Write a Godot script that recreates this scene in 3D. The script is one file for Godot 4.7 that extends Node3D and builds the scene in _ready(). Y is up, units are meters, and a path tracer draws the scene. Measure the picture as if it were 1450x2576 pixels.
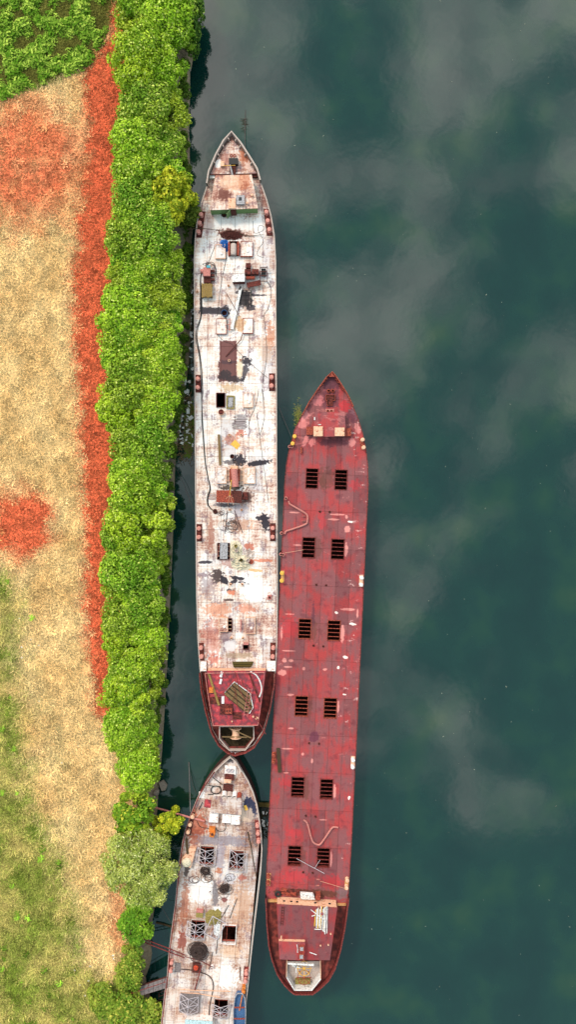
extends Node3D
# A river bank seen from above: three derelict barges moored by a hedge of trees.
# Photograph pixels (1450 x 2576 grid) become positions through at(); deck level is DK, 1 grid pixel there is 0.05 m.

const FOCAL := 1740.0
const CAM_H := 89.5
const DK := 2.5
var crops := {
	"W1": Vector3(418.9, 270.7, 3.75), "W2": Vector3(418.9, 644.5, 3.75), "W3": Vector3(418.9, 966.7, 3.75),
	"W4": Vector3(418.9, 1288.9, 3.75), "W5": Vector3(418.9, 1611.1, 3.75), "W6": Vector3(354.5, 1868.9, 3.75),
	"W7": Vector3(290.0, 2189.9, 3.75), "R1": Vector3(644.5, 902.2, 4.5), "R2": Vector3(644.5, 1192.2, 4.5),
	"R3": Vector3(644.5, 1482.3, 4.5), "R4": Vector3(644.5, 1804.5, 4.5), "R5": Vector3(644.5, 2062.3, 4.5),
	"R6": Vector3(644.5, 2191.1, 5.625), "D": Vector3(0, 0, 1)}
var origin := Vector3.ZERO
var used := {}
var M := {}
var rng := RandomNumberGenerator.new()

# ---------------------------------------------------------------- helpers
func at(px: float, py: float, h: float) -> Vector3:
	var k := (CAM_H - h) / FOCAL
	return Vector3((px - 725.0) * k, h, (py - 1288.0) * k)

func p(crop: String, x: float, y: float, dh: float = 0.0) -> Vector3:
	var c: Vector3 = crops[crop]
	return at(c.x + x / c.z, c.y + y / c.z, DK + dh)

func pa(crop: String, x: float, y: float, h: float) -> Vector3:
	return p(crop, x, y, h - DK)

func xz(v: Vector3) -> Vector2:
	return Vector2(v.x, v.z)

func poly(crop: String, pts: Array, dh: float = 0.0) -> PackedVector2Array:
	var out := PackedVector2Array()
	for i in range(0, pts.size(), 2):
		out.append(xz(p(crop, pts[i], pts[i + 1], dh)))
	return out

func rect(crop: String, x0: float, y0: float, x1: float, y1: float, dh: float = 0.0, deg: float = 0.0) -> PackedVector2Array:
	var a := poly(crop, [x0, y0, x1, y0, x1, y1, x0, y1], dh)
	if deg != 0.0:
		var c := (a[0] + a[2]) * 0.5
		for i in 4:
			a[i] = c + (a[i] - c).rotated(deg_to_rad(deg))
	return a

func table(t: Array, x: float) -> float:
	if x <= t[0]:
		return t[1]
	for i in range(2, t.size(), 2):
		if x <= t[i]:
			return lerpf(t[i - 1], t[i + 1], (x - t[i - 2]) / (t[i] - t[i - 2]))
	return t[t.size() - 1]

class MB:
	var v := PackedVector3Array()
	var n := PackedVector3Array()
	var uv := PackedVector2Array()
	var col := PackedColorArray()
	var o := Vector3.ZERO
	var ur := Rect2()          # plan rectangle that the texture covers, in metres
	var tint := Color.WHITE
	var colored := false
	func tri(a: Vector3, b: Vector3, c: Vector3, na: Vector3, nb: Vector3, nc: Vector3) -> void:
		if (c - a).cross(b - a).dot(na) < 0.0:
			v.append(a - o); v.append(c - o); v.append(b - o)
			n.append(na); n.append(nc); n.append(nb)
			if ur.size.x > 0.0:
				uv.append((Vector2(a.x, a.z) - ur.position) / ur.size); uv.append((Vector2(c.x, c.z) - ur.position) / ur.size); uv.append((Vector2(b.x, b.z) - ur.position) / ur.size)
		else:
			v.append(a - o); v.append(b - o); v.append(c - o)
			n.append(na); n.append(nb); n.append(nc)
			if ur.size.x > 0.0:
				uv.append((Vector2(a.x, a.z) - ur.position) / ur.size); uv.append((Vector2(b.x, b.z) - ur.position) / ur.size); uv.append((Vector2(c.x, c.z) - ur.position) / ur.size)
		if colored:
			col.append(tint); col.append(tint); col.append(tint)
	func quad(a: Vector3, b: Vector3, c: Vector3, d: Vector3, nn: Vector3) -> void:
		tri(a, b, c, nn, nn, nn)
		tri(a, c, d, nn, nn, nn)
	func box(c: Vector3, s: Vector3, b: Basis = Basis()) -> void:
		var x := b.x * s.x * 0.5
		var y := b.y * s.y * 0.5
		var z := b.z * s.z * 0.5
		quad(c + x - y - z, c + x + y - z, c + x + y + z, c + x - y + z, b.x)
		quad(c - x - y - z, c - x + y - z, c - x + y + z, c - x - y + z, -b.x)
		quad(c - x + y - z, c + x + y - z, c + x + y + z, c - x + y + z, b.y)
		quad(c - x - y - z, c + x - y - z, c + x - y + z, c - x - y + z, -b.y)
		quad(c - x - y + z, c + x - y + z, c + x + y + z, c - x + y + z, b.z)
		quad(c - x - y - z, c + x - y - z, c + x + y - z, c - x + y - z, -b.z)
	func beam(a: Vector3, b: Vector3, w: float, h: float) -> void:
		var d := (b - a)
		var l := d.length()
		if l < 0.001:
			return
		var f := d / l
		var up := Vector3.UP if absf(f.y) < 0.9 else Vector3.RIGHT
		var s := f.cross(up).normalized()
		up = s.cross(f).normalized()
		box((a + b) * 0.5, Vector3(w, h, l), Basis(s, up, -f))
	func sheet(pl: PackedVector2Array, y: float, up: bool = true) -> void:
		var ix := Geometry2D.triangulate_polygon(pl)
		var nn := Vector3.UP if up else Vector3.DOWN
		for i in range(0, ix.size(), 3):
			var a := pl[ix[i]]
			var b := pl[ix[i + 1]]
			var c := pl[ix[i + 2]]
			tri(Vector3(a.x, y, a.y), Vector3(b.x, y, b.y), Vector3(c.x, y, c.y), nn, nn, nn)
	func sides(pl: PackedVector2Array, y0: float, y1: float, inset: float = 0.0) -> void:
		var cw := Geometry2D.is_polygon_clockwise(pl)
		var lo := pl
		if inset != 0.0:
			var off := Geometry2D.offset_polygon(pl, -inset)
			if off.size() > 0 and off[0].size() == pl.size():
				lo = off[0]
		for i in pl.size():
			var a := pl[i]
			var b := pl[(i + 1) % pl.size()]
			var e := b - a
			if e.length() < 0.0005:
				continue
			var nn := Vector3(e.y, 0, -e.x).normalized()
			if cw:
				nn = -nn
			# outward for a counter-clockwise outline in x, z
			quad(Vector3(lo[i].x, y0, lo[i].y), Vector3(lo[(i + 1) % pl.size()].x, y0, lo[(i + 1) % pl.size()].y), Vector3(b.x, y1, b.y), Vector3(a.x, y1, a.y), nn)
	func prism(pl: PackedVector2Array, y0: float, y1: float) -> void:
		sheet(pl, y1)
		sides(pl, y0, y1)
	func slab(pl: PackedVector2Array, y0: float, y1: float) -> void:
		prism(pl, y0, y1)
		sheet(pl, y0, false)
	func tube(pts: Array, r: float, k: int = 6, r2: float = -1.0) -> void:
		if r2 < 0.0:
			r2 = r
		var m := pts.size()
		var ref := Vector3.UP
		var rings := []
		var norms := []
		for i in m:
			var d: Vector3 = (pts[mini(i + 1, m - 1)] - pts[maxi(i - 1, 0)]).normalized()
			if absf(d.dot(ref)) > 0.95:
				ref = Vector3.RIGHT if absf(d.x) < 0.9 else Vector3.BACK
			var s := d.cross(ref).normalized()
			var u := s.cross(d).normalized()
			ref = u
			var rr := lerpf(r, r2, float(i) / maxf(1.0, m - 1))
			var ring := []
			var nr := []
			for j in k:
				var an := TAU * j / k
				var nn := s * cos(an) + u * sin(an)
				ring.append(pts[i] + nn * rr)
				nr.append(nn)
			rings.append(ring)
			norms.append(nr)
		for i in m - 1:
			for j in k:
				var j2 := (j + 1) % k
				tri(rings[i][j], rings[i + 1][j], rings[i + 1][j2], norms[i][j], norms[i + 1][j], norms[i + 1][j2])
				tri(rings[i][j], rings[i + 1][j2], rings[i][j2], norms[i][j], norms[i + 1][j2], norms[i][j2])
		for e in [0, m - 1]:
			var dd: Vector3 = (pts[0] - pts[1]).normalized() if e == 0 else (pts[m - 1] - pts[m - 2]).normalized()
			for j in range(1, k - 1):
				tri(rings[e][0], rings[e][j], rings[e][j + 1], dd, dd, dd)
	func lathe(c: Vector3, prof: Array, k: int = 14, b: Basis = Basis()) -> void:
		# prof: radius, height pairs from bottom to top
		for i in range(0, prof.size() - 2, 2):
			var r0: float = prof[i]
			var h0: float = prof[i + 1]
			var r1: float = prof[i + 2]
			var h1: float = prof[i + 3]
			var sl := Vector2(h1 - h0, r0 - r1).normalized()
			for j in k:
				var a0 := TAU * j / k
				var a1 := TAU * (j + 1) / k
				var d0 := b.x * cos(a0) + b.z * sin(a0)
				var d1 := b.x * cos(a1) + b.z * sin(a1)
				var n0 := (d0 * sl.x + b.y * sl.y).normalized()
				var n1 := (d1 * sl.x + b.y * sl.y).normalized()
				var A := c + d0 * r0 + b.y * h0
				var B := c + d1 * r0 + b.y * h0
				var C := c + d1 * r1 + b.y * h1
				var D := c + d0 * r1 + b.y * h1
				if r0 > 0.0001:
					tri(A, B, C, n0, n1, n1)
				if r1 > 0.0001:
					tri(A, C, D, n0, n1, n0)
	func ring(c: Vector3, R: float, r: float, b: Basis = Basis(), k: int = 22, s: int = 7) -> void:
		for i in k:
			for j in s:
				var P := []
				var N := []
				for q in [[i, j], [i + 1, j], [i + 1, j + 1], [i, j + 1]]:
					var a: float = TAU * q[0] / k
					var e: float = TAU * q[1] / s
					var d := b.x * cos(a) + b.z * sin(a)
					var nn := d * cos(e) + b.y * sin(e)
					P.append(c + d * R + nn * r)
					N.append(nn)
				tri(P[0], P[1], P[2], N[0], N[1], N[2])
				tri(P[0], P[2], P[3], N[0], N[2], N[3])
	func strip(pts: PackedVector2Array, th: float, y0: float, y1: float, y1b: float = -99.0) -> void:
		# a wall of thickness th along an open line; mitred; the top may run from y1 to y1b
		if y1b < -90.0:
			y1b = y1
		var m := pts.size()
		var L := []
		var R := []
		for i in m:
			var d0 := (pts[i] - pts[maxi(i - 1, 0)]).normalized()
			var d1 := (pts[mini(i + 1, m - 1)] - pts[i]).normalized()
			var d := (d0 + d1).normalized()
			var nn := Vector2(-d.y, d.x) * th * 0.5
			L.append(pts[i] + nn)
			R.append(pts[i] - nn)
		for i in m - 1:
			var ya := lerpf(y1, y1b, float(i) / (m - 1))
			var yb := lerpf(y1, y1b, float(i + 1) / (m - 1))
			var e: Vector2 = (pts[i + 1] - pts[i]).normalized()
			var nn := Vector3(-e.y, 0, e.x)
			var l0: Vector2 = L[i]
			var l1: Vector2 = L[i + 1]
			var r0: Vector2 = R[i]
			var r1: Vector2 = R[i + 1]
			quad(Vector3(l0.x, y0, l0.y), Vector3(l1.x, y0, l1.y), Vector3(l1.x, yb, l1.y), Vector3(l0.x, ya, l0.y), nn)
			quad(Vector3(r0.x, y0, r0.y), Vector3(r1.x, y0, r1.y), Vector3(r1.x, yb, r1.y), Vector3(r0.x, ya, r0.y), -nn)
			quad(Vector3(l0.x, ya, l0.y), Vector3(l1.x, yb, l1.y), Vector3(r1.x, yb, r1.y), Vector3(r0.x, ya, r0.y), Vector3.UP)
	func mesh() -> ArrayMesh:
		var arr := []
		arr.resize(Mesh.ARRAY_MAX)
		arr[Mesh.ARRAY_VERTEX] = v
		arr[Mesh.ARRAY_NORMAL] = n
		if uv.size() == v.size():
			arr[Mesh.ARRAY_TEX_UV] = uv
		if col.size() == v.size():
			arr[Mesh.ARRAY_COLOR] = col
		var m := ArrayMesh.new()
		m.add_surface_from_arrays(Mesh.PRIMITIVE_TRIANGLES, arr)
		return m

func mb() -> MB:
	var b := MB.new()
	b.o = origin
	return b

func numbered(called: String) -> String:
	if not used.has(called):
		used[called] = 0
		return called
	used[called] += 1
	return "%s_%03d" % [called, used[called]]

func thing(called: String, label: String, category: String, base: Vector3, group: String = "") -> Node3D:
	var o := Node3D.new()
	o.name = numbered(called)
	add_child(o)
	o.position = base
	origin = base
	o.set_meta("label", label)
	o.set_meta("category", category)
	if group != "":
		o.set_meta("group", group)
	return o

func part(b: MB, called: String, m: Material, parent: Node) -> MeshInstance3D:
	var i := MeshInstance3D.new()
	i.mesh = b.mesh()
	i.material_override = m
	i.name = called
	parent.add_child(i, true)
	return i

func one(called: String, label: String, category: String, b: MB, m: Material, group: String = "") -> MeshInstance3D:
	# a thing that is one mesh; b was built with origin at its base
	var i := MeshInstance3D.new()
	i.mesh = b.mesh()
	i.material_override = m
	i.name = numbered(called)
	add_child(i)
	i.position = b.o
	i.set_meta("label", label)
	i.set_meta("category", category)
	if group != "":
		i.set_meta("group", group)
	return i

func base_at(v: Vector3) -> MB:
	origin = v
	return mb()

func curve(pts: Array, per: int = 5) -> Array:
	# Catmull-Rom through the points
	var out := []
	var m := pts.size()
	for i in m - 1:
		var a: Vector3 = pts[maxi(i - 1, 0)]
		var b: Vector3 = pts[i]
		var c: Vector3 = pts[i + 1]
		var d: Vector3 = pts[mini(i + 2, m - 1)]
		for k in per:
			out.append(b.cubic_interpolate(c, a, d, float(k) / per))
	out.append(pts[m - 1])
	return out

func line3(crop: String, pts: Array, dh: float, wob: float = 0.0) -> Array:
	var out := []
	for i in range(0, pts.size(), 2):
		out.append(p(crop, pts[i], pts[i + 1], dh) + Vector3(0, rng.randf() * wob, 0))
	return out

# ---------------------------------------------------------------- noise and materials
func noise_bytes(w: int, h: int, freq: float, seed_: int, oct: int = 4, sx: int = 1, sy: int = 1) -> PackedByteArray:
	var n := FastNoiseLite.new()
	n.seed = seed_
	n.frequency = freq
	n.noise_type = FastNoiseLite.TYPE_SIMPLEX_SMOOTH
	n.fractal_octaves = oct
	var im := n.get_image(maxi(w / sx, 4), maxi(h / sy, 4), false, false, true)
	im.convert(Image.FORMAT_L8)
	if sx > 1 or sy > 1:
		im.resize(w, h, Image.INTERPOLATE_CUBIC)
	return im.get_data()

func ramp_tex(freq: float, seed_: int, stops: Array, size: int = 256, oct: int = 5) -> ImageTexture:
	# seamless noise through a list of [position, Color]
	var n := FastNoiseLite.new()
	n.seed = seed_
	n.frequency = freq
	n.noise_type = FastNoiseLite.TYPE_SIMPLEX_SMOOTH
	n.fractal_octaves = oct
	var im := n.get_seamless_image(size, size, false, false, 0.2, true)
	im.convert(Image.FORMAT_L8)
	var src := im.get_data()
	var lut := PackedByteArray()
	for i in 256:
		var t := i / 255.0
		var c: Color = stops[0][1]
		for s in range(1, stops.size()):
			if t >= stops[s - 1][0]:
				c = (stops[s - 1][1] as Color).lerp(stops[s][1], clampf((t - stops[s - 1][0]) / maxf(stops[s][0] - stops[s - 1][0], 0.001), 0, 1))
		lut.append(int(c.r * 255)); lut.append(int(c.g * 255)); lut.append(int(c.b * 255))
	var out := PackedByteArray()
	out.resize(size * size * 3)
	for i in size * size:
		var k := src[i] * 3
		out[i * 3] = lut[k]; out[i * 3 + 1] = lut[k + 1]; out[i * 3 + 2] = lut[k + 2]
	var res := Image.create_from_data(size, size, false, Image.FORMAT_RGB8, out)
	return ImageTexture.create_from_image(res)

func c8(r: int, g: int, b: int) -> Color:
	return Color(r / 255.0, g / 255.0, b / 255.0)

func mat(tex: Texture2D, c: Color, rough: float, scale: float = 0.4, metal: float = 0.0) -> StandardMaterial3D:
	var m := StandardMaterial3D.new()
	m.albedo_color = c
	m.roughness = rough
	m.metallic = metal
	m.cull_mode = BaseMaterial3D.CULL_DISABLED
	if tex:
		m.albedo_texture = tex
		m.uv1_triplanar = true
		m.uv1_world_triplanar = true
		m.uv1_scale = Vector3(scale, scale, scale)
	return m

# ---------------------------------------------------------------- painted plan textures (paint, rust, tar, and a little painted shade)
class Canvas:
	var w: int
	var h: int
	var r: Rect2              # in photograph grid pixels at deck level
	var d: PackedByteArray
	var nz: PackedByteArray   # edge noise
	func blot(cx: float, cy: float, rx: float, ry: float, deg: float, c: Color, a: float, rough: float = 0.5, boxy: bool = false, soft: float = 0.25) -> void:
		var m := maxf(rx, ry) * 1.5
		var sx := r.size.x / w
		var sy := r.size.y / h
		var i0 := clampi(int((cx - m - r.position.x) / sx), 0, w)
		var i1 := clampi(int((cx + m - r.position.x) / sx), 0, w)
		var j0 := clampi(int((cy - m - r.position.y) / sy), 0, h)
		var j1 := clampi(int((cy + m - r.position.y) / sy), 0, h)
		var ca := cos(deg_to_rad(deg))
		var sa := sin(deg_to_rad(deg))
		for j in range(j0, j1):
			for i in range(i0, i1):
				var x := r.position.x + (i + 0.5) * sx - cx
				var y := r.position.y + (j + 0.5) * sy - cy
				var u := (x * ca + y * sa) / rx
				var v := (-x * sa + y * ca) / ry
				var dd := maxf(absf(u), absf(v)) if boxy else sqrt(u * u + v * v)
				var k := j * w + i
				dd += (nz[k] / 255.0 - 0.5) * rough * 2.0
				var t := clampf((1.0 - dd) / soft + 0.5, 0.0, 1.0) * a
				if t > 0.0:
					k *= 3
					d[k] = int(lerpf(d[k], c.r * 255.0, t))
					d[k + 1] = int(lerpf(d[k + 1], c.g * 255.0, t))
					d[k + 2] = int(lerpf(d[k + 2], c.b * 255.0, t))
	func texture() -> ImageTexture:
		return ImageTexture.create_from_image(Image.create_from_data(w, h, false, Image.FORMAT_RGB8, d))
	func metres() -> Rect2:
		return Rect2((r.position.x - 725.0) * 0.05, (r.position.y - 1288.0) * 0.05, r.size.x * 0.05, r.size.y * 0.05)

func canvas(w: int, h: int, r: Rect2, seed_: int) -> Canvas:
	var c := Canvas.new()
	c.w = w
	c.h = h
	c.r = r
	c.d.resize(w * h * 3)
	c.nz = noise_bytes(w, h, 0.075, seed_, 5)
	return c

func blot(c: Canvas, crop: String, zx: float, zy: float, rx: float, ry: float, deg: float, col: Color, a: float, rough: float = 0.5, boxy: bool = false, soft: float = 0.25) -> void:
	var k: Vector3 = crops[crop]
	c.blot(k.x + zx / k.z, k.y + zy / k.z, rx / k.z, ry / k.z, deg, col, a, rough, boxy, soft)

func paint_worn(c: Canvas, seed_: int, bias: Array, cols: Array, grime: float, le: Array, re: Array, seam: Vector2) -> void:
	# worn white paint over rust: cols = paint, stain, rust, deep rust, grime
	var n1 := noise_bytes(c.w, c.h, 0.012, seed_, 5)
	var n2 := noise_bytes(c.w, c.h, 0.13, seed_ + 1, 4)
	var nv := noise_bytes(c.w, c.h, 0.1, seed_ + 2, 3, 1, 9)
	var nh := noise_bytes(c.w, c.h, 0.1, seed_ + 3, 3, 7, 1)
	var ng := noise_bytes(c.w, c.h, 0.02, seed_ + 4, 4)
	var P: Color = cols[0]
	var A: Color = cols[1]
	var B: Color = cols[2]
	var D: Color = cols[3]
	var G: Color = cols[4]
	for j in c.h:
		var py := c.r.position.y + (j + 0.5) * c.r.size.y / c.h
		var bb0 := table(bias, py)
		var xl := table(le, py)
		var xr := table(re, py)
		# rust creeps out of the welded seams and along the deck edge
		var sy := fposmod(py - seam.y, 92.0)
		var by := maxf(0.0, 1.0 - minf(sy, 92.0 - sy) / 7.0) * 0.07
		for i in c.w:
			var k := j * c.w + i
			var px := c.r.position.x + (i + 0.5) * c.r.size.x / c.w
			var sx := fposmod(px - xl, 34.8)
			var bb := bb0 + by + maxf(0.0, 1.0 - minf(sx, 34.8 - sx) / 4.0) * 0.04 + maxf(0.0, 1.0 - minf(px - xl, xr - px) / 16.0) * 0.10
			var f2 := n2[k] / 255.0
			var st := (nv[k] + nh[k]) / 510.0
			var t := (n1[k] / 255.0) * 0.36 + f2 * 0.26 + st * 0.38 + bb
			var a := clampf((t - 0.405) * 5.0, 0.0, 1.0) * 0.7
			var b := clampf((t - 0.57) * 5.0, 0.0, 1.0) * 0.7
			var e := clampf((t - 0.7) * 5.0, 0.0, 1.0) * 0.7
			var g := clampf((ng[k] / 255.0 * 0.55 + f2 * 0.3 + (nv[k] / 255.0) * 0.25 - 0.62 + bb * 0.3) * 5.0, 0.0, 1.0) * grime
			var r := lerpf(lerpf(lerpf(lerpf(P.r, A.r, a), B.r, b), D.r, e), G.r, g)
			var gg := lerpf(lerpf(lerpf(lerpf(P.g, A.g, a), B.g, b), D.g, e), G.g, g)
			var bl := lerpf(lerpf(lerpf(lerpf(P.b, A.b, a), B.b, b), D.b, e), G.b, g)
			var sp := 0.93 + f2 * 0.1
			k *= 3
			c.d[k] = int(clampf(r * sp, 0, 1) * 255.0)
			c.d[k + 1] = int(clampf(gg * sp, 0, 1) * 255.0)
			c.d[k + 2] = int(clampf(bl * sp, 0, 1) * 255.0)

const WHITE_PAINT := Color(0.9, 0.88, 0.872)
const STAIN := Color(0.80, 0.68, 0.60)
const RUST := Color(0.60, 0.38, 0.33)
const RUST_DEEP := Color(0.36, 0.18, 0.15)
const RUST_ORANGE := Color(0.68, 0.36, 0.22)
const TAR := Color(0.17, 0.15, 0.18)
const GRIME := Color(0.52, 0.44, 0.47)

func white_deck_canvas() -> Canvas:
	var c := canvas(288, 2048, Rect2(485, 338, 217, 1562), 11)
	paint_worn(c, 100, [330, 0.19, 420, 0.17, 520, 0.15, 550, 0.07, 600, 0.0, 660, 0.0, 720, 0.02, 800, 0.025, 900, -0.02, 1000, -0.02, 1100, -0.01, 1200, 0.0, 1300, 0.04, 1380, 0.04, 1440, -0.02, 1500, -0.02, 1530, 0.09, 1620, 0.11, 1690, 0.05],
		[WHITE_PAINT, STAIN, RUST, RUST_DEEP, GRIME], 0.8, [338, 575, 400, 545, 463, 523, 560, 496, 660, 489, 950, 490.5, 1300, 493, 1611, 498, 1675, 503], [338, 592, 400, 627, 463, 656, 560, 684, 660, 693, 950, 695, 1300, 697, 1611, 696, 1675, 694], Vector2(0, 24))
	# bare rust at the forecastle and on the deckhouse roof
	blot(c, "W1", 760, 500, 60, 120, -20, RUST_ORANGE, 0.6)
	blot(c, "W1", 500, 580, 70, 60, 0, RUST, 0.6)
	blot(c, "W1", 490, 545, 35, 45, 0, WHITE_PAINT, 0.9)
	blot(c, "W1", 790, 570, 60, 40, 30, WHITE_PAINT, 0.5)
	blot(c, "W1", 560, 500, 40, 60, 0, RUST, 0.5)
	blot(c, "W1", 555, 870, 60, 55, 0, RUST_DEEP, 0.75)
	blot(c, "W1", 480, 680, 60, 40, 0, RUST, 0.7)
	blot(c, "W1", 740, 740, 60, 90, 0, RUST_ORANGE, 0.5)
	blot(c, "W1", 620, 760, 110, 70, 0, c8(214, 170, 140), 0.6)
	blot(c, "W1", 660, 650, 90, 25, 0, WHITE_PAINT, 0.7)
	blot(c, "W1", 640, 1100, 260, 70, 0, WHITE_PAINT, 0.7)
	blot(c, "W1", 880, 1150, 60, 120, 0, WHITE_PAINT, 0.8)
	blot(c, "W1", 390, 1100, 60, 120, 5, RUST, 0.3)
	# tar, oil and burnt patches
	blot(c, "W1", 620, 1190, 130, 45, 5, RUST_DEEP, 0.8)
	blot(c, "W2", 450, 515, 135, 32, 2, TAR, 0.9, 0.35, true)
	blot(c, "W2", 560, 520, 36, 55, 0, TAR, 0.9)
	blot(c, "W2", 325, 420, 10, 150, 0, TAR, 0.9, 0.3)
	blot(c, "W2", 740, 400, 70, 80, 0, TAR, 0.7, 0.7)
	blot(c, "W2", 830, 368, 120, 9, 0, TAR, 0.8, 0.4)
	blot(c, "W2", 690, 340, 40, 18, 0, TAR, 0.7)
	blot(c, "W2", 800, 485, 40, 25, 0, TAR, 0.8, 0.7)
	blot(c, "W2", 583, 910, 82, 112, 0, c8(104, 62, 60), 0.96, 0.1, true, 0.06)
	blot(c, "W2", 578, 1090, 88, 95, 0, c8(96, 58, 56), 0.95, 0.16, true, 0.08)
	blot(c, "W2", 575, 1000, 75, 20, 0, c8(74, 52, 58), 0.8, 0.5)
	blot(c, "W2", 550, 1120, 55, 45, 0, c8(46, 38, 42), 0.85, 0.5)
	blot(c, "W2", 640, 1160, 90, 28, 0, c8(46, 38, 42), 0.8, 0.7)
	blot(c, "W2", 740, 1080, 28, 95, 10, TAR, 0.75, 0.8)
	blot(c, "W2", 755, 990, 50, 40, 20, TAR, 0.85, 0.6)
	blot(c, "W2", 690, 1060, 30, 80, 0, c8(214, 190, 160), 0.8, 0.6)
	blot(c, "W2", 980, 760, 40, 130, 0, RUST_ORANGE, 0.5, 0.8)
	blot(c, "W2", 930, 900, 70, 110, 0, STAIN, 0.6, 0.8)
	blot(c, "W2", 690, 640, 60, 70, 0, c8(190, 140, 90), 0.6, 0.6)
	blot(c, "W2", 620, 1240, 110, 40, 0, c8(186, 150, 110), 0.6, 0.8)
	blot(c, "W3", 700, 350, 55, 90, 0, GRIME, 0.45, 0.9)
	blot(c, "W3", 700, 460, 45, 30, 10, c8(176, 92, 72), 0.7, 0.7)
	blot(c, "W3", 610, 520, 70, 45, 0, c8(190, 110, 84), 0.55, 0.8)
	blot(c, "W3", 690, 725, 55, 60, 0, TAR, 0.95, 0.7)
	blot(c, "W3", 600, 735, 55, 22, 0, TAR, 0.6, 0.8)
	blot(c, "W3", 870, 742, 120, 24, -8, TAR, 0.95, 0.5)
	blot(c, "W3", 660, 880, 110, 110, 0, c8(170, 132, 100), 0.5, 0.7)
	blot(c, "W3", 615, 975, 110, 24, 0, c8(52, 44, 40), 0.8, 0.7)
	blot(c, "W3", 760, 1060, 60, 60, 0, c8(96, 64, 56), 0.6, 0.8)
	blot(c, "W3", 560, 1140, 110, 18, 0, TAR, 0.7, 0.6)
	blot(c, "W3", 690, 1190, 80, 55, 0, c8(186, 178, 186), 0.7, 0.6)
	blot(c, "W3", 930, 1300, 40, 85, -12, TAR, 0.95, 0.6)
	blot(c, "W3", 905, 1265, 60, 24, 0, TAR, 0.9, 0.6)
	blot(c, "W3", 660, 1320, 50, 80, 0, GRIME, 0.5, 0.9)
	blot(c, "W3", 700, 1330, 110, 60, 0, c8(206, 148, 116), 0.55, 0.9)
	blot(c, "W3", 405, 1370, 28, 110, 0, STAIN, 0.8, 0.7)
	blot(c, "W4", 420, 220, 30, 150, 0, c8(150, 92, 78), 0.6, 0.8)
	blot(c, "W4", 780, 325, 45, 35, 0, c8(176, 96, 76), 0.8, 0.5)
	blot(c, "W4", 930, 455, 100, 14, 2, c8(196, 104, 74), 0.7, 0.6)
	blot(c, "W4", 830, 545, 90, 14, 8, c8(222, 150, 92), 0.7, 0.6)
	blot(c, "W4", 600, 470, 90, 50, 0, c8(150, 92, 82), 0.5, 0.8)
	blot(c, "W4", 370, 470, 68, 14, 0, TAR, 0.85, 0.4)
	blot(c, "W4", 480, 600, 60, 60, 40, c8(62, 50, 50), 0.9, 0.7)
	blot(c, "W4", 545, 640, 55, 24, 45, TAR, 0.95, 0.5)
	blot(c, "W4", 670, 620, 60, 18, 8, TAR, 0.95, 0.6)
	blot(c, "W4", 740, 670, 55, 14, 12, TAR, 0.95, 0.6)
	blot(c, "W4", 640, 650, 40, 18, -30, TAR, 0.9, 0.5)
	blot(c, "W4", 340, 590, 55, 24, 0, GRIME, 0.7, 0.8)
	blot(c, "W4", 390, 700, 70, 120, 0, GRIME, 0.5, 0.9)
	blot(c, "W4", 595, 735, 40, 12, 0, TAR, 0.7, 0.7)
	blot(c, "W4", 610, 755, 40, 22, 0, c8(200, 112, 82), 0.8, 0.5)
	blot(c, "W4", 590, 825, 50, 12, 0, c8(70, 50, 46), 0.8, 0.6)
	blot(c, "W4", 850, 740, 140, 110, 0, WHITE_PAINT, 0.85, 0.6)
	blot(c, "W4", 480, 920, 130, 60, 0, c8(206, 130, 98), 0.6, 0.8)
	blot(c, "W4", 760, 910, 90, 40, 0, c8(200, 120, 92), 0.6, 0.8)
	blot(c, "W4", 420, 1200, 90, 170, 0, c8(178, 96, 82), 0.45, 0.9)
	blot(c, "W4", 560, 1180, 60, 60, 45, GRIME, 0.6, 0.6)
	blot(c, "W4", 600, 1260, 60, 50, 0, WHITE_PAINT, 0.85, 0.3)
	blot(c, "W4", 690, 1160, 40, 40, 0, WHITE_PAINT, 0.7, 0.4)
	blot(c, "W4", 690, 1350, 130, 28, 0, c8(150, 128, 104), 0.6, 0.6)
	blot(c, "W5", 450, 180, 60, 40, 0, c8(186, 100, 84), 0.6, 0.8)
	return c

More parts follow.
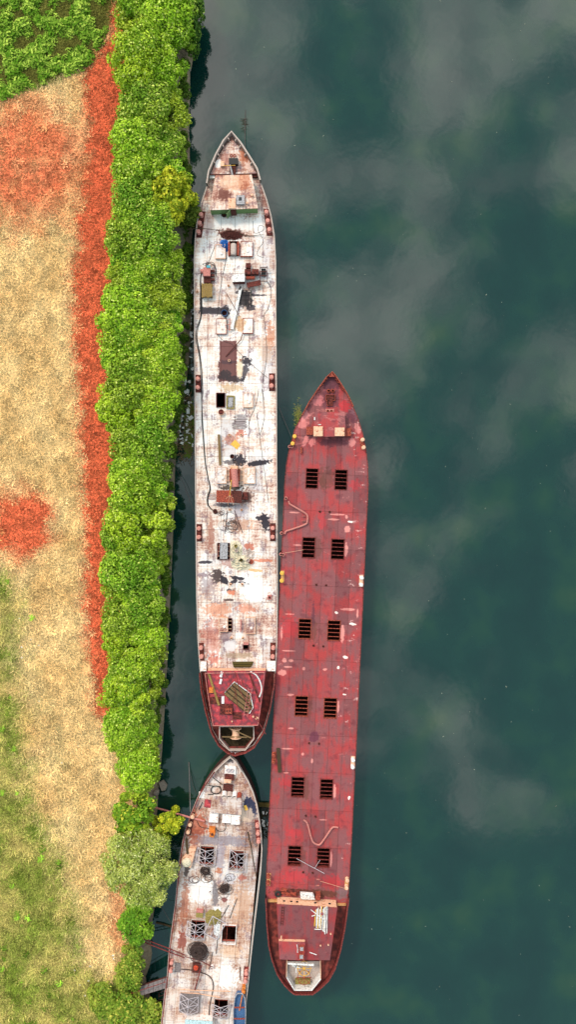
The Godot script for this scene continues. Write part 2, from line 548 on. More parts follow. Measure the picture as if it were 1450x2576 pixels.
func third_deck_canvas() -> Canvas:
	var c := canvas(384, 1024, Rect2(398, 1898, 266, 760), 21)
	paint_worn(c, 300, [1890, 0.04, 1980, 0.06, 2040, 0.1, 2110, 0.11, 2150, 0.03, 2250, 0.0, 2330, 0.07, 2420, 0.03, 2480, -0.02, 2660, -0.01],
		[Color(0.84, 0.8, 0.78), Color(0.7, 0.57, 0.5), Color(0.53, 0.34, 0.26), Color(0.36, 0.19, 0.15), GRIME], 0.85, [1902, 575, 1938, 541, 2010, 496, 2090, 466, 2160, 453, 2270, 442, 2403, 425, 2576, 406], [1902, 586, 1938, 608, 2026, 646, 2096, 657, 2136, 659, 2270, 647, 2417, 630, 2576, 616], Vector2(0, 40))
	blot(c, "W6", 1030, 620, 60, 110, -12, c8(40, 42, 66), 0.95, 0.22, false, 0.1)
	blot(c, "W6", 1080, 850, 40, 120, -4, c8(70, 62, 70), 0.5, 0.5)
	blot(c, "W6", 1000, 680, 75, 70, 30, c8(196, 170, 150), 0.8, 0.4)
	blot(c, "W6", 530, 790, 90, 130, 10, c8(170, 84, 60), 0.7, 0.8)
	blot(c, "W6", 520, 900, 50, 90, 10, c8(128, 66, 52), 0.6, 0.8)
	blot(c, "W6", 760, 920, 220, 45, 2, c8(132, 124, 134), 0.75, 0.5, true)
	blot(c, "W6", 750, 1100, 40, 160, 3, c8(150, 140, 150), 0.7, 0.7)
	blot(c, "W6", 735, 1205, 30, 24, 0, c8(176, 96, 60), 0.7, 0.7)
	blot(c, "W6", 960, 1270, 35, 30, 0, c8(170, 90, 76), 0.7, 0.6)
	blot(c, "W6", 520, 1390, 130, 110, 0, WHITE_PAINT, 0.75, 0.6)
	blot(c, "W6", 690, 1380, 30, 90, 0, c8(90, 80, 84), 0.7, 0.8)
	blot(c, "W6", 430, 1200, 25, 70, 5, c8(58, 46, 44), 0.7, 0.7)
	blot(c, "W6", 840, 160, 50, 25, 0, c8(60, 50, 52), 0.7, 0.7)
	blot(c, "W6", 730, 300, 45, 30, 0, c8(110, 84, 76), 0.6, 0.7)
	blot(c, "W7", 830, 200, 120, 110, 0, WHITE_PAINT, 0.8, 0.6)
	blot(c, "W7", 945, 240, 30, 110, 0, c8(104, 96, 100), 0.75, 0.7)
	blot(c, "W7", 1080, 80, 60, 60, 0, c8(190, 192, 204), 0.6, 0.7)
	blot(c, "W7", 650, 330, 40, 230, 6, c8(150, 84, 60), 0.65, 0.8)
	blot(c, "W7", 630, 660, 40, 90, 4, c8(134, 66, 54), 0.8, 0.6)
	blot(c, "W7", 1200, 330, 90, 190, 5, c8(196, 150, 120), 0.6, 0.9)
	blot(c, "W7", 1090, 760, 110, 60, 0, c8(214, 180, 150), 0.5, 0.9)
	blot(c, "W7", 1040, 1000, 130, 110, 0, WHITE_PAINT, 0.75, 0.7)
	blot(c, "W7", 760, 900, 60, 70, 0, c8(120, 86, 78), 0.5, 0.9)
	blot(c, "W7", 850, 1200, 30, 120, 0, c8(150, 140, 140), 0.6, 0.8)
	blot(c, "W7", 1030, 275, 26, 22, 0, c8(120, 66, 62), 0.9, 0.3)
	blot(c, "W7", 895, 200, 12, 12, 0, c8(110, 40, 50), 0.9, 0.3)
	blot(c, "W7", 1300, 520, 16, 40, 20, c8(200, 180, 170), 0.9, 0.3)
	return c

func red_deck_canvas() -> Canvas:
	var c := canvas(320, 2048, Rect2(664, 933, 268, 1566), 31)
	var w := c.w
	var n1 := noise_bytes(w, c.h, 0.011, 401, 4)
	var n2 := noise_bytes(w, c.h, 0.2, 402, 3)
	var nv := noise_bytes(w, c.h, 0.07, 403, 3, 1, 8)
	var np := noise_bytes(w, c.h, 0.045, 404, 4, 2, 1)
	var ns := noise_bytes(w, c.h, 0.03, 405, 3)
	var mauve := Color(0.51, 0.295, 0.305)
	var red := Color(0.63, 0.235, 0.24)
	var deep := Color(0.40, 0.17, 0.20)
	var pale := Color(0.70, 0.42, 0.41)
	for j in c.h:
		var py := c.r.position.y + (j + 0.5) * c.r.size.y / c.h
		var bow := clampf((1135.0 - py) / 90.0, 0.0, 1.0)
		for i in w:
			var px := c.r.position.x + (i + 0.5) * c.r.size.x / w
			var k := j * w + i
			var f := n2[k] / 255.0
			var a := clampf((n1[k] / 255.0 * 0.7 + nv[k] / 255.0 * 0.35 + f * 0.2 - 0.52) * 3.2, 0.0, 1.0)
			var col := mauve.lerp(red, a)
			var e := clampf((ns[k] / 255.0 - 0.6) * 3.0, 0.0, 1.0) * 0.6
			col = col.lerp(deep, e)
			# flaked pale primer: crisp edges, more of it at the bow and along the outer side
			var side := clampf((px - (862.0 - (py - 1200.0) * 0.048)) / 30.0, 0.0, 1.0)
			var q := np[k] / 255.0 * 0.75 + f * 0.25
			var thr := 0.76 - bow * 0.22 - side * 0.085
			if py > 1900.0:
				thr += 0.06
			var pk := clampf((q - thr) * 22.0, 0.0, 1.0) * 0.6
			col = col.lerp(pale, pk)
			if side > 0.4:
				col = col.lerp(Color(0.8, 0.72, 0.7), clampf((q - thr - 0.07) * 30.0, 0.0, 1.0) * 0.7)
			var sp := 0.9 + f * 0.16
			k *= 3
			c.d[k] = int(clampf(col.r * sp, 0, 1) * 255.0)
			c.d[k + 1] = int(clampf(col.g * sp, 0, 1) * 255.0)
			c.d[k + 2] = int(clampf(col.b * sp, 0, 1) * 255.0)
	var brown := Color(0.34, 0.2, 0.16)
	blot(c, "R1", 850, 270, 110, 90, 0, c8(84, 44, 56), 0.8, 0.5)
	blot(c, "R1", 845, 450, 95, 100, 0, c8(92, 46, 56), 0.7, 0.2, true)
	blot(c, "R1", 1100, 640, 60, 90, -30, c8(90, 44, 58), 0.7, 0.6)
	blot(c, "R1", 1010, 540, 60, 70, 0, c8(190, 44, 52), 0.7, 0.6)
	blot(c, "R1", 1150, 790, 30, 60, -20, c8(205, 128, 124), 0.8, 0.4)
	blot(c, "R1", 560, 650, 40, 60, 30, c8(205, 128, 128), 0.8, 0.5)
	blot(c, "R1", 530, 740, 60, 45, -20, c8(205, 124, 120), 0.8, 0.5)
	blot(c, "R1", 700, 470, 60, 60, -20, c8(200, 116, 118), 0.7, 0.5)
	blot(c, "R1", 560, 930, 25, 70, 20, c8(206, 120, 118), 0.8, 0.4)
	blot(c, "R1", 640, 940, 35, 50, 20, c8(206, 120, 118), 0.8, 0.4)
	blot(c, "R1", 1090, 950, 40, 50, 0, c8(206, 130, 126), 0.8, 0.4)
	blot(c, "R1", 870, 950, 150, 45, 0, c8(88, 40, 50), 0.6, 0.6)  # dark patch behind the forward house: its soft shadow, painted on
	# grey green film between and around the hatches
	for q in [["R1", 795, 1350, 90, 110], ["R2", 760, 100, 40, 80], ["R2", 660, 840, 90, 130], ["R3", 640, 450, 50, 130], ["R3", 600, 1320, 40, 130], ["R4", 560, 800, 45, 130], ["R5", 520, 400, 40, 120]]:
		blot(c, q[0], q[1], q[2], q[3], q[4], 0, brown, 0.4, 0.5)
	for q in [["R2", 435, 437, 60, 9], ["R2", 920, 460, 90, 10], ["R2", 880, 515, 60, 12], ["R2", 1035, 625, 34, 38], ["R2", 1025, 485, 16, 26], ["R2", 1020, 860, 22, 75], ["R2", 470, 805, 45, 8],
		["R3", 380, 282, 55, 8], ["R3", 1040, 228, 90, 14], ["R3", 980, 500, 24, 95], ["R3", 290, 490, 14, 75], ["R3", 370, 697, 75, 8], ["R3", 320, 805, 28, 26], ["R3", 395, 805, 26, 18], ["R3", 365, 880, 50, 10], ["R3", 298, 945, 50, 32], ["R3", 780, 908, 26, 14], ["R3", 540, 900, 14, 20], ["R3", 930, 1340, 14, 75], ["R3", 1150, 280, 12, 50], ["R3", 390, 1195, 34, 14],
		["R4", 395, 125, 32, 12], ["R4", 350, 355, 65, 8], ["R4", 530, 415, 16, 16], ["R4", 890, 840, 18, 80], ["R4", 635, 495, 12, 26], ["R4", 340, 628, 28, 10], ["R4", 760, 1160, 45, 8], ["R5", 850, 440, 14, 90]]:
		blot(c, q[0], q[1], q[2], q[3], q[4], 2, c8(214, 140, 132), 0.85, 0.3)
	for q in [["R2", 1075, 545, 32, 10], ["R3", 1095, 395, 36, 14], ["R3", 1010, 770, 26, 16], ["R3", 1005, 1192, 22, 8], ["R3", 910, 265, 18, 16], ["R3", 930, 885, 16, 20], ["R4", 1055, 910, 14, 26]]:
		blot(c, q[0], q[1], q[2], q[3], q[4], 10, c8(240, 225, 215), 0.95, 0.4)
	for q in [["R5", 450, 640, 150, 60], ["R5", 850, 690, 110, 70], ["R4", 340, 730, 60, 70], ["R3", 380, 420, 90, 110], ["R2", 1120, 130, 70, 60], ["R2", 750, 540, 40, 100], ["R4", 430, 1310, 80, 40]]:
		blot(c, q[0], q[1], q[2], q[3], q[4], 0, c8(186, 52, 58), 0.6, 0.8, false, 0.6)
	blot(c, "R4", 660, 220, 50, 60, 0, c8(96, 44, 62), 0.75, 0.5)
	blot(c, "R3", 650, 290, 16, 130, 0, c8(92, 46, 60), 0.6, 0.6)
	blot(c, "R5", 600, 830, 400, 40, 2, c8(84, 52, 38), 0.7, 0.6)  # dark strip along the cabin wall's foot: corner shade painted on the deck
	blot(c, "R5", 980, 840, 60, 70, 0, c8(120, 100, 104), 0.6, 0.7)
	return c

# land cover, in photograph grid pixels: red litter, dry grass, green grass
const RED_EDGE := [-400, 262, 0, 262, 60, 262, 100, 245, 160, 192, 260, 196, 400, 204, 540, 176, 700, 168, 900, 170, 1100, 186, 1250, 196, 1400, 198, 1500, 195, 1600, 204, 1700, 214, 1800, 228, 1840, 300, 2976, 330]
const BANK_EDGE := [-400, 480, 0, 494, 100, 482, 150, 470, 300, 467, 430, 470, 500, 482, 600, 474, 750, 478, 900, 466, 1000, 456, 1160, 431, 1300, 427, 1500, 420, 1700, 409, 1900, 399, 2000, 388, 2100, 382, 2300, 380, 2380, 366, 2440, 372, 2500, 352, 2576, 380, 2976, 400]
const HEDGE_L := [-400, 285, 0, 285, 100, 288, 200, 302, 400, 292, 500, 287, 600, 272, 700, 257, 800, 248, 900, 256, 1000, 258, 1080, 282, 1150, 278, 1250, 270, 1400, 256, 1500, 260, 1600, 260, 1700, 250, 1800, 250, 1880, 256, 1950, 302, 1990, 330]
const HEDGE_R := [-400, 480, 0, 486, 80, 488, 130, 468, 200, 466, 400, 466, 500, 474, 600, 464, 700, 462, 800, 462, 900, 456, 1000, 448, 1080, 430, 1150, 428, 1250, 430, 1400, 424, 1500, 420, 1600, 416, 1700, 410, 1800, 405, 1880, 400, 1950, 392, 1990, 378]
const GREEN_TOP := [-400, 245, 0, 245, 100, 215, 160, 190, 230, 150, 262, 80, 285, -20, 500, -400]
const GREEN_LOW := [1400, -30, 1460, 55, 1540, 75, 1640, 62, 1730, 60, 1800, 88, 1900, 90, 2000, 105, 2100, 150, 2200, 190, 2300, 222, 2400, 230, 2450, 250, 2500, 400, 2976, 420]

func ground_canvas() -> Canvas:
	var c := canvas(620, 2048, Rect2(-400, -400, 930, 3376), 41)
	var w := c.w
	var n1 := noise_bytes(w, c.h, 0.012, 501, 5)
	var n2 := noise_bytes(w, c.h, 0.22, 502, 3)
	var n3 := noise_bytes(w, c.h, 0.035, 503, 4)
	var ns := noise_bytes(w, c.h, 0.05, 504, 3, 1, 10)
	var red := Color(0.56, 0.12, 0.05)
	var dry := Color(0.74, 0.55, 0.27)
	var dry2 := Color(0.56, 0.36, 0.145)
	var green := Color(0.185, 0.245, 0.03)
	var olive := Color(0.40, 0.345, 0.095)
	var weed := Color(0.055, 0.085, 0.012)
	var earth := Color(0.25, 0.195, 0.13)
	var gts := PackedFloat32Array()
	for i in w:
		gts.append(table(GREEN_TOP, c.r.position.x + (i + 0.5) * c.r.size.x / w))
	for j in c.h:
		var py := c.r.position.y + (j + 0.5) * c.r.size.y / c.h
		var le := table(RED_EDGE, py)
		var gl := table(GREEN_LOW, py)
		var be := table(BANK_EDGE, py)
		var hl := table(HEDGE_L, py)
		for i in w:
			var px := c.r.position.x + (i + 0.5) * c.r.size.x / w
			var k := j * w + i
			var a := n1[k] / 255.0
			var f := n2[k] / 255.0
			var m := n3[k] / 255.0
			var col := dry2.lerp(dry, clampf((a * 0.6 + m * 0.3 + ns[k] / 255.0 * 0.45 - 0.42) * 2.0, 0.0, 1.0))
			var wob := (m - 0.5) * 46.0 + (f - 0.5) * 26.0
			var gt := gts[i]
			var rr := clampf((px + wob - le) / 16.0, 0.0, 1.0)
			if py > 1840.0:
				rr = 0.0
			var d1 := Vector2((px - 50.0) / 205.0, (py - 405.0) / 195.0).length() + (m - 0.5) * 0.9
			rr = maxf(rr, clampf((1.0 - d1) * 2.4, 0.0, 0.9) * clampf(0.4 + m * 1.1, 0.0, 1.0))
			var d2 := Vector2((px - 50.0) / 100.0, (py - 1322.0) / 108.0).length() + (m - 0.5) * 0.6 + (f - 0.5) * 0.2
			rr = maxf(rr, clampf((1.0 - d2) * 3.0, 0.0, 1.0))
			var d3 := Vector2((px - 292.0) / 24.0, (py - 2300.0) / 110.0).length() + (m - 0.5) * 0.8
			rr = maxf(rr, clampf((1.0 - d3) * 1.5, 0.0, 0.5))
			col = col.lerp(red, rr)
			var gg := clampf((gl - px + wob * 2.2) / 60.0, 0.0, 1.0)
			col = col.lerp(olive.lerp(green, clampf((a + m - 0.75) * 2.0, 0.0, 1.0)), gg * clampf(0.35 + (m + a) * 0.75, 0.0, 1.0))
			col = col.lerp(weed.lerp(Color(0.2, 0.16, 0.045), clampf(m * 1.4 - 0.4, 0.0, 0.8)), clampf((gt - py + wob) / 14.0, 0.0, 1.0))
			# two wheel tracks curving through the lower field
			if py > 1540.0 and py < 2250.0:
				var tx := 190.0 * (1.0 - pow(1.0 - (py - 1540.0) / 710.0, 1.5)) + wob * 0.25
				var td := minf(absf(px - tx), absf(px - tx - 34.0))
				col = col.lerp(Color(0.27, 0.26, 0.10), clampf(1.0 - td / 9.0, 0.0, 1.0) * 0.55)
			# bare earth under the trees and down the bank
			if py < 1990.0:
				col = col.lerp(earth, clampf((px - hl - 35.0) / 25.0, 0.0, 1.0))
			else:
				col = col.lerp(earth, clampf((px - be + 50.0 + wob) / 25.0, 0.0, 1.0))
			var sp := 0.6 + f * 0.7
			k *= 3
			c.d[k] = int(clampf(col.r * sp, 0, 1) * 255.0)
			c.d[k + 1] = int(clampf(col.g * sp, 0, 1) * 255.0)
			c.d[k + 2] = int(clampf(col.b * sp, 0, 1) * 255.0)
	# linear values so far: to sRGB bytes
	var lut := PackedByteArray()
	for k in 256:
		lut.append(int(255.0 * pow(k / 255.0, 1.0 / 2.2)))
	for k in c.d.size():
		c.d[k] = lut[c.d[k]]
	return c

# ---------------------------------------------------------------- sky
func make_sky() -> Sky:
	var W := 2048
	var HH := 1024
	var n := FastNoiseLite.new()
	n.seed = 7
	n.frequency = 1.0
	n.noise_type = FastNoiseLite.TYPE_SIMPLEX_SMOOTH
	n.fractal_octaves = 5
	n.fractal_gain = 0.54
	var f := PackedFloat32Array()
	f.resize(W * HH * 3)
	for j in HH:
		var th := PI * (j + 0.5) / HH
		var y := cos(th)
		for i in W:
			var k := (j * W + i) * 3
			if y <= 0.02:
				f[k] = 0.35; f[k + 1] = 0.36; f[k + 2] = 0.33
				continue
			var ph := TAU * ((i + 0.5) / W - 0.5)
			var x := -sin(ph) * sin(th)
			var z := cos(ph) * sin(th)
			# a flat layer of broken cloud, thicker towards -z
			var s := 1.0 / (y + 0.12)
			var u := x * s
			var v := z * s
			var d := n.get_noise_2d(u * 5.2 + 3.0, v * 5.2) * 0.85 + n.get_noise_2d(u * 1.3 + 9.0, v * 1.3) * 0.5
			d += SKY_FILL - clampf(v + u * 0.5, -1.0, 1.0) * 0.6
			var c := clampf(d * 1.0 + 0.08, 0.0, 1.0)
			c = c * c * (3.0 - 2.0 * c)
			var hz := pow(1.0 - y, 4.0)
			f[k] = lerpf(lerpf(SKY_BLUE.r, SKY_CLOUD.r, c), 1.15, hz) * SKY_GAIN
			f[k + 1] = lerpf(lerpf(SKY_BLUE.g, SKY_CLOUD.g, c), 1.2, hz) * SKY_GAIN
			f[k + 2] = lerpf(lerpf(SKY_BLUE.b, SKY_CLOUD.b, c), 1.25, hz) * SKY_GAIN
	var im := Image.create_from_data(W, HH, false, Image.FORMAT_RGBF, f.to_byte_array())
	var m := PanoramaSkyMaterial.new()
	m.panorama = ImageTexture.create_from_image(im)
	var sky := Sky.new()
	sky.sky_material = m
	return sky

# ---------------------------------------------------------------- setting
const SKY_FILL := 0.12
const SKY_BLUE := Color(0.34, 0.52, 0.60)
const SKY_CLOUD := Color(2.3, 2.2, 2.1)
const SKY_GAIN := 0.8

func _ready() -> void:
	rng.seed = 20
	var cam := Camera3D.new()
	cam.name = "camera"
	add_child(cam)
	cam.position = Vector3(0, CAM_H, 0)
	cam.rotation_degrees = Vector3(-90, 0, 0)
	cam.fov = rad_to_deg(2.0 * atan(1288.0 / FOCAL))
	cam.far = 900.0
	cam.current = true
	var env := Environment.new()
	env.background_mode = Environment.BG_SKY
	env.sky = make_sky()
	env.tonemap_mode = Environment.TONE_MAPPER_LINEAR
	env.tonemap_exposure = 1.6
	env.sdfgi_enabled = true
	env.ssao_enabled = true
	env.ssil_enabled = true
	var we := WorldEnvironment.new()
	we.name = "world_environment"
	we.environment = env
	add_child(we)
	var sun := DirectionalLight3D.new()
	sun.name = "sun"
	sun.light_energy = 0.5
	sun.light_angular_distance = 10.0
	sun.light_color = Color(1.0, 0.95, 0.87)
	sun.shadow_enabled = true
	add_child(sun)
	sun.look_at_from_position(Vector3(-10, 15, -12), Vector3.ZERO, Vector3.UP)
	make_materials()
	print("materials ", Time.get_ticks_msec())
	make_ground()
	print("ground ", Time.get_ticks_msec())
	white_barge()
	red_barge()
	third_barge()
	make_water()
	print("barges ", Time.get_ticks_msec())
	make_trees()
	make_grass()
	print("plants ", Time.get_ticks_msec())
	white_deck_items()
	red_deck_items()
	third_deck_items()
	bank_items()
	print("items ", Time.get_ticks_msec())

var T := {}
func make_materials() -> void:
	T.mottle = ramp_tex(0.03, 1, [[0.0, c8(120, 115, 110)], [0.45, c8(225, 222, 220)], [1.0, c8(255, 255, 255)]])
	T.rusty = ramp_tex(0.03, 2, [[0.0, c8(92, 52, 44)], [0.4, c8(150, 84, 68)], [0.6, c8(190, 120, 100)], [1.0, c8(225, 170, 150)]])
	T.flaky = ramp_tex(0.025, 3, [[0.0, c8(150, 96, 78)], [0.2, c8(205, 165, 145)], [0.34, c8(236, 228, 224)], [1.0, c8(250, 248, 246)]])
	T.wood = ramp_tex(0.05, 4, [[0.0, c8(70, 56, 36)], [0.5, c8(128, 108, 74)], [1.0, c8(186, 166, 124)]])
	T.worn_red = ramp_tex(0.02, 5, [[0.0, c8(92, 40, 50)], [0.45, c8(128, 48, 58)], [0.6, c8(158, 44, 54)], [0.85, c8(176, 62, 68)], [1.0, c8(205, 130, 125)]])
	M.pink = mat(T.mottle, c8(202, 126, 118), 0.7, 0.9)
	M.cap = mat(T.mottle, c8(222, 150, 138), 0.7, 0.9)
	M.alley = mat(T.rusty, c8(146, 90, 90), 0.9, 0.14)
	M.red = mat(T.worn_red, Color.WHITE, 0.75, 0.25)
	M.rust = mat(T.rusty, c8(210, 150, 130), 0.85, 0.7)
	M.rust_dark = mat(T.rusty, c8(120, 84, 78), 0.9, 0.7)
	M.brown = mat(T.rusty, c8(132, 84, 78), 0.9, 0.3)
	M.white = mat(T.flaky, c8(238, 236, 236), 0.6, 0.35)
	M.white_clean = mat(T.mottle, c8(240, 240, 240), 0.5, 0.4)
	M.cream = mat(T.flaky, c8(226, 182, 152), 0.65, 0.3)
	M.black = mat(T.mottle, c8(30, 28, 30), 0.7, 0.8)
	M.pane = mat(null, c8(34, 38, 42), 0.12)
	M.hold = mat(T.rusty, c8(104, 78, 72), 0.95, 0.2)
	M.ochre = mat(T.flaky, c8(196, 150, 96), 0.7, 0.4)
	M.hull = mat(T.rusty, c8(96, 66, 66), 0.85, 0.3)
	M.rail = mat(T.rusty, c8(170, 100, 104), 0.8, 0.5)
	M.crust = mat(T.flaky, c8(190, 178, 172), 0.8, 1.1)
	M.wood = mat(T.wood, c8(220, 205, 190), 0.9, 0.8)
	M.wood_dark = mat(T.wood, c8(120, 112, 96), 0.95, 0.9)
	M.wood_gold = mat(T.wood, c8(255, 240, 180), 0.85, 0.9)
	M.timber_green = mat(T.wood, c8(150, 150, 84), 0.95, 0.9)
	M.green = mat(T.flaky, c8(104, 140, 84), 0.7, 0.6)
	M.blue = mat(T.mottle, c8(30, 110, 196), 0.5, 1.4)
	M.tank_blue = mat(T.mottle, c8(70, 110, 160), 0.6, 0.9)
	M.teal = mat(T.mottle, c8(80, 176, 196), 0.6, 1.0)
	M.ice = mat(T.mottle, c8(190, 220, 226), 0.6, 0.5)
	M.grey = mat(T.mottle, c8(168, 166, 172), 0.6, 0.5)
	M.steel = mat(T.mottle, c8(140, 128, 128), 0.6, 0.6, 0.3)
	M.yellow = mat(T.flaky, c8(226, 180, 70), 0.65, 0.8)
	M.orange = mat(T.mottle, c8(226, 128, 40), 0.6, 0.8)
	M.rusty_orange = mat(T.rusty, c8(255, 140, 80), 0.8, 0.8)
	M.tarp = mat(T.mottle, c8(228, 218, 192), 0.8, 0.5)
	M.olive = mat(T.mottle, c8(150, 134, 70), 0.85, 0.9)
	M.rope = mat(T.mottle, c8(70, 52, 48), 0.9, 2.0)
	M.wire = mat(null, c8(64, 50, 50), 0.8)
	M.lilac = mat(T.mottle, c8(204, 194, 202), 0.5, 1.2)
	M.stone = mat(T.mottle, c8(150, 138, 126), 0.9, 0.9)
	M.litter = mat(null, c8(226, 224, 220), 0.6)
	M.algae = mat(T.mottle, c8(104, 128, 34), 0.9, 0.9)
	M.bark = mat(T.wood, c8(120, 96, 80), 0.95, 0.6)
	var leaf := StandardMaterial3D.new()
	leaf.vertex_color_use_as_albedo = true
	leaf.roughness = 0.62
	leaf.metallic_specular = 0.3
	leaf.cull_mode = BaseMaterial3D.CULL_DISABLED
	leaf.backlight_enabled = true
	leaf.backlight = Color(0.12, 0.2, 0.01)
	M.leaf = leaf
	var bl := StandardMaterial3D.new()
	bl.vertex_color_use_as_albedo = true
	bl.roughness = 0.9
	bl.metallic_specular = 0.15
	bl.cull_mode = BaseMaterial3D.CULL_DISABLED
	M.blade = bl

func plan_mats(c: Canvas, rough: float) -> Array:
	var out := []
	var t := c.texture()
	for k in [Color(1, 1, 1), Color(0.95, 0.94, 0.94), Color(1.0, 0.97, 0.95), Color(0.9, 0.89, 0.9)]:
		var m := StandardMaterial3D.new()
		m.albedo_texture = t
		m.albedo_color = k
		m.roughness = rough
		m.metallic_specular = 0.35
		m.texture_repeat = false
		m.cull_mode = BaseMaterial3D.CULL_DISABLED
		out.append(m)
	return out

func ground_h(px: float, py: float) -> float:
	var d := table(BANK_EDGE, py) - px
	if d < 0.0:
		return maxf(-1.6, d * 0.05 * 0.7)
	var t := clampf(d / 62.0, 0.0, 1.0)
	return 1.9 * (1.0 - pow(1.0 - t, 1.7))

var ground_img: Image
var ground_rect: Rect2
func make_ground() -> void:
	var c := ground_canvas()
	var t := c.texture()
	ground_img = t.get_image()
	ground_rect = c.r
	var m := StandardMaterial3D.new()
	m.albedo_texture = t
	m.roughness = 0.95
	m.metallic_specular = 0.1
	m.texture_repeat = false
	m.cull_mode = BaseMaterial3D.CULL_DISABLED
	origin = Vector3.ZERO
	var b := mb()
	b.ur = c.metres()
	var nz := FastNoiseLite.new()
	nz.seed = 5
	nz.frequency = 0.02
	var xs := [-6000.0, -2000.0, -900.0]
	for i in 46:
		xs.append(-420.0 + i * 20.0)
	var ys := [-5000.0, -2000.0, -900.0]
	for j in 115:
		ys.append(-420.0 + j * 30.0)
	ys.append_array([3600.0, 5000.0, 8000.0])
	var grid := []
	for y in ys:
		var row := []
		var be := table(BANK_EDGE, y)
		for i in xs.size():
			var x: float = xs[i]
			if i >= 3 and x > be + 70.0:
				x = be + 70.0
			var h := ground_h(x, y)
			if h > 0.3:
				h += nz.get_noise_2d(x, y) * 0.12
			row.append(Vector3((x - 725.0) * 0.05, h, (y - 1288.0) * 0.05))
		grid.append(row)
	for j in ys.size() - 1:
		for i in xs.size() - 1:
			var A: Vector3 = grid[j][i]
			var B: Vector3 = grid[j][i + 1]
			var C: Vector3 = grid[j + 1][i + 1]
			var D: Vector3 = grid[j + 1][i]
			if (C - A).cross(B - D).length() < 0.0001:
				continue
			var nn := (C - A).cross(B - D).normalized()
			if nn.y < 0.0:
				nn = -nn
			b.quad(A, B, C, D, nn)
	var g := part(b, "ground", m, self)
	g.set_meta("kind", "structure")
	g.set_meta("label", "field of dry grass, red leaf litter and green weeds beside the river")

func make_water() -> void:
	var n := FastNoiseLite.new()
	n.seed = 8
	n.frequency = 0.02
	n.fractal_octaves = 4
	var im := n.get_seamless_image(512, 512, false, false, 0.2, true)
	im.convert(Image.FORMAT_RGBA8)
	im.bump_map_to_normal_map(2.0)
	# drifting silt: slightly different body colours, in large soft clouds of suspended mud
	var silt := ramp_tex(0.008, 9, [[0.0, c8(8, 38, 36)], [0.5, c8(12, 45, 40)], [0.75, c8(20, 52, 40)], [1.0, c8(36, 60, 40)]], 512, 4)
	var m := StandardMaterial3D.new()
	m.albedo_texture = silt
	m.albedo_color = Color(1, 1, 1)
	m.roughness = 0.06
	m.metallic_specular = 0.55
	m.uv1_triplanar = true
	m.uv1_world_triplanar = true
	m.uv1_scale = Vector3(0.02, 0.02, 0.02)
	m.normal_enabled = true
	m.normal_texture = ImageTexture.create_from_image(im)
	m.normal_scale = 0.035
	origin = Vector3.ZERO
	var b := mb()
	# strips of river, left open where the hulls lie in it
	for k in 121:
		var z0 := -302.5 + k * 5.0
		var strip := PackedVector2Array([Vector2(-45, z0), Vector2(400, z0), Vector2(400, z0 + 5.0), Vector2(-45, z0 + 5.0)])
		var work: Array = [strip]
		for hp in hull_lines:
			var ins: PackedVector2Array = Geometry2D.offset_polygon(hp, -0.03)[0]
			var nxt := []
			for s in work:
				nxt.append_array(Geometry2D.clip_polygons(s, ins))
			work = nxt
		for s in work:
			b.sheet(s, 0.0)
	var w := part(b, "water", m, self)
	w.set_meta("kind", "structure")
	w.set_meta("label", "dark teal river water mirroring broken clouds")

# ---------------------------------------------------------------- trees
func leaf_quad(b: MB, c: Vector3, nn: Vector3, len: float, wid: float, r: RandomNumberGenerator) -> void:
	var t := Vector3(r.randf() - 0.5, r.randf() - 0.5, r.randf() - 0.5)
	t = (t - nn * t.dot(nn)).normalized()
	var s := nn.cross(t)
	var a := c - t * len * 0.5
	var e := c + t * len * 0.5
	var l := c + s * wid * 0.5 + nn * wid * 0.12
	var q := c - s * wid * 0.5 + nn * wid * 0.12
	b.tri(a, l, e, nn, nn, nn)
	b.tri(a, e, q, nn, nn, nn)

func crown_mesh(seed_: int, R: float, hgt: float, clumps: int, leaves: int, len: float, wid: float, cols: Array, cr: Vector2 = Vector2(0.5, 0.95)) -> ArrayMesh:
	var r := RandomNumberGenerator.new()
	r.seed = seed_
	var b := MB.new()
	b.colored = true
	var per := leaves / clumps
	for k in clumps:
		var an := r.randf() * TAU
		var rad := sqrt(r.randf()) * R * 0.86
		var dome := sqrt(maxf(0.0, 1.0 - pow(rad / R, 2.0)))
		var c := Vector3(cos(an) * rad, hgt * (0.52 + 0.40 * dome * (0.7 + r.randf() * 0.45)), sin(an) * rad)
		if k % 5 == 0:
			c.y *= 0.55
		var q := r.randf_range(cr.x, cr.y)
		var tone: Color = (cols[0] as Color).lerp(cols[1], pow(r.randf(), 1.2))
		for i in per:
			var d := Vector3(r.randfn(), r.randfn() * 0.8 + 0.35, r.randfn()).normalized()
			var rr := q * (0.4 + 0.8 * sqrt(r.randf()))
			var pos := c + Vector3(d.x * rr, d.y * rr * 0.75, d.z * rr)
			var nn := (d * 0.7 + Vector3(r.randfn(), r.randfn(), r.randfn()) * 0.45 + Vector3.UP * 0.3).normalized()
			var f := r.randf_range(0.75, 1.25)
			var t := tone * f
			if r.randf() < 0.11:
				t = (cols[2] as Color) * f
			t.a = 1.0
			b.tint = t
			var sz := r.randf_range(0.75, 1.25)
			leaf_quad(b, pos, nn, len * sz, wid * sz, r)
	return b.mesh()

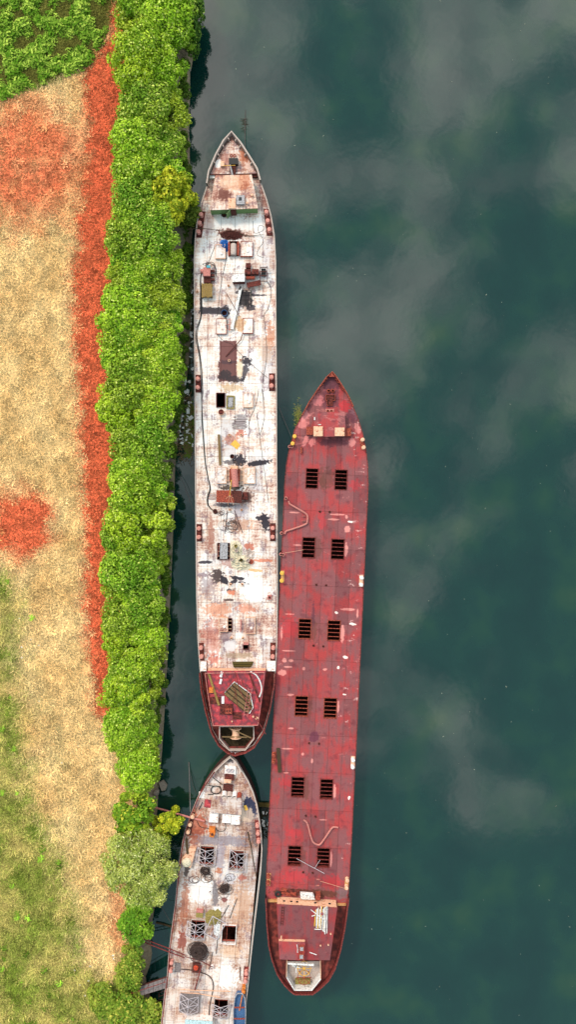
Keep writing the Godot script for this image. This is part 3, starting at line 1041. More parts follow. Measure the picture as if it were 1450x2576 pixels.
func trunk_mesh(seed_: int, hgt: float, spread: float, thick: float) -> ArrayMesh:
	var r := RandomNumberGenerator.new()
	r.seed = seed_
	var b := MB.new()
	var top := Vector3(r.randfn() * 0.15, hgt * 0.4, r.randfn() * 0.15)
	b.tube([Vector3(0, -0.4, 0), Vector3(0, hgt * 0.15, 0), top], thick, 7, thick * 0.7)
	for k in 6:
		var an := TAU * k / 6.0 + r.randf()
		var e := Vector3(cos(an) * spread, hgt * r.randf_range(0.6, 0.85), sin(an) * spread)
		b.tube([top, top.lerp(e, 0.5) + Vector3(0, 0.25, 0), e], thick * 0.5, 5, thick * 0.12)
	return b.mesh()

func tree(called: String, label: String, group: String, base: Vector3, crown: ArrayMesh, trunk: ArrayMesh, sc: Vector3, turn: float) -> Node3D:
	var o := thing(called, label, "bush" if called.ends_with("bush") else "tree", base, group)
	var a := MeshInstance3D.new()
	a.mesh = trunk
	a.material_override = M.bark
	a.name = "trunk"
	o.add_child(a, true)
	var c := MeshInstance3D.new()
	c.mesh = crown
	c.material_override = M.leaf
	c.name = "crown"
	o.add_child(c, true)
	o.rotation.y = turn
	a.scale = sc
	c.scale = sc
	return o

func make_trees() -> void:
	var G0 := Color(0.15, 0.29, 0.01)
	var G1 := Color(0.33, 0.47, 0.03)
	var G2 := Color(0.52, 0.60, 0.12)  # palest leaf tint: leaf highlights put into the colour
	var crowns := []
	var trunks := []
	for k in 9:
		var tn := 0.8 + 0.05 * k
		var yl := [0.0, 0.02, -0.02, 0.05, -0.01, 0.01, -0.03, 0.03, 0.0][k] as float
		crowns.append(crown_mesh(900 + k, 2.6 + (k % 4) * 0.25, 3.9 + (k % 3) * 0.5, 40 + (k % 3) * 8, 9200, 0.3, 0.19, [Color((G0.r + yl) * tn, G0.g * tn, G0.b), Color((G1.r + yl) * tn, G1.g * tn, G1.b), G2], Vector2(0.35, 0.95)))
		trunks.append(trunk_mesh(950 + k, 4.3, 1.7, 0.16))
	var places := [150, "near the leafy weeds", 400, "upstream of the white barge", 640, "beside the white barge's bow", 850, "opposite the cargo winch", 1000, "opposite the dark rust patch", 1180, "beside the floating rubbish", 1450, "opposite the pink tank", 1680, "opposite the stacked timbers", 3000, "beside the white barge's stern"]
	var y := -130.0
	var i := 0
	while y < 2000.0:
		var yy := clampf(y, -130.0, 1985.0)
		var l := table(HEDGE_L, yy)
		var r := table(HEDGE_R, yy)
		var wd := r - l
		var cols := 4 if wd > 190.0 else 3
		if wd < 100.0:
			cols = 1
		for k in cols:
			var f := (k + 0.5) / cols
			var px := l + wd * f + rng.randfn() * 7.0
			if cols > 1 and k == 0:
				px = l + 62.0 + rng.randfn() * 6.0
			elif cols > 1 and k == cols - 1:
				px = r - 49.0 + rng.randfn() * 4.0
			var py := yy + rng.randfn() * 10.0 + (18.0 if k % 2 == 1 else 0.0)
			if py > 1965.0 and k != 1:
				continue
			if Vector2(px - 440.0, py - 490.0).length() < 42.0:
				continue
			var h := 4.2
			var top := at(px, py, h)
			var gh := maxf(0.1, ground_h(px, py) - 0.05)
			var place := ""
			for z in range(0, places.size(), 2):
				if py <= places[z]:
					place = places[z + 1]
					break
			var lbl := "dense bright green tree inside the hedge, " + place
			if k == 0:
				lbl = "bright green hedge tree along the field side, " + place
			elif k == cols - 1:
				lbl = "dark green hedge tree leaning toward the water, " + place
			if rng.randf() < 0.05 and k > 0 and k < cols - 1:
				continue
			var s := rng.randf_range(0.78, 1.16)
			if k == cols - 1 and cols > 1:
				s *= 0.86
			tree("hedge_tree", lbl, "trees of the riverside hedge", Vector3(top.x, gh, top.z), crowns[(i * 5 + i / 9) % 9], trunks[i % 9], Vector3(s, s * rng.randf_range(0.85, 1.2), s), rng.randf() * TAU)
			i += 1
		y += 62.0
	# yellow green trees that stand out of the hedge
	var Y := [Color(0.22, 0.28, 0.01), Color(0.50, 0.50, 0.02), Color(0.66, 0.58, 0.04)]
	var yc := crown_mesh(990, 2.2, 4.6, 26, 6000, 0.34, 0.2, Y, Vector2(0.35, 0.7))
	var yt := trunk_mesh(991, 5.0, 1.4, 0.15)
	var q := at(436, 486, 6.0)
	tree("yellow_green_tree", "yellow green tree standing out of the hedge beside the white barge's bow", "", Vector3(q.x, 0.9, q.z), yc, yt, Vector3(1.15, 1.4, 1.3), 0.4)
	q = at(462, 520, 3.6)
	tree("olive_bush", "dark olive bush hanging over the water beside the yellow green tree", "", Vector3(q.x, 0.4, q.z), crown_mesh(992, 1.6, 3.2, 18, 3000, 0.34, 0.2, [Color(0.07, 0.11, 0.01), Color(0.15, 0.19, 0.015), Color(0.2, 0.22, 0.03)]), yt, Vector3(1, 0.9, 1), 1.0)
	q = at(478, 40, 4.0)
	tree("dark_green_tree", "very dark green tree overhanging the river at the hedge's end", "", Vector3(q.x, 0.5, q.z), crown_mesh(993, 2.4, 4.0, 24, 5200, 0.36, 0.2, [Color(0.03, 0.085, 0.006), Color(0.07, 0.15, 0.01), Color(0.12, 0.2, 0.02)]), yt, Vector3(0.9, 1, 1.5), 0.0)
	q = at(350, 2035, 3.8)
	tree("yellow_green_tree", "lime tinted tree beside dry grass where the hedge ends", "", Vector3(q.x, 1.5, q.z), crown_mesh(994, 2.3, 3.9, 24, 5200, 0.34, 0.2, [Color(0.11, 0.23, 0.01), Color(0.30, 0.38, 0.02), Color(0.46, 0.46, 0.04)], Vector2(0.4, 0.75)), yt, Vector3(1.15, 1, 1.4), 2.0)
	q = at(428, 2082, 4.2)
	tree("yellow_green_tree", "yellow tipped tree reaching over water under the pink boom", "", Vector3(q.x - 0.6, 0.3, q.z), crown_mesh(995, 2.0, 4.4, 34, 6000, 0.28, 0.17, [Color(0.2, 0.27, 0.01), Color(0.44, 0.46, 0.02), Color(0.62, 0.54, 0.04)], Vector2(0.25, 0.6)), yt, Vector3(1.05, 1, 1.0), 3.0)
	q = at(352, 2180, 4.6)
	tree("willow_bush", "large round silvery green willow bush beside the small barge", "", Vector3(q.x, 1.2, q.z), crown_mesh(996, 4.5, 5.0, 90, 24000, 0.34, 0.1, [Color(0.22, 0.29, 0.04), Color(0.46, 0.5, 0.11), Color(0.64, 0.64, 0.28)], Vector2(0.5, 0.95)), trunk_mesh(997, 5.0, 2.6, 0.3), Vector3(1.02, 1, 1.18), 0.3)
	q = at(340, 2318, 3.0)
	tree("round_bush", "round vivid green bush between orange dry grass and dark water", "", Vector3(q.x, 1.2, q.z), crown_mesh(998, 2.4, 3.0, 30, 7000, 0.3, 0.19, [Color(0.08, 0.21, 0.008), Color(0.17, 0.31, 0.015), Color(0.28, 0.4, 0.04)]), yt, Vector3(1, 0.65, 1.25), 0.0)
	var lows := [[335, 2400, 1.1, "green scrub on the bank beside the footbridge's dark water"], [328, 2452, 1.2, "yellowish scrub on the bank above the gangway's foot"], [350, 2548, 1.9, "low olive bush on the bank below the gangway"], [300, 2530, 1.6, "sprawling yellow green bush in the grass near the gangway"], [262, 2500, 1.3, "low pale green bush in the grass inland of the gangway"], [372, 2600, 1.8, "low olive bush over the water below the gangway"]]
	for k in lows.size():
		var L: Array = lows[k]
		q = at(L[0], L[1], 1.9)
		tree("scrub_bush", L[3], "", Vector3(q.x, maxf(0.15, ground_h(L[0], L[1])), q.z), crown_mesh(1010 + k, 1.5, 1.4, 20, 3200, 0.3, 0.15, [Color(0.10, 0.19, 0.012), Color(0.24, 0.29, 0.03), Color(0.40, 0.38, 0.06)], Vector2(0.35, 0.7)), trunk_mesh(1030 + k, 1.2, 0.8, 0.06), Vector3(L[2], 0.85, L[2]), k)
	# a low fringe of dark bushes along the foot of the bank
	var fr := crown_mesh(1050, 0.9, 1.0, 12, 900, 0.3, 0.17, [Color(0.05, 0.11, 0.008), Color(0.1, 0.17, 0.012), Color(0.16, 0.2, 0.03)], Vector2(0.3, 0.5))
	var frt := trunk_mesh(1051, 0.8, 0.5, 0.04)
	y = -40.0
	while y < 1960.0:
		var px := table(BANK_EDGE, y) - rng.randf_range(2.0, 16.0)
		q = at(px, y, 0.4)
		var s := rng.randf_range(0.45, 1.0)
		var place := ""
		for z in range(0, places.size(), 2):
			if y <= places[z]:
				place = places[z + 1]
				break
		tree("fringe_bush", "small dark bush rooted at the waterline, " + place, "dark bushes along the waterline", Vector3(q.x, 0.08, q.z), fr, frt, Vector3(s, s, s), rng.randf() * TAU)
		y += rng.randf_range(12.0, 26.0)

# ---------------------------------------------------------------- ground cover
func tuft_mesh(seed_: int, blades: int, hgt: float, spread: float, wid: float, lean: float) -> ArrayMesh:
	var r := RandomNumberGenerator.new()
	r.seed = seed_
	var b := MB.new()
	b.colored = true
	for k in blades:
		var an := r.randf() * TAU
		var c := Vector3(r.randfn(), 0, r.randfn()) * spread * 0.4
		var e := c + Vector3(cos(an) * lean, hgt * r.randf_range(0.5, 1.0), sin(an) * lean) * r.randf_range(0.6, 1.2)
		var s := Vector3(-sin(an), 0, cos(an)) * wid
		var f := r.randf_range(0.8, 1.2)
		b.tint = Color(f, f, f)
		var nn := (e - c).cross(s).normalized()
		if nn.y < 0.0:
			nn = -nn
		b.tri(c - s, c + s, e, nn, nn, nn)
	return b.mesh()

func leafy_mesh(seed_: int, leaves: int, R: float, hgt: float, len: float) -> ArrayMesh:
	var r := RandomNumberGenerator.new()
	r.seed = seed_
	var b := MB.new()
	b.colored = true
	for k in leaves:
		var an := r.randf() * TAU
		var rad := sqrt(r.randf()) * R
		var f := r.randf_range(0.75, 1.25)
		b.tint = Color(f, f, f * 0.9)
		leaf_quad(b, Vector3(cos(an) * rad, hgt * r.randf_range(0.3, 1.0) * (1.0 - rad / R * 0.5), sin(an) * rad), Vector3(r.randfn() * 0.4, 1, r.randfn() * 0.4).normalized(), len * r.randf_range(0.7, 1.3), len * 0.6, r)
	return b.mesh()

func scatter(called: String, label: String, category: String, m: Mesh, mt: Material, xf: Array, cl: Array) -> void:
	var mm := MultiMesh.new()
	mm.transform_format = MultiMesh.TRANSFORM_3D
	mm.use_colors = true
	mm.mesh = m
	mm.instance_count = xf.size()
	for k in xf.size():
		mm.set_instance_transform(k, xf[k])
		mm.set_instance_color(k, cl[k])
	var i := MultiMeshInstance3D.new()
	i.multimesh = mm
	i.material_override = mt
	i.name = numbered(called)
	add_child(i)
	i.set_meta("label", label)
	i.set_meta("category", category)
	i.set_meta("kind", "stuff")

func ground_col(px: float, py: float) -> Color:
	var u := clampi(int((px - ground_rect.position.x) / ground_rect.size.x * ground_img.get_width()), 0, ground_img.get_width() - 1)
	var v := clampi(int((py - ground_rect.position.y) / ground_rect.size.y * ground_img.get_height()), 0, ground_img.get_height() - 1)
	return ground_img.get_pixel(u, v).srgb_to_linear()

func make_grass() -> void:
	var dry := [[], []]
	var red := [[], []]
	var grn := [[], []]
	var weeds := [[], []]
	var nz := FastNoiseLite.new()
	nz.seed = 77
	nz.frequency = 0.012
	for k in 90000:
		var px := rng.randf_range(-90.0, 345.0)
		var py := rng.randf_range(-90.0, 2670.0)
		if px > table(BANK_EDGE, py) - 12.0:
			continue
		if py < 1990.0 and px > table(HEDGE_L, py) + 60.0:
			continue
		var c := ground_col(px + rng.randfn() * 9.0, py + rng.randfn() * 9.0)
		if c.r + c.g < 0.16 and py > 400.0:
			continue
		var h := ground_h(px, py)
		var pos := Vector3((px - 725.0) * 0.05, h - 0.02, (py - 1288.0) * 0.05)
		var s := rng.randf_range(0.6, 1.3)
		var xf := Transform3D(Basis(Vector3.UP, rng.randf() * TAU).scaled(Vector3(s, s, s)), pos)
		var f := 0.35 + 1.5 * pow(rng.randf(), 1.3)
		if py < table(GREEN_TOP, px) - 6.0:
			var wn := nz.get_noise_2d(px, py)
			if wn > -0.1 and rng.randf() < 0.22 + wn * 0.5:
				var t := rng.randf()
				var wc := Color(0.09, 0.21, 0.012).lerp(Color(0.42, 0.56, 0.08), t * t)
				weeds[0].append(xf.scaled_local(Vector3.ONE * (1.0 + wn * 1.2)))
				weeds[1].append(wc)
			else:
				grn[0].append(xf)
				grn[1].append(Color(0.15, 0.145, 0.03).lerp(Color(0.10, 0.16, 0.02), clampf(wn * 3.0 + 0.5, 0.0, 1.0)) * f)
			continue
		c = Color(c.r * f, c.g * f, c.b * f)
		if c.r > c.g * 2.4:
			red[0].append(xf)
			red[1].append(c * 1.3)
		elif c.g > c.r * 0.92:
			grn[0].append(xf)
			grn[1].append(c * 1.15)
			if rng.randf() < 0.03 and nz.get_noise_2d(px * 2.0, py * 2.0) > 0.25:
				weeds[0].append(xf)
				weeds[1].append(Color(0.20, 0.36, 0.03) * f)
		else:
			dry[0].append(xf)
			dry[1].append(c * 1.3)
	scatter("dry_grass", "dry straw coloured grass of the field", "grass", tuft_mesh(1, 9, 0.3, 0.34, 0.045, 0.5), M.blade, dry[0], dry[1])
	scatter("red_litter", "red fallen leaf litter and red stalks on the ground", "leaf litter", tuft_mesh(2, 9, 0.22, 0.36, 0.06, 0.32), M.blade, red[0], red[1])
	scatter("green_grass", "short olive green grass of the field", "grass", tuft_mesh(3, 9, 0.3, 0.34, 0.045, 0.42), M.blade, grn[0], grn[1])
	scatter("leafy_weeds", "bright green leafy weeds covering the field's corner", "weeds", leafy_mesh(4, 18, 0.38, 0.5, 0.26), M.blade, weeds[0], weeds[1])
	var fx := [[], []]
	for k in 380:
		var px := rng.randf_range(440.0, 1500.0)
		var py := rng.randf_range(-40.0, 2620.0)
		if px < table(BANK_EDGE, py) + 8.0:
			continue
		var s := pow(rng.randf(), 3.0) * 0.9 + 0.35
		var pos := at(px, py, 0.012)
		fx[0].append(Transform3D(Basis(Vector3.UP, rng.randf() * TAU).scaled(Vector3(s, s, s)), pos))
		fx[1].append(Color(0.26, 0.28, 0.24) * rng.randf_range(0.5, 1.3))
	scatter("foam_flecks", "tiny pale flecks of foam and scum drifting on the river", "foam", leafy_mesh(5, 3, 0.05, 0.012, 0.11), M.blade, fx[0], fx[1])

# ---------------------------------------------------------------- barges
func outline(pts: Array) -> PackedVector2Array:
	return poly("D", pts)

func local_cells(b: Node3D, ol: PackedVector2Array, holes: Array, pivot: Vector2, deg: float, cw: float, cl: float, c0: Vector2, nx: int, ny: int, ymin: float, ymax: float, mats: Array, ur: Rect2, base_m: Material) -> void:
	var ang := deg_to_rad(deg)
	var bm := mb()
	for j in ny:
		var shift := 0.0
		for i in nx:
			var x0 := c0.x + i * cw
			var x1 := x0 + cw
			var y0 := c0.y + j * cl + shift
			var y1 := y0 + cl
			var cuts := [x0, x1]
			var apart := false
			for hp in holes:
				var hc := Vector2.ZERO
				var lo := Vector2(1e9, 1e9)
				var hi := Vector2(-1e9, -1e9)
				for q in hp:
					var lq: Vector2 = (q - pivot).rotated(-ang)
					hc += lq / hp.size()
					lo = lo.min(lq)
					hi = hi.max(lq)
				if hi.y > y0 and lo.y < y1 and hc.x > x0 and hc.x < x1:
					cuts.append(hc.x)
					if (lo.y <= y0 + 0.05 and hi.y >= y1 - 0.05) or (lo.x <= x0 + 0.05 and hi.x >= x1 - 0.05):
						apart = true
			cuts.sort()
			var pm := mb()
			pm.ur = ur
			for k in cuts.size() - 1:
				for pass_i in 2:
					var g := 0.014 if pass_i == 0 else 0.0
					var gl := g if k == 0 else 0.0
					var gr := g if k == cuts.size() - 2 else 0.0
					var cell := PackedVector2Array()
					for q in [Vector2(cuts[k] + gl, y0 + g), Vector2(cuts[k + 1] - gr, y0 + g), Vector2(cuts[k + 1] - gr, y1 - g), Vector2(cuts[k] + gl, y1 - g)]:
						cell.append(pivot + q.rotated(ang))
					var work: Array = Geometry2D.intersect_polygons(cell, ol)
					for hp in holes:
						var nxt := []
						for w in work:
							for cpy in Geometry2D.clip_polygons(w, hp):
								nxt.append(cpy)
						work = nxt
					for w in work:
						if w.size() < 3:
							continue
						if pass_i == 0:
							if (cuts.size() == 2 or apart) and pm.v.size() > 0:
								part(pm, "deck_plate", mats[0], b)
								pm = mb()
								pm.ur = ur
							pm.prism(w, DK - 0.03, DK + rng.randf_range(0.0, 0.006))
						else:
							bm.sheet(w, DK - 0.03)
			if pm.v.size() > 0:
				part(pm, "deck_plate", mats[0] if rng.randf() < 0.5 else mats[rng.randi() % mats.size()], b)
	part(bm, "deck_base", base_m, b)

var hull_lines := []
func hull_parts(b: Node3D, ol: PackedVector2Array, m: Material) -> void:
	hull_lines.append(ol)
	var h := mb()
	h.sides(ol, -2.0, DK - 0.002, 0.0)
	part(h, "hull", m, b)
	var fl := mb()
	var ins := Geometry2D.offset_polygon(ol, -0.06)
	fl.sheet(ins[0], -1.9)
	part(fl, "hold_floor", M.hold, b)

func rim(b: Node3D, ol: PackedVector2Array, called: String, m: Material, th: float, y0: float, y1: float) -> void:
	var r := mb()
	var pts := PackedVector2Array()
	for q in ol:
		pts.append(q)
	pts.append(ol[0])
	r.strip(pts, th, y0, y1)
	part(r, called, m, b)

func bollard(b: Node3D, crop: String, plate: Array, caps: Array, pm: Material, cm: Material, rad: float = 0.27, label: String = "") -> void:
	var pl := mb()
	pl.prism(poly(crop, plate, 0.03), DK - 0.01, DK + 0.05)
	var q := part(pl, "bollard", pm, b)
	if label != "":
		q.set_meta("label", label)
	for i in range(0, caps.size(), 2):
		var c := p(crop, caps[i], caps[i + 1], 0.6)
		c.y = DK + 0.05
		var s := mb()
		s.lathe(c, [rad * 0.95, 0.0, rad * 0.72, 0.06, rad * 0.7, 0.4, rad * 0.98, 0.46, rad, 0.54, rad * 0.9, 0.6, rad * 0.4, 0.625, 0.0, 0.63])
		part(s, "post", cm, q)

func vent_pipe(b: Node3D, crop: String, x: float, y: float, r: float, h: float, m: Material) -> void:
	var c := p(crop, x, y, h)
	c.y = DK
	var s := mb()
	s.lathe(c, [r * 1.35, 0.0, r * 1.3, 0.03, r, 0.04, r, h, r * 0.7, h, r * 0.68, 0.02], 12)
	var q := part(s, "vent_pipe", m, b)
	var v := mb()
	v.lathe(c, [r * 0.68, 0.02, 0.0, 0.021], 12)
	part(v, "opening", M.rust_dark, q)

func low_box(b: Node3D, called: String, crop: String, a: Array, dh: float, h: float, m: Material, deg: float = 0.0) -> MeshInstance3D:
	# a box whose top shows at the rectangle a
	var s := mb()
	s.prism(rect(crop, a[0], a[1], a[2], a[3], dh + h, deg), DK + dh, DK + dh + h)
	return part(s, called, m, b)

func rail_line(s: MB, pts: Array, r: float = 0.03) -> void:
	for i in pts.size() - 1:
		s.beam(pts[i], pts[i + 1], r * 2.0, r * 2.0)

func railing(b: Node3D, pts: Array, h: float, m: Material, closed: bool = false) -> void:
	# pts: foot points; two rails and a post at each point, joined into one railing part
	var s := mb()
	var k := pts.size()
	for i in k:
		s.beam(pts[i], pts[i] + Vector3(0, h, 0), 0.05, 0.05)
		if i < k - 1 or closed:
			var q: Vector3 = pts[(i + 1) % k]
			for f in [0.5, 1.0]:
				s.beam(pts[i] + Vector3(0, h * f, 0), q + Vector3(0, h * f, 0), 0.045, 0.045)
	part(s, "railing", m, b)

func white_barge() -> void:
	var c := white_deck_canvas()
	var mats := plan_mats(c, 0.6)
	var ol := outline([584, 341, 606, 367, 627, 399, 648, 433, 656, 460, 670, 500, 682, 543, 690, 591, 693.6, 657, 694, 760, 695.5, 950, 696, 1150, 697.5, 1300, 698, 1500, 696.5, 1611, 694, 1678, 690, 1723, 680, 1782, 664, 1838, 640, 1875, 619, 1888, 592, 1895, 573, 1888, 552, 1870, 534, 1838, 519, 1784, 508, 1731, 503, 1675, 498.5, 1611, 495, 1500, 493, 1300, 491.5, 1150, 490.5, 950, 489.5, 760, 489, 657, 491.5, 599, 496, 559, 507, 511, 523, 463, 527, 439, 544, 399, 564, 363])
	var b := thing("moored_barge", "long derelict barge with flaking white deck and rust, moored beside the hedge", "barge", Vector3(-6.6, 0, -8.5))
	hull_parts(b, ol, M.hull)
	var holes := [rect("W3", 472, 84, 552, 217), rect("W4", 481, 290, 596, 442), rect("W4", 580, 1000, 618, 1122), rect("W4", 725, 1247, 772, 1292), rect("W1", 592, 1262, 676, 1402),
		poly("W5", [505, 815, 820, 815, 820, 925, 740, 1030, 592, 1030, 505, 925])]
	local_cells(b, ol, holes, xz(p("D", 592, 1100)), 0.0, 1.74, 4.6, Vector2(-5.25, -39.0), 6, 18, 0, 0, mats, c.metres(), M.rust_dark)
	rim(b, ol, "rub_rail", M.crust, 0.14, DK - 0.25, DK + 0.07)
	# bow: bulwark, raised forecastle, deckhouse
	var bul := mb()
	bul.strip(outline([522, 470, 527, 439, 544, 399, 564, 363, 584, 341, 606, 367, 627, 399, 648, 433, 656, 462]), 0.16, DK + 0.03, DK + 1.0)
	part(bul, "bulwark", M.crust, b)
	for q in [[575, 352], [562, 370], [550, 392], [540, 411], [593, 356], [604, 372], [617, 392], [632, 414]]:
		var st := mb()
		var a := p("D", q[0], q[1], 0.5)
		st.box(a, Vector3(0.28, 0.8, 0.08), Basis(Vector3.UP, 0.9 if q[0] > 584 else -0.9))
		part(st, "bulwark_bracket", M.crust, b)
	var fc := mb()
	fc.ur = c.metres()
	fc.prism(poly("W1", [618, 300, 700, 380, 775, 490, 850, 620, 415, 628, 470, 500, 540, 375], 0.45), DK, DK + 0.45)
	part(fc, "forecastle_deck", mats[0], b)
	var lip := mb()
	var la := p("W1", 405, 632, 0.45)
	var lb := p("W1", 860, 622, 0.45)
	lip.beam(la + Vector3(0, 0.03, 0.05), lb + Vector3(0, 0.03, 0.05), 0.1, 0.1)
	part(lip, "deck_edge", M.rust_dark, b)
	var dh := mb()
	var roofp := poly("W1", [465, 645, 800, 638, 858, 945, 412, 962], 1.5)
	dh.sides(roofp, DK, DK + 1.44)
	var house := part(dh, "deckhouse", M.green, b)
	var rf := mb()
	rf.ur = c.metres()
	var over := Geometry2D.offset_polygon(roofp, 0.07)
	rf.prism(over[0], DK + 1.44, DK + 1.52)
	part(rf, "roof", mats[2], house)
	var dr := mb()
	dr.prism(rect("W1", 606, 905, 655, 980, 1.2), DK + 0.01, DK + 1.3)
	part(dr, "doorway_shade", M.rust_dark, house)  # solid block; the dark inside the open door is put into its colour
	var df := mb()
	df.beam(p("W1", 605, 950, 1.5) + Vector3(0, -0.75, 0.1), p("W1", 565, 985, 1.5) + Vector3(0, -0.75, 0.2), 0.05, 1.4)
	part(df, "door", M.green, house)
	var pch := mb()
	pch.prism(rect("W1", 585, 855, 652, 950, 1.62), DK + 1.5, DK + 1.62)
	part(pch, "porch_roof", M.cream, house)
	var sk := mb()
	sk.prism(rect("W1", 658, 826, 737, 910, 1.9), DK + 1.5, DK + 1.9)
	var sky := part(sk, "skylight", M.grey, house)
	sky.set_meta("label", "pale grey square skylight with a dark pane")
	var sp := mb()
	sp.prism(rect("W1", 682, 845, 710, 876, 1.93), DK + 1.88, DK + 1.93)
	part(sp, "pane", M.pane, house)
	for q in [[808, 822, 0.17], [762, 898, 0.15]]:
		var vc := mb()
		var cc := p("W1", q[0], q[1], 1.8)
		cc.y = DK + 1.5
		vc.lathe(cc, [0.1, 0, 0.1, 0.2, q[2], 0.22, q[2], 0.28, 0.05, 0.34, 0, 0.35], 10)
		part(vc, "roof_vent", M.cream, house)
	# windlass in the bow
	var wl := mb()
	wl.prism(rect("W1", 588, 474, 676, 530, 1.0), DK + 0.45, DK + 0.95)
	var wlp := part(wl, "windlass", M.black, b)
	for q in [[598, 530, 655, 600], [600, 600, 650, 640]]:
		var wf := mb()
		wf.prism(rect("W1", q[0], q[1], q[2], q[3], 0.75), DK + 0.45, DK + 0.7)
		part(wf, "gearbox", M.rust_dark, wlp)
	var wb := mb()
	wb.tube([p("W1", 540, 548, 1.0), p("W1", 650, 545, 1.0)], 0.04)
	part(wb, "brake_bar", M.yellow, wlp)
	var wh := mb()
	wh.tube(line3("W1", [600, 540, 615, 600, 625, 655], 0.9), 0.09, 8, 0.14)
	part(wh, "chain_pipe", M.grey, wlp)
	for q in [612, 643]:
		var hp := mb()
		hp.ring(p("W1", q, 455, 0.6), 0.17, 0.05)
		part(hp, "hawse_pipe", M.rust, b)
	low_box(b, "locker", "W1", [510, 505, 545, 550], 0.45, 0.3, M.cream)
	low_box(b, "locker", "W1", [408, 640, 455, 664], 0.0, 0.35, M.white)
	low_box(b, "locker", "W1", [805, 634, 858, 652], 0.0, 0.35, M.rust_dark)
	# low hatch covers along the middle
	var covers := [["W1", 700, 1262, 812, 1402], ["W1", 462, 1292, 555, 1422], ["W2", 472, 590, 566, 732], ["W2", 720, 586, 816, 726], ["W3", 474, 782, 566, 935], ["W3", 728, 782, 834, 935], ["W4", 497, 992, 578, 1124], ["W4", 746, 992, 836, 1145], ["W3", 725, 82, 815, 215]]
	for k in covers.size():
		var q: Array = covers[k]
		var s := mb()
		s.ur = c.metres()
		s.prism(rect(q[0], q[1], q[2], q[3], q[4], 0.28), DK, DK + 0.28)
		var cv := part(s, "hatch_cover", mats[k % 3], b)
		var e := mb()
		var rp := rect(q[0], q[1], q[2], q[3], q[4], 0.28)
		rp.append(rp[0])
		e.strip(rp, 0.07, DK + 0.02, DK + 0.31)
		part(e, "coaming", M.rust if k in [2, 3, 0] else M.cream, cv)
		var vv := mb()
		var vc := xz(p(q[0], lerpf(q[1], q[3], 0.6), lerpf(q[2], q[4], 0.66), 0.3))
		vv.lathe(Vector3(vc.x, DK + 0.28, vc.y), [0.17, 0, 0.17, 0.08, 0.1, 0.12, 0, 0.12], 10)
		part(vv, "cap", M.white, cv)
	# coamings of the open hatches
	for k in 4:
		var rp: PackedVector2Array = holes[k].duplicate()
		rp.append(rp[0])
		var s := mb()
		s.strip(rp, 0.08, DK - 0.6, DK + 0.16)
		var hc := part(s, "open_hatch", M.brown if k != 1 else M.rust_dark, b)
		if k == 2 or k == 1:
			for f in [0.2, 0.5, 0.8]:
				var bar := mb()
				var a2: Vector2 = rp[0].lerp(rp[3], f)
				var b2: Vector2 = rp[1].lerp(rp[2], f)
				bar.beam(Vector3(a2.x, DK + 0.05, a2.y), Vector3(b2.x, DK + 0.05, b2.y), 0.05, 0.05)
				part(bar, "bar", M.cream, hc)
	var lid := mb()
	lid.prism(rect("W4", 727, 1233, 775, 1250, 0.5), DK + 0.03, DK + 0.5)
	part(lid, "hatch_lid", M.pink, b)
	var wellw := mb()
	var wr := rect("W1", 592, 1262, 676, 1402)
	wr.append(wr[0])
	wellw.strip(wr, 0.06, DK - 0.6, DK + 0.05)
	part(wellw, "winch_well", M.rust_dark, b)
	for q in [[590, 1270, 1390], [676, 1262, 1388]]:
		low_box(b, "winch_post", "W1", [q[0] - 9, q[1], q[0] + 9, q[2]], 0.0, 0.55, M.rust)
	for q in [["W3", 602, 798, 915], ["W3", 684, 798, 915]]:
		low_box(b, "winch_post", q[0], [q[1] - 8, q[2], q[1] + 8, q[3]], 0.0, 0.5, M.rust)
	for q in [["W2", 585, 273], ["W2", 590, 981], ["W2", 698, 978], ["W3", 593, 477], ["W3", 702, 475], ["W3", 597, 1185], ["W3", 708, 1185], ["W4", 605, 681], ["W4", 715, 681], ["W4", 612, 1188], ["W4", 720, 1188], ["W1", 776, 1298], ["W2", 288, 330]]:
		vent_pipe(b, q[0], q[1], q[2], 0.13, 0.3, M.cream)
	# bollards
	bollard(b, "W1", [318, 978, 366, 980, 332, 1226, 275, 1226], [325, 1005, 312, 1085, 300, 1166], M.brown, M.cap)
	bollard(b, "W1", [915, 955, 966, 955, 1004, 1208, 948, 1210], [943, 982, 956, 1064, 970, 1147], M.brown, M.cap)
	bollard(b, "W2", [273, 1120, 327, 1120, 327, 1285, 273, 1285], [293, 1154, 292, 1235], M.brown, M.cap)
	bollard(b, "W2", [968, 1105, 1026, 1105, 1026, 1272, 968, 1272], [992, 1139, 992, 1220], M.brown, M.cap)
	bollard(b, "W4", [281, 110, 336, 110, 336, 275, 285, 275], [303, 152, 302, 234], M.brown, M.cap)
	bollard(b, "W4", [976, 102, 1030, 102, 1032, 272, 978, 272], [1002, 149, 1002, 232], M.brown, M.cap)
	bollard(b, "W4", [297, 1230, 352, 1230, 358, 1396, 306, 1396], [322, 1281, 327, 1363], M.brown, M.cap)
	bollard(b, "W4", [980, 1228, 1035, 1228, 1032, 1398, 980, 1398], [1007, 1281, 1003, 1364], M.brown, M.cap)
	# stern: dark alleys, bulwark, cabin
	var al := mb()
	al.prism(outline([691, 1684, 688, 1723, 678, 1782, 662, 1836, 638, 1872, 618, 1885, 592, 1891, 574, 1885, 554, 1867, 536, 1836, 521, 1782, 510, 1731, 506, 1684, 553, 1684, 556, 1852, 575, 1877, 617, 1877, 638, 1852, 641, 1684]), DK - 0.01, DK + 0.012)
	part(al, "stern_deck", M.alley, b)
	var sb := mb()
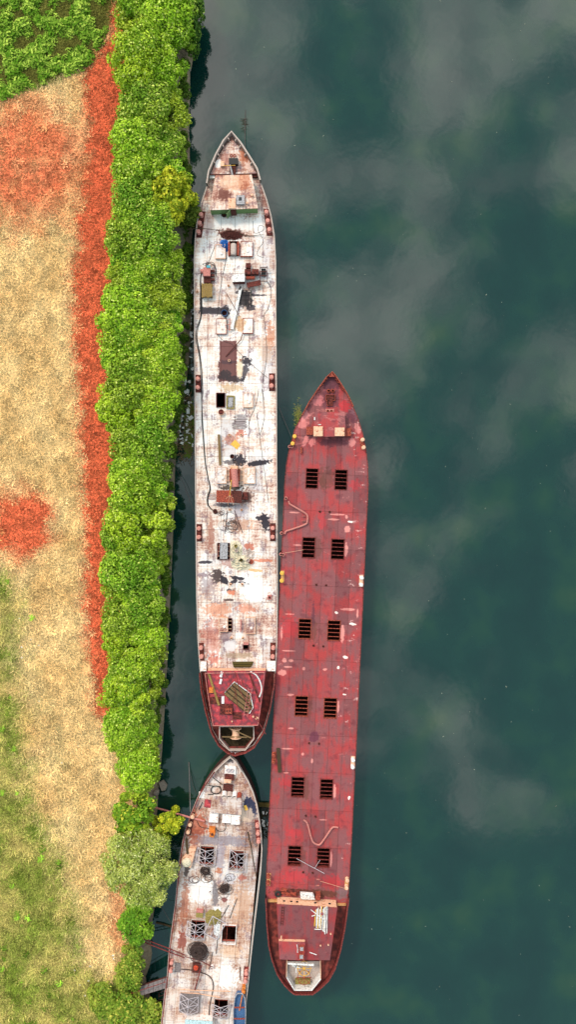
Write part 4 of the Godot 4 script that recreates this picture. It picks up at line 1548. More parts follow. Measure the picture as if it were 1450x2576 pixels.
	sb.strip(outline([693, 1690, 690, 1723, 680, 1782, 664, 1838, 640, 1875, 619, 1888, 592, 1895, 573, 1888, 552, 1870, 534, 1838, 519, 1784, 508, 1731, 504, 1690]), 0.14, DK + 0.03, DK + 0.95)
	part(sb, "bulwark", M.rail, b)
	for q in [[320, 200, 375, 290], [950, 195, 1028, 290]]:
		var s := mb()
		s.prism(rect("W5", q[0], q[1], q[2], q[3], 0.3), DK, DK + 0.3)
		part(s, "deck_step", M.white, b)
	var roof := poly("W5", [384, 290, 936, 290, 866, 800, 440, 800], 1.7)
	var cab := mb()
	cab.sides(roof, DK, DK + 1.64)
	var cabin := part(cab, "cabin", M.cream, b)
	var cr := mb()
	cr.prism(Geometry2D.offset_polygon(roof, 0.05)[0], DK + 1.64, DK + 1.7)
	part(cr, "cabin_roof", M.red, cabin)
	var pts := []
	for q in [[362, 312], [540, 308], [740, 306], [925, 304], [905, 480], [885, 640], [862, 802], [650, 806], [438, 806], [410, 640], [385, 480]]:
		pts.append(p("W5", q[0], q[1], 2.1) + Vector3(0, -0.4, 0))
	railing(cabin, pts, 0.4, M.pink, true)
	for q in [[412, 535, 510, 600], [505, 600, 630, 700], [625, 678, 712, 745]]:
		low_box(cabin, "roof_patch", "W5", [q[0], q[1], q[2], q[3]], 1.7, 0.05, M.brown)
	# aft pit with octagonal coaming and winch drum
	var oc := mb()
	var op := poly("W5", [500, 812, 822, 812, 826, 928, 744, 1036, 590, 1036, 500, 928], 0.6)
	op.append(op[0])
	oc.strip(op, 0.12, DK - 0.8, DK + 0.6)
	var pit := part(oc, "winch_pit", M.crust, b)
	var fl := mb()
	fl.sheet(poly("W5", [495, 805, 830, 805, 832, 930, 748, 1045, 586, 1045, 494, 930]), DK - 0.8)
	part(fl, "pit_floor", M.wood_dark, pit)
	var dm := mb()
	var dc := p("W5", 655, 872, 0.2)
	dm.lathe(dc, [0.72, -0.62, 0.72, -0.52, 0.5, -0.5, 0.44, 0.0, 0.5, 0.5, 0.72, 0.52, 0.72, 0.62, 0.3, 0.62, 0, 0.62], 18, Basis(Vector3.RIGHT, PI / 2))
	part(dm, "winch_drum", M.cream, pit)

func hatch_slats(b: Node3D, hp: PackedVector2Array, m: Material, n: int) -> void:
	var s := mb()
	var rp := hp.duplicate()
	rp.append(hp[0])
	s.strip(rp, 0.1, DK - 0.5, DK + 0.07)
	var q := part(s, "hatch", m, b)
	for k in n:
		var f := (k + 1.0) / (n + 1)
		var a := hp[0].lerp(hp[3], f)
		var c := hp[1].lerp(hp[2], f)
		var t := mb()
		t.beam(Vector3(a.x, DK - 0.01, a.y), Vector3(c.x, DK - 0.01, c.y), 0.07, 0.1)
		part(t, "slat", m, q)

func red_barge() -> void:
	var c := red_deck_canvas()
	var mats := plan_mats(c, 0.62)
	var ol := outline([836, 937, 844.5, 947, 858, 967, 875.6, 995.5, 889, 1024, 902, 1055, 913, 1091, 921, 1129, 925.6, 1169, 927, 1222, 920, 1370, 913.5, 1514, 900, 1804, 884.5, 2126, 880, 2196, 877, 2247, 871, 2296, 867, 2325, 856, 2381, 842, 2428, 826, 2456, 803, 2478, 786, 2490, 742, 2490, 728, 2479, 714, 2464, 698, 2440, 684, 2401, 677, 2369, 672, 2312, 669.5, 2250, 671, 2196, 674.5, 2126, 689, 1804, 703.5, 1514, 710, 1370, 716.7, 1222, 721, 1169, 726.7, 1138, 733.4, 1113, 742, 1080, 760, 1046, 778, 1013, 800, 980, 822, 950])
	var b := thing("moored_barge", "long barge with worn red deck and paired slatted hatches, outermost on the river", "barge", Vector3(3.7, 0, 21.3))
	hull_parts(b, ol, M.hull)
	var holes := []
	for q in [[770, 1178.4, 800.5, 1228.5], [843, 1181.8, 874, 1232], [761, 1352, 793, 1403], [834, 1356, 866.7, 1407], [751.6, 1556.7, 783, 1607], [824.5, 1560.7, 856.7, 1611.6], [742.7, 1750.7, 775, 1802], [815.6, 1755.6, 847.8, 1807], [733.4, 1954.5, 765.6, 2005], [806, 1960, 838, 2010], [725, 2127.4, 757.4, 2178], [798, 2133, 830, 2182]]:
		holes.append(rect("D", q[0], q[1], q[2], q[3], 0.0, 2.3))
	var pit := poly("R6", [437, 1275, 912, 1275, 918, 1500, 790, 1620, 550, 1620, 430, 1490])
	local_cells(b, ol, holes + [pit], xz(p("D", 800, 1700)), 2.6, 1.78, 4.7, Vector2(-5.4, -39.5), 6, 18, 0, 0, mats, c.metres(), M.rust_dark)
	rim(b, ol, "rub_rail", M.rail, 0.1, DK - 0.2, DK + 0.05)
	for k in holes.size():
		hatch_slats(b, holes[k], M.rail if k < 4 or k > 7 else M.rust, 4)
	# bow
	var bul := mb()
	bul.strip(outline([760, 1046, 778, 1013, 800, 980, 822, 950, 836, 937, 844.5, 947, 858, 967, 875.6, 995.5, 889, 1024]), 0.12, DK + 0.03, DK + 0.55)
	part(bul, "bulwark", M.rust, b)
	var cap := mb()
	cap.prism(poly("R1", [862, 160, 895, 205, 828, 205], 0.6), DK + 0.4, DK + 0.6)
	part(cap, "bow_plate", M.rust, b)
	for q in [[790, 235, 50], [765, 265, 50], [740, 300, 50], [915, 240, -50], [935, 270, -50], [960, 310, -50], [985, 350, -50]]:
		var s := mb()
		s.box(p("R1", q[0] + (8 if q[2] > 0 else -8), q[1], 0.25), Vector3(0.35, 0.45, 0.05), Basis(Vector3.UP, deg_to_rad(q[2] * 0.6)))
		part(s, "bulwark_bracket", M.rust, b)
	for q in [[825, 363], [872, 363]]:
		vent_pipe(b, "R1", q[0], q[1], 0.2, 0.25, M.rust)
	low_box(b, "mount_plate", "R1", [788, 568, 885, 603], 0.0, 0.06, M.pink)
	for q in [[815, 592], [855, 592]]:
		vent_pipe(b, "R1", q[0], q[1], 0.15, 0.25, M.rust)
	var wp := mb()
	wp.prism(poly("R1", [792, 412, 897, 412, 897, 475, 866, 475, 866, 528, 805, 528, 805, 475, 792, 475], 0.12), DK, DK + 0.12)
	var wl := part(wp, "windlass_bed", M.brown, b)
	var we := mb()
	var wr := poly("R1", [792, 412, 897, 412, 897, 475, 866, 475, 866, 528, 805, 528, 805, 475, 792, 475, 792, 412], 0.2)
	we.strip(wr, 0.07, DK + 0.05, DK + 0.24)
	part(we, "rim", M.rust, wl)
	for q in [816, 868]:
		var s := mb()
		s.lathe(p("R1", q, 462, 0.12), [0.1, 0, 0.1, 0.12, 0, 0.12], 10)
		part(s, "stud", M.rust_dark, wl)
	var hp := poly("R1", [672, 612, 1000, 606, 1012, 770, 1000, 878, 755, 878, 660, 770], 1.0)
	var hb := mb()
	hb.sides(hp, DK, DK + 0.95)
	var house := part(hb, "forward_house", M.rust_dark, b)
	var hr := mb()
	hr.ur = c.metres()
	hr.prism(Geometry2D.offset_polygon(hp, 0.05)[0], DK + 0.95, DK + 1.0)
	part(hr, "roof", mats[0], house)
	for q in [[653, 766, 757, 875], [895, 780, 1003, 875]]:
		var s := mb()
		s.prism(rect("R1", q[0], q[1], q[2], q[3], 1.25), DK + 0.2, DK + 1.25)
		part(s, "hatch_box", M.cream, house).set_meta("label", "pale pink box on the forward house")
	for q in [[572, 772, 648, 860], [1010, 787, 1080, 875]]:
		var s := mb()
		s.prism(rect("R1", q[0], q[1], q[2], q[3], 0.6), DK, DK + 0.6)
		part(s, "side_locker", M.rust, house)
	var bar := mb()
	bar.beam(p("R1", 750, 880, 0.9), p("R1", 1005, 872, 0.9), 0.08, 0.1)
	part(bar, "grab_bar", M.pink, house)
	for q in [["R1", 382, 992], ["R1", 406, 992], ["R2", 338, 275], ["R2", 290, 672], ["R2", 282, 912], ["R2", 307, 917]]:
		vent_pipe(b, q[0], q[1], q[2], 0.17, 0.45, M.pink)
	for q in [["R2", 724, 427], ["R2", 835, 430], ["R2", 684, 1255], ["R2", 796, 1262], ["R3", 652, 640], ["R3", 763, 648], ["R4", 602, 296], ["R4", 714, 302], ["R4", 565, 1118], ["R4", 675, 1127], ["R5", 535, 597], ["R5", 643, 605]]:
		vent_pipe(b, q[0], q[1], q[2], 0.11, 0.12, M.brown)
	bollard(b, "R1", [425, 850, 462, 850, 435, 990, 390, 990], [437, 878, 414, 960], M.rust, M.yellow, 0.25)
	bollard(b, "R1", [1166, 898, 1205, 898, 1240, 1035, 1190, 1036], [1210, 915, 1222, 1003], M.rust, M.cream, 0.25)
	bollard(b, "R2", [278, 1095, 322, 1095, 318, 1230, 272, 1230], [293, 1125, 290, 1210], M.ochre, M.yellow, 0.25)
	bollard(b, "R2", [1172, 1145, 1218, 1148, 1213, 1280, 1168, 1275], [1200, 1177, 1193, 1255], M.cream, M.white_clean, 0.25)
	bollard(b, "R4", [182, 390, 230, 390, 222, 525, 180, 522], [198, 430, 196, 508], M.rust, M.rust, 0.22)
	bollard(b, "R4", [1078, 438, 1122, 440, 1118, 582, 1074, 578], [1102, 488, 1098, 567], M.cream, M.white_clean, 0.25)
	bollard(b, "R5", [122, 604, 168, 605, 160, 748, 118, 745], [141, 651, 137, 727], M.ochre, M.rust, 0.24)
	bollard(b, "R5", [1010, 648, 1052, 650, 1044, 795, 1002, 790], [1036, 690, 1028, 775], M.ochre, M.cream, 0.24)
	for q in [["R2", 542, 478], ["R2", 538, 533], ["R5", 704, 675], ["R5", 700, 744]]:
		var s := mb()
		s.beam(p(q[0], q[1] - 20, q[2], 0.12), p(q[0], q[1] + 20, q[2] + 1, 0.12), 0.05, 0.24)
		part(s, "foot_rung", M.pink, b)
	var tpost := mb()
	tpost.prism(rect("R1", 503, 1000, 522, 1072, 0.3), DK, DK + 0.3)
	part(tpost, "cleat", M.rust, b)
	# stern: raised poop, bulwark, cabin, wheel stand
	var poop := mb()
	poop.prism(poly("R6", [168, 440, 1275, 495, 1240, 700, 1180, 1050, 1100, 1320, 1010, 1490, 918, 1575, 918, 1275, 437, 1275, 437, 1560, 330, 1410, 240, 1200, 190, 980, 172, 700], 0.28), DK, DK + 0.28)
	part(poop, "poop_deck", M.alley, b)
	for q in [[168, 412, 300, 440], [1150, 470, 1275, 490]]:
		var s := mb()
		s.prism(rect("R6", q[0], q[1], q[2], q[3], 0.3), DK, DK + 0.34)
		part(s, "deck_step", M.ochre, b)
	var sbw := mb()
	sbw.strip(outline([877, 2250, 871, 2296, 867, 2325, 856, 2381, 842, 2428, 826, 2456, 803, 2478, 786, 2490, 742, 2490, 728, 2479, 714, 2464, 698, 2440, 684, 2401, 677, 2369, 672, 2312, 669.5, 2250]), 0.14, DK + 0.03, DK + 0.9)
	part(sbw, "bulwark", M.rail, b)
	var rp := poly("R6", [298, 475, 1146, 525, 1042, 1258, 336, 1243], 1.8)
	var cb := mb()
	cb.sides(rp, DK + 0.02, DK + 1.74)
	var cabin := part(cb, "cabin", M.cream, b)
	var cr := mb()
	cr.ur = c.metres()
	cr.prism(Geometry2D.offset_polygon(rp, 0.05)[0], DK + 1.74, DK + 1.8)
	part(cr, "cabin_roof", mats[3], cabin)
	for q in [[397, 428], [500, 438], [582, 445], [838, 458], [1043, 472]]:
		var s := mb()
		var w := p("R6", q[0], q[1], 0.9)
		var f: float = (q[0] - 298.0) / 848.0
		var zc := lerpf(rp[0].y, rp[1].y, f)
		s.lathe(Vector3(w.x, DK + 0.95, zc - 0.005), [0.16, 0, 0.16, 0.03, 0, 0.03], 12, Basis(Vector3.RIGHT, -PI / 2))
		part(s, "porthole", M.pane, cabin)
	var cp := poly("R6", [322, 1000, 694, 1010, 684, 1262, 336, 1246], 2.35)
	var cw := mb()
	cw.sides(cp, DK + 1.75, DK + 2.3)
	part(cw, "companion_wall", M.cream, cabin)
	var ct := mb()
	ct.ur = c.metres()
	ct.prism(Geometry2D.offset_polygon(cp, 0.03)[0], DK + 2.3, DK + 2.36)
	part(ct, "companion_roof", mats[0], cabin)
	for q in [[610, 1065, 682, 1142], [604, 1175, 680, 1255]]:
		var s := mb()
		s.prism(rect("R6", q[0], q[1], q[2], q[3], 2.6), DK + 2.3, DK + 2.6)
		part(s, "skylight", M.rust, cabin)
		var g := mb()
		g.prism(rect("R6", q[0] + 14, q[1] + 16, q[2] - 12, q[3] - 12, 2.64), DK + 2.5, DK + 2.64)
		part(g, "pane", M.grey, cabin)
	var ps := mb()
	ps.tube([p("R6", 352, 985, 2.4), p("R6", 360, 915, 2.4)], 0.07, 7)
	part(ps, "stack_pipe", M.cream, cabin)
	for q in [[1060, 895], [1025, 1050], [915, 1060]]:
		var s := mb()
		var w := p("R6", q[0], q[1], 1.95)
		w.y = DK + 1.8
		s.lathe(w, [0.09, 0, 0.09, 0.16, 0.0, 0.18], 8)
		part(s, "roof_vent", M.cream, cabin)
	var ld := mb()
	for q in [365, 400]:
		ld.beam(p("R6", q, 500, 1.85), p("R6", q - 18, 770, 1.85), 0.04, 0.04)
	for k in 7:
		ld.beam(p("R6", 365 - k * 2.5, 520 + k * 38, 1.85), p("R6", 400 - k * 2.5, 520 + k * 38, 1.85), 0.04, 0.04)
	part(ld, "ladder", M.rust_dark, cabin)
	var wt := mb()
	var wpts := poly("R6", [437, 1275, 430, 1500, 545, 1690, 790, 1690, 918, 1530, 912, 1275], 1.1)
	wt.strip(PackedVector2Array([wpts[1], wpts[2], wpts[3], wpts[4]]), 0.1, DK - 0.3, DK + 1.1)
	var ws := part(wt, "wheel_stand", M.white_clean, b)
	var fl := mb()
	fl.sheet(poly("R6", [430, 1265, 920, 1265, 926, 1500, 795, 1630, 545, 1630, 424, 1490]), DK - 0.3)
	part(fl, "stand_floor", M.crust, ws)
	var sr := mb()
	for q in [[1, 0], [4, 5]]:
		var a := Vector3(wpts[q[0]].x, DK + 1.05, wpts[q[0]].y)
		var e := Vector3(wpts[q[1]].x, DK + 1.05, wpts[q[1]].y)
		for f in [0.0, 0.5]:
			sr.beam(a - Vector3(0, f, 0), e - Vector3(0, f, 0), 0.07, 0.07)
		sr.beam(e, e - Vector3(0, 1.0, 0), 0.07, 0.07)
	part(sr, "side_rails", M.cream, ws)
	var hb2 := mb()
	hb2.beam(p("R6", 450, 1300, 1.2), p("R6", 820, 1322, 1.2), 0.22, 0.3)
	part(hb2, "bench", M.white_clean, ws)
	for q in [[682, 1378, 0.95], [682, 1505, 0.5]]:
		var wc := p("R6", q[0], q[1], q[2])
		var bs := Basis(Vector3.RIGHT, deg_to_rad(-52))
		var w := mb()
		w.ring(wc, 0.8, 0.035, bs, 26, 5)
		for k in 8:
			var d := bs.x * cos(TAU * k / 8) + bs.z * sin(TAU * k / 8)
			w.beam(wc, wc + d * 0.95, 0.05, 0.05)
		w.lathe(wc, [0.12, -0.06, 0.12, 0.06, 0, 0.07], 10, bs)
		part(w, "steering_wheel", M.yellow if q[2] > 0.7 else M.rust, ws)
	var px := mb()
	px.prism(rect("R6", 555, 1540, 770, 1605, 0.1), DK - 0.3, DK + 0.1)
	part(px, "pedal_box", M.olive, ws)

func third_barge() -> void:
	var c := third_deck_canvas()
	var mats := plan_mats(c, 0.62)
	var ol := outline([581, 1902, 594.5, 1914, 608, 1938, 624, 1965, 637, 1994, 646.5, 2026, 652, 2061, 657, 2096, 659, 2136, 656, 2190, 647, 2270, 639, 2337, 630, 2417, 625, 2470, 619, 2523, 615, 2576, 585, 2900, 560, 2990, 480, 2990, 405, 2900, 406, 2576, 415, 2497, 421, 2457, 425, 2403, 431, 2350, 442, 2270, 448, 2202, 453, 2160, 460, 2117, 466.5, 2090, 480, 2050, 496, 2010, 514.5, 1976, 541, 1938, 562, 1917])
	var b := thing("moored_barge", "smaller rusty white barge with frames over its hatches, moored below the willow bush", "barge", Vector3(-9.4, 0, 56))
	hull_parts(b, ol, M.hull)
	var holes := [rect("W6", 556, 968, 690, 1165, 0, 3.5), rect("W6", 836, 1010, 970, 1200, 0, 3.5), rect("W7", 711, 460, 845, 655, 0, 3.5), rect("W7", 1004, 510, 1140, 690, 0, 3.5), rect("W7", 930, 1205, 1062, 1390, 0, 3.5)]
	local_cells(b, ol, holes, xz(p("D", 530, 2300)), 5.2, 1.75, 4.3, Vector2(-5.2, -20.6), 6, 13, 0, 0, mats, c.metres(), M.rust_dark)
	rim(b, ol, "rub_rail", M.crust, 0.14, DK - 0.25, DK + 0.06)
	var lr := mb()
	var lp := []
	for q in [[562, 1917], [541, 1938], [514.5, 1976], [496, 2010], [480, 2050], [466.5, 2090], [460, 2117], [453, 2160], [448, 2202], [442, 2270], [431, 2350], [425, 2403], [421, 2457], [415, 2497], [406, 2576]]:
		lp.append(p("D", q[0] + 1, q[1], 0.35))
	lr.tube(lp, 0.07, 6)
	part(lr, "hand_rail", M.rail, b)
	var bul := mb()
	bul.strip(outline([541, 1938, 562, 1917, 581, 1902, 594.5, 1914, 608, 1938]), 0.14, DK + 0.03, DK + 0.5)
	part(bul, "bulwark", M.crust, b)
	for k in holes.size():
		var rp: PackedVector2Array = holes[k].duplicate()
		rp.append(rp[0])
		var s := mb()
		s.strip(rp, 0.1, DK - 0.6, DK + 0.14)
		var h := part(s, "open_hatch", M.crust if k != 3 else M.white, b)
		for f in [0.12, 0.88]:
			var bar := mb()
			var a: Vector2 = rp[0].lerp(rp[3], f)
			var e: Vector2 = rp[1].lerp(rp[2], f)
			bar.beam(Vector3(a.x, DK - 0.25, a.y), Vector3(e.x, DK - 0.25, e.y), 0.12, 0.18)
			part(bar, "beam", M.rust, h)
		var bar2 := mb()
		var a2: Vector2 = rp[0].lerp(rp[1], 0.35)
		var e2: Vector2 = rp[3].lerp(rp[2], 0.35)
		bar2.beam(Vector3(a2.x, DK - 0.2, a2.y), Vector3(e2.x, DK - 0.2, e2.y), 0.05, 0.05)
		part(bar2, "beam", M.rust, h)
	# covered hatch
	var cv := mb()
	cv.prism(rect("W7", 608, 1162, 798, 1345, 0.2, 3.5), DK, DK + 0.2)
	part(cv, "hatch_cover", M.steel, b)
	# forward: hawse pipes, windlass, raised house
	for q in [[822, 258], [858, 260]]:
		var s := mb()
		s.ring(p("W6", q[0], q[1], 0.3), 0.19, 0.06)
		part(s, "hawse_pipe", M.lilac, b)
	var fb := mb()
	fb.prism(rect("W6", 790, 215, 895, 300, 0.2, 5), DK, DK + 0.18)
	part(fb, "mount_plate", M.white, b)
	var wl := low_box(b, "windlass", "W6", [790, 298, 878, 350], 0.0, 0.4, M.brown, 5)
	var w2 := mb()
	w2.prism(rect("W6", 785, 345, 850, 378, 0.5, 5), DK, DK + 0.5)
	part(w2, "gearbox", M.cream, wl)
	low_box(b, "bow_hatch", "W6", [775, 395, 868, 455], 0.0, 0.25, M.rust_dark, 5)
	var hp := poly("W6", [682, 505, 950, 520, 945, 675, 658, 655], 0.8)
	var hb := mb()
	hb.sides(hp, DK, DK + 0.74)
	var house := part(hb, "forward_house", M.white, b)
	var hr := mb()
	hr.ur = c.metres()
	hr.prism(Geometry2D.offset_polygon(hp, 0.06)[0], DK + 0.74, DK + 0.8)
	part(hr, "roof", mats[1], house)
	for q in [[645, 655, 728, 750], [768, 660, 850, 755], [852, 680, 935, 770]]:
		var s := mb()
		s.prism(rect("W6", q[0], q[1], q[2], q[3], 0.55, 3), DK, DK + 0.55)
		part(s, "hatch_box", M.white, house)
	for q in [["W6", 600, 535, 660, 610, "red"], ["W6", 545, 460, 600, 520, "white"], ["W7", 560, 870, 615, 960, "steel"]]:
		var s := mb()
		s.prism(rect(q[0], q[1], q[2], q[3], q[4], 0.06, 6), DK, DK + 0.06)
		part(s, "cover_plate", M[q[5]], b)
	bollard(b, "W6", [468, 655, 512, 655, 470, 870, 425, 870], [485, 700, 462, 775, 443, 845], M.rust_dark, M.cream, 0.25)
	bollard(b, "W6", [1075, 730, 1112, 730, 1138, 950, 1090, 945], [1099, 785, 1105, 858, 1110, 932], M.rail, M.cap, 0.26)
	bollard(b, "W7", [512, 830, 548, 832, 540, 965, 505, 960], [529, 875, 522, 952], M.brown, M.cap, 0.25)
	bollard(b, "W7", [1216, 905, 1262, 908, 1252, 1060, 1206, 1055], [1236, 975, 1228, 1050], M.rail, M.cap, 0.26)
	for q in [["W7", 984, 264], ["W7", 895, 200], ["W7", 912, 908], ["W7", 762, 1400]]:
		vent_pipe(b, q[0], q[1], q[2], 0.15, 0.15, M.white)
	low_box(b, "small_hatch", "W7", [762, 375, 828, 445], 0.0, 0.35, M.olive, 4)
	var sh := mb()
	sh.prism(rect("W7", 764, 375, 828, 400, 0.4, 4), DK, DK + 0.4)
	part(sh, "hatch_lid", M.pink, b)
	# the deckhouse that begins at the frame's edge
	var ab := mb()
	ab.prism(rect("W7", 650, 1420, 900, 1800, 1.2, 4), DK, DK + 1.2)
	var ah := part(ab, "aft_house", M.white, b)
	var ar := mb()
	ar.prism(rect("W7", 645, 1415, 905, 1805, 1.26, 4), DK + 1.2, DK + 1.26)
	part(ar, "roof", M.ice, ah)

# ---------------------------------------------------------------- loose things
func stick(called: String, label: String, cat: String, a: Vector3, e: Vector3, w: float, h: float, m: Material, group: String = "") -> void:
	var b := base_at(a)
	b.beam(a + Vector3(0, h * 0.5, 0), e + Vector3(0, h * 0.5, 0), w, h)
	one(called, label, cat, b, m, group)

func rod(called: String, label: String, cat: String, pts: Array, r: float, m: Material, r2: float = -1.0, group: String = "") -> void:
	var b := base_at(pts[0])
	b.tube(pts, r, 6, r2)
	one(called, label, cat, b, m, group)

func scrap(b: MB, c: Vector3, R: Vector2, n: int, len: float, wid: float, hgt: float) -> void:
	for k in n:
		var an := rng.randf() * TAU
		var rad := sqrt(rng.randf())
		var q := c + Vector3(cos(an) * rad * R.x, hgt * rng.randf() * (1.1 - rad), sin(an) * rad * R.y)
		var d := Vector3(rng.randfn(), rng.randfn() * 0.25, rng.randfn()).normalized() * len * rng.randf_range(0.4, 1.1)
		b.beam(q - d * 0.5, q + d * 0.5, wid * rng.randf_range(0.6, 1.2), wid * 0.5)

func crumple(b: MB, crop: String, x0: float, y0: float, x1: float, y1: float, dh: float, hgt: float, seed_: int, cut: float = 0.0) -> void:
	# a heap of cloth: a height field over the rectangle, ragged at the border
	var nz := FastNoiseLite.new()
	nz.seed = seed_
	nz.frequency = 0.9
	var N := 14
	var g := []
	for j in N + 1:
		var row := []
		for i in N + 1:
			var u := float(i) / N
			var v := float(j) / N
			var q := p(crop, lerpf(x0, x1, u), lerpf(y0, y1, v), dh)
			var rd := Vector2(u - 0.5, v - 0.5).length() * 2.0
			var e := clampf((1.12 - rd - absf(nz.get_noise_2d(u * 3.0, v * 3.0)) * cut) * 2.5, 0.0, 1.0)
			q.y += (0.15 + absf(nz.get_noise_2d(q.x * 2.4, q.z * 2.4)) * 1.6) * hgt * e
			q.x += nz.get_noise_2d(q.z * 2.0, 7.0) * 0.12
			row.append([q, e])
		g.append(row)
	for j in N:
		for i in N:
			if g[j][i][1] <= 0.0 and g[j + 1][i + 1][1] <= 0.0:
				continue
			var A: Vector3 = g[j][i][0]
			var B: Vector3 = g[j][i + 1][0]
			var C: Vector3 = g[j + 1][i + 1][0]
			var D: Vector3 = g[j + 1][i][0]
			for t in [[A, B, C], [A, C, D]]:
				var nn: Vector3 = ((t[1] - t[0]).cross(t[2] - t[0])).normalized()
				if nn.y < 0.0:
					nn = -nn
				b.tri(t[0], t[1], t[2], nn, nn, nn)

func serpentine(crop: String, x0: float, x1: float, y0: float, y1: float, n: int, h: float) -> Array:
	var out := []
	for k in n:
		var y := lerpf(y0, y1, float(k) / (n - 1))
		var a := p(crop, x0 + rng.randf_range(-6, 6), y, h)
		var e := p(crop, x1 + rng.randf_range(-6, 6), y + 2, h)
		if k % 2 == 0:
			out.append(a); out.append(e)
		else:
			out.append(e); out.append(a)
	return out

func nest(b: MB, c: Vector3, R: float, loops: int, r: float, hgt: float, tail: float = 0.0) -> void:
	for k in loops:
		var cc := c + Vector3(rng.randfn() * R * (0.2 + tail), rng.randf() * hgt, rng.randfn() * R * (0.2 + tail))
		var rr := R * rng.randf_range(0.35, 0.95)
		var pts := []
		var a0 := rng.randf() * TAU
		var el := rng.randf_range(0.7, 1.0)
		for i in 15:
			var an := a0 + TAU * i / 13.0
			pts.append(cc + Vector3(cos(an) * rr, rng.randf() * 0.05, sin(an) * rr * el))
		b.tube(pts, r, 4)

func drum(label: String, c: Vector3, r: float, h: float, body: Material, lid: Material, basis: Basis = Basis(), group: String = "") -> void:
	var o := thing("oil_drum", label, "drum", c, group)
	var b := mb()
	b.lathe(c, [0, 0, r * 0.98, 0.0, r, 0.02, r, h * 0.32, r * 1.04, h * 0.34, r, h * 0.36, r, h * 0.64, r * 1.04, h * 0.66, r, h * 0.68, r, h, r * 0.94, h, r * 0.92, h - 0.03 if lid != M.rust_dark else 0.06], 18, basis)
	part(b, "body", body, o)
	var l := mb()
	var lh := h - 0.03 if lid != M.rust_dark else 0.06
	l.lathe(c, [r * 0.92, lh, 0, lh + 0.002], 18, basis)
	part(l, "lid", lid, o)

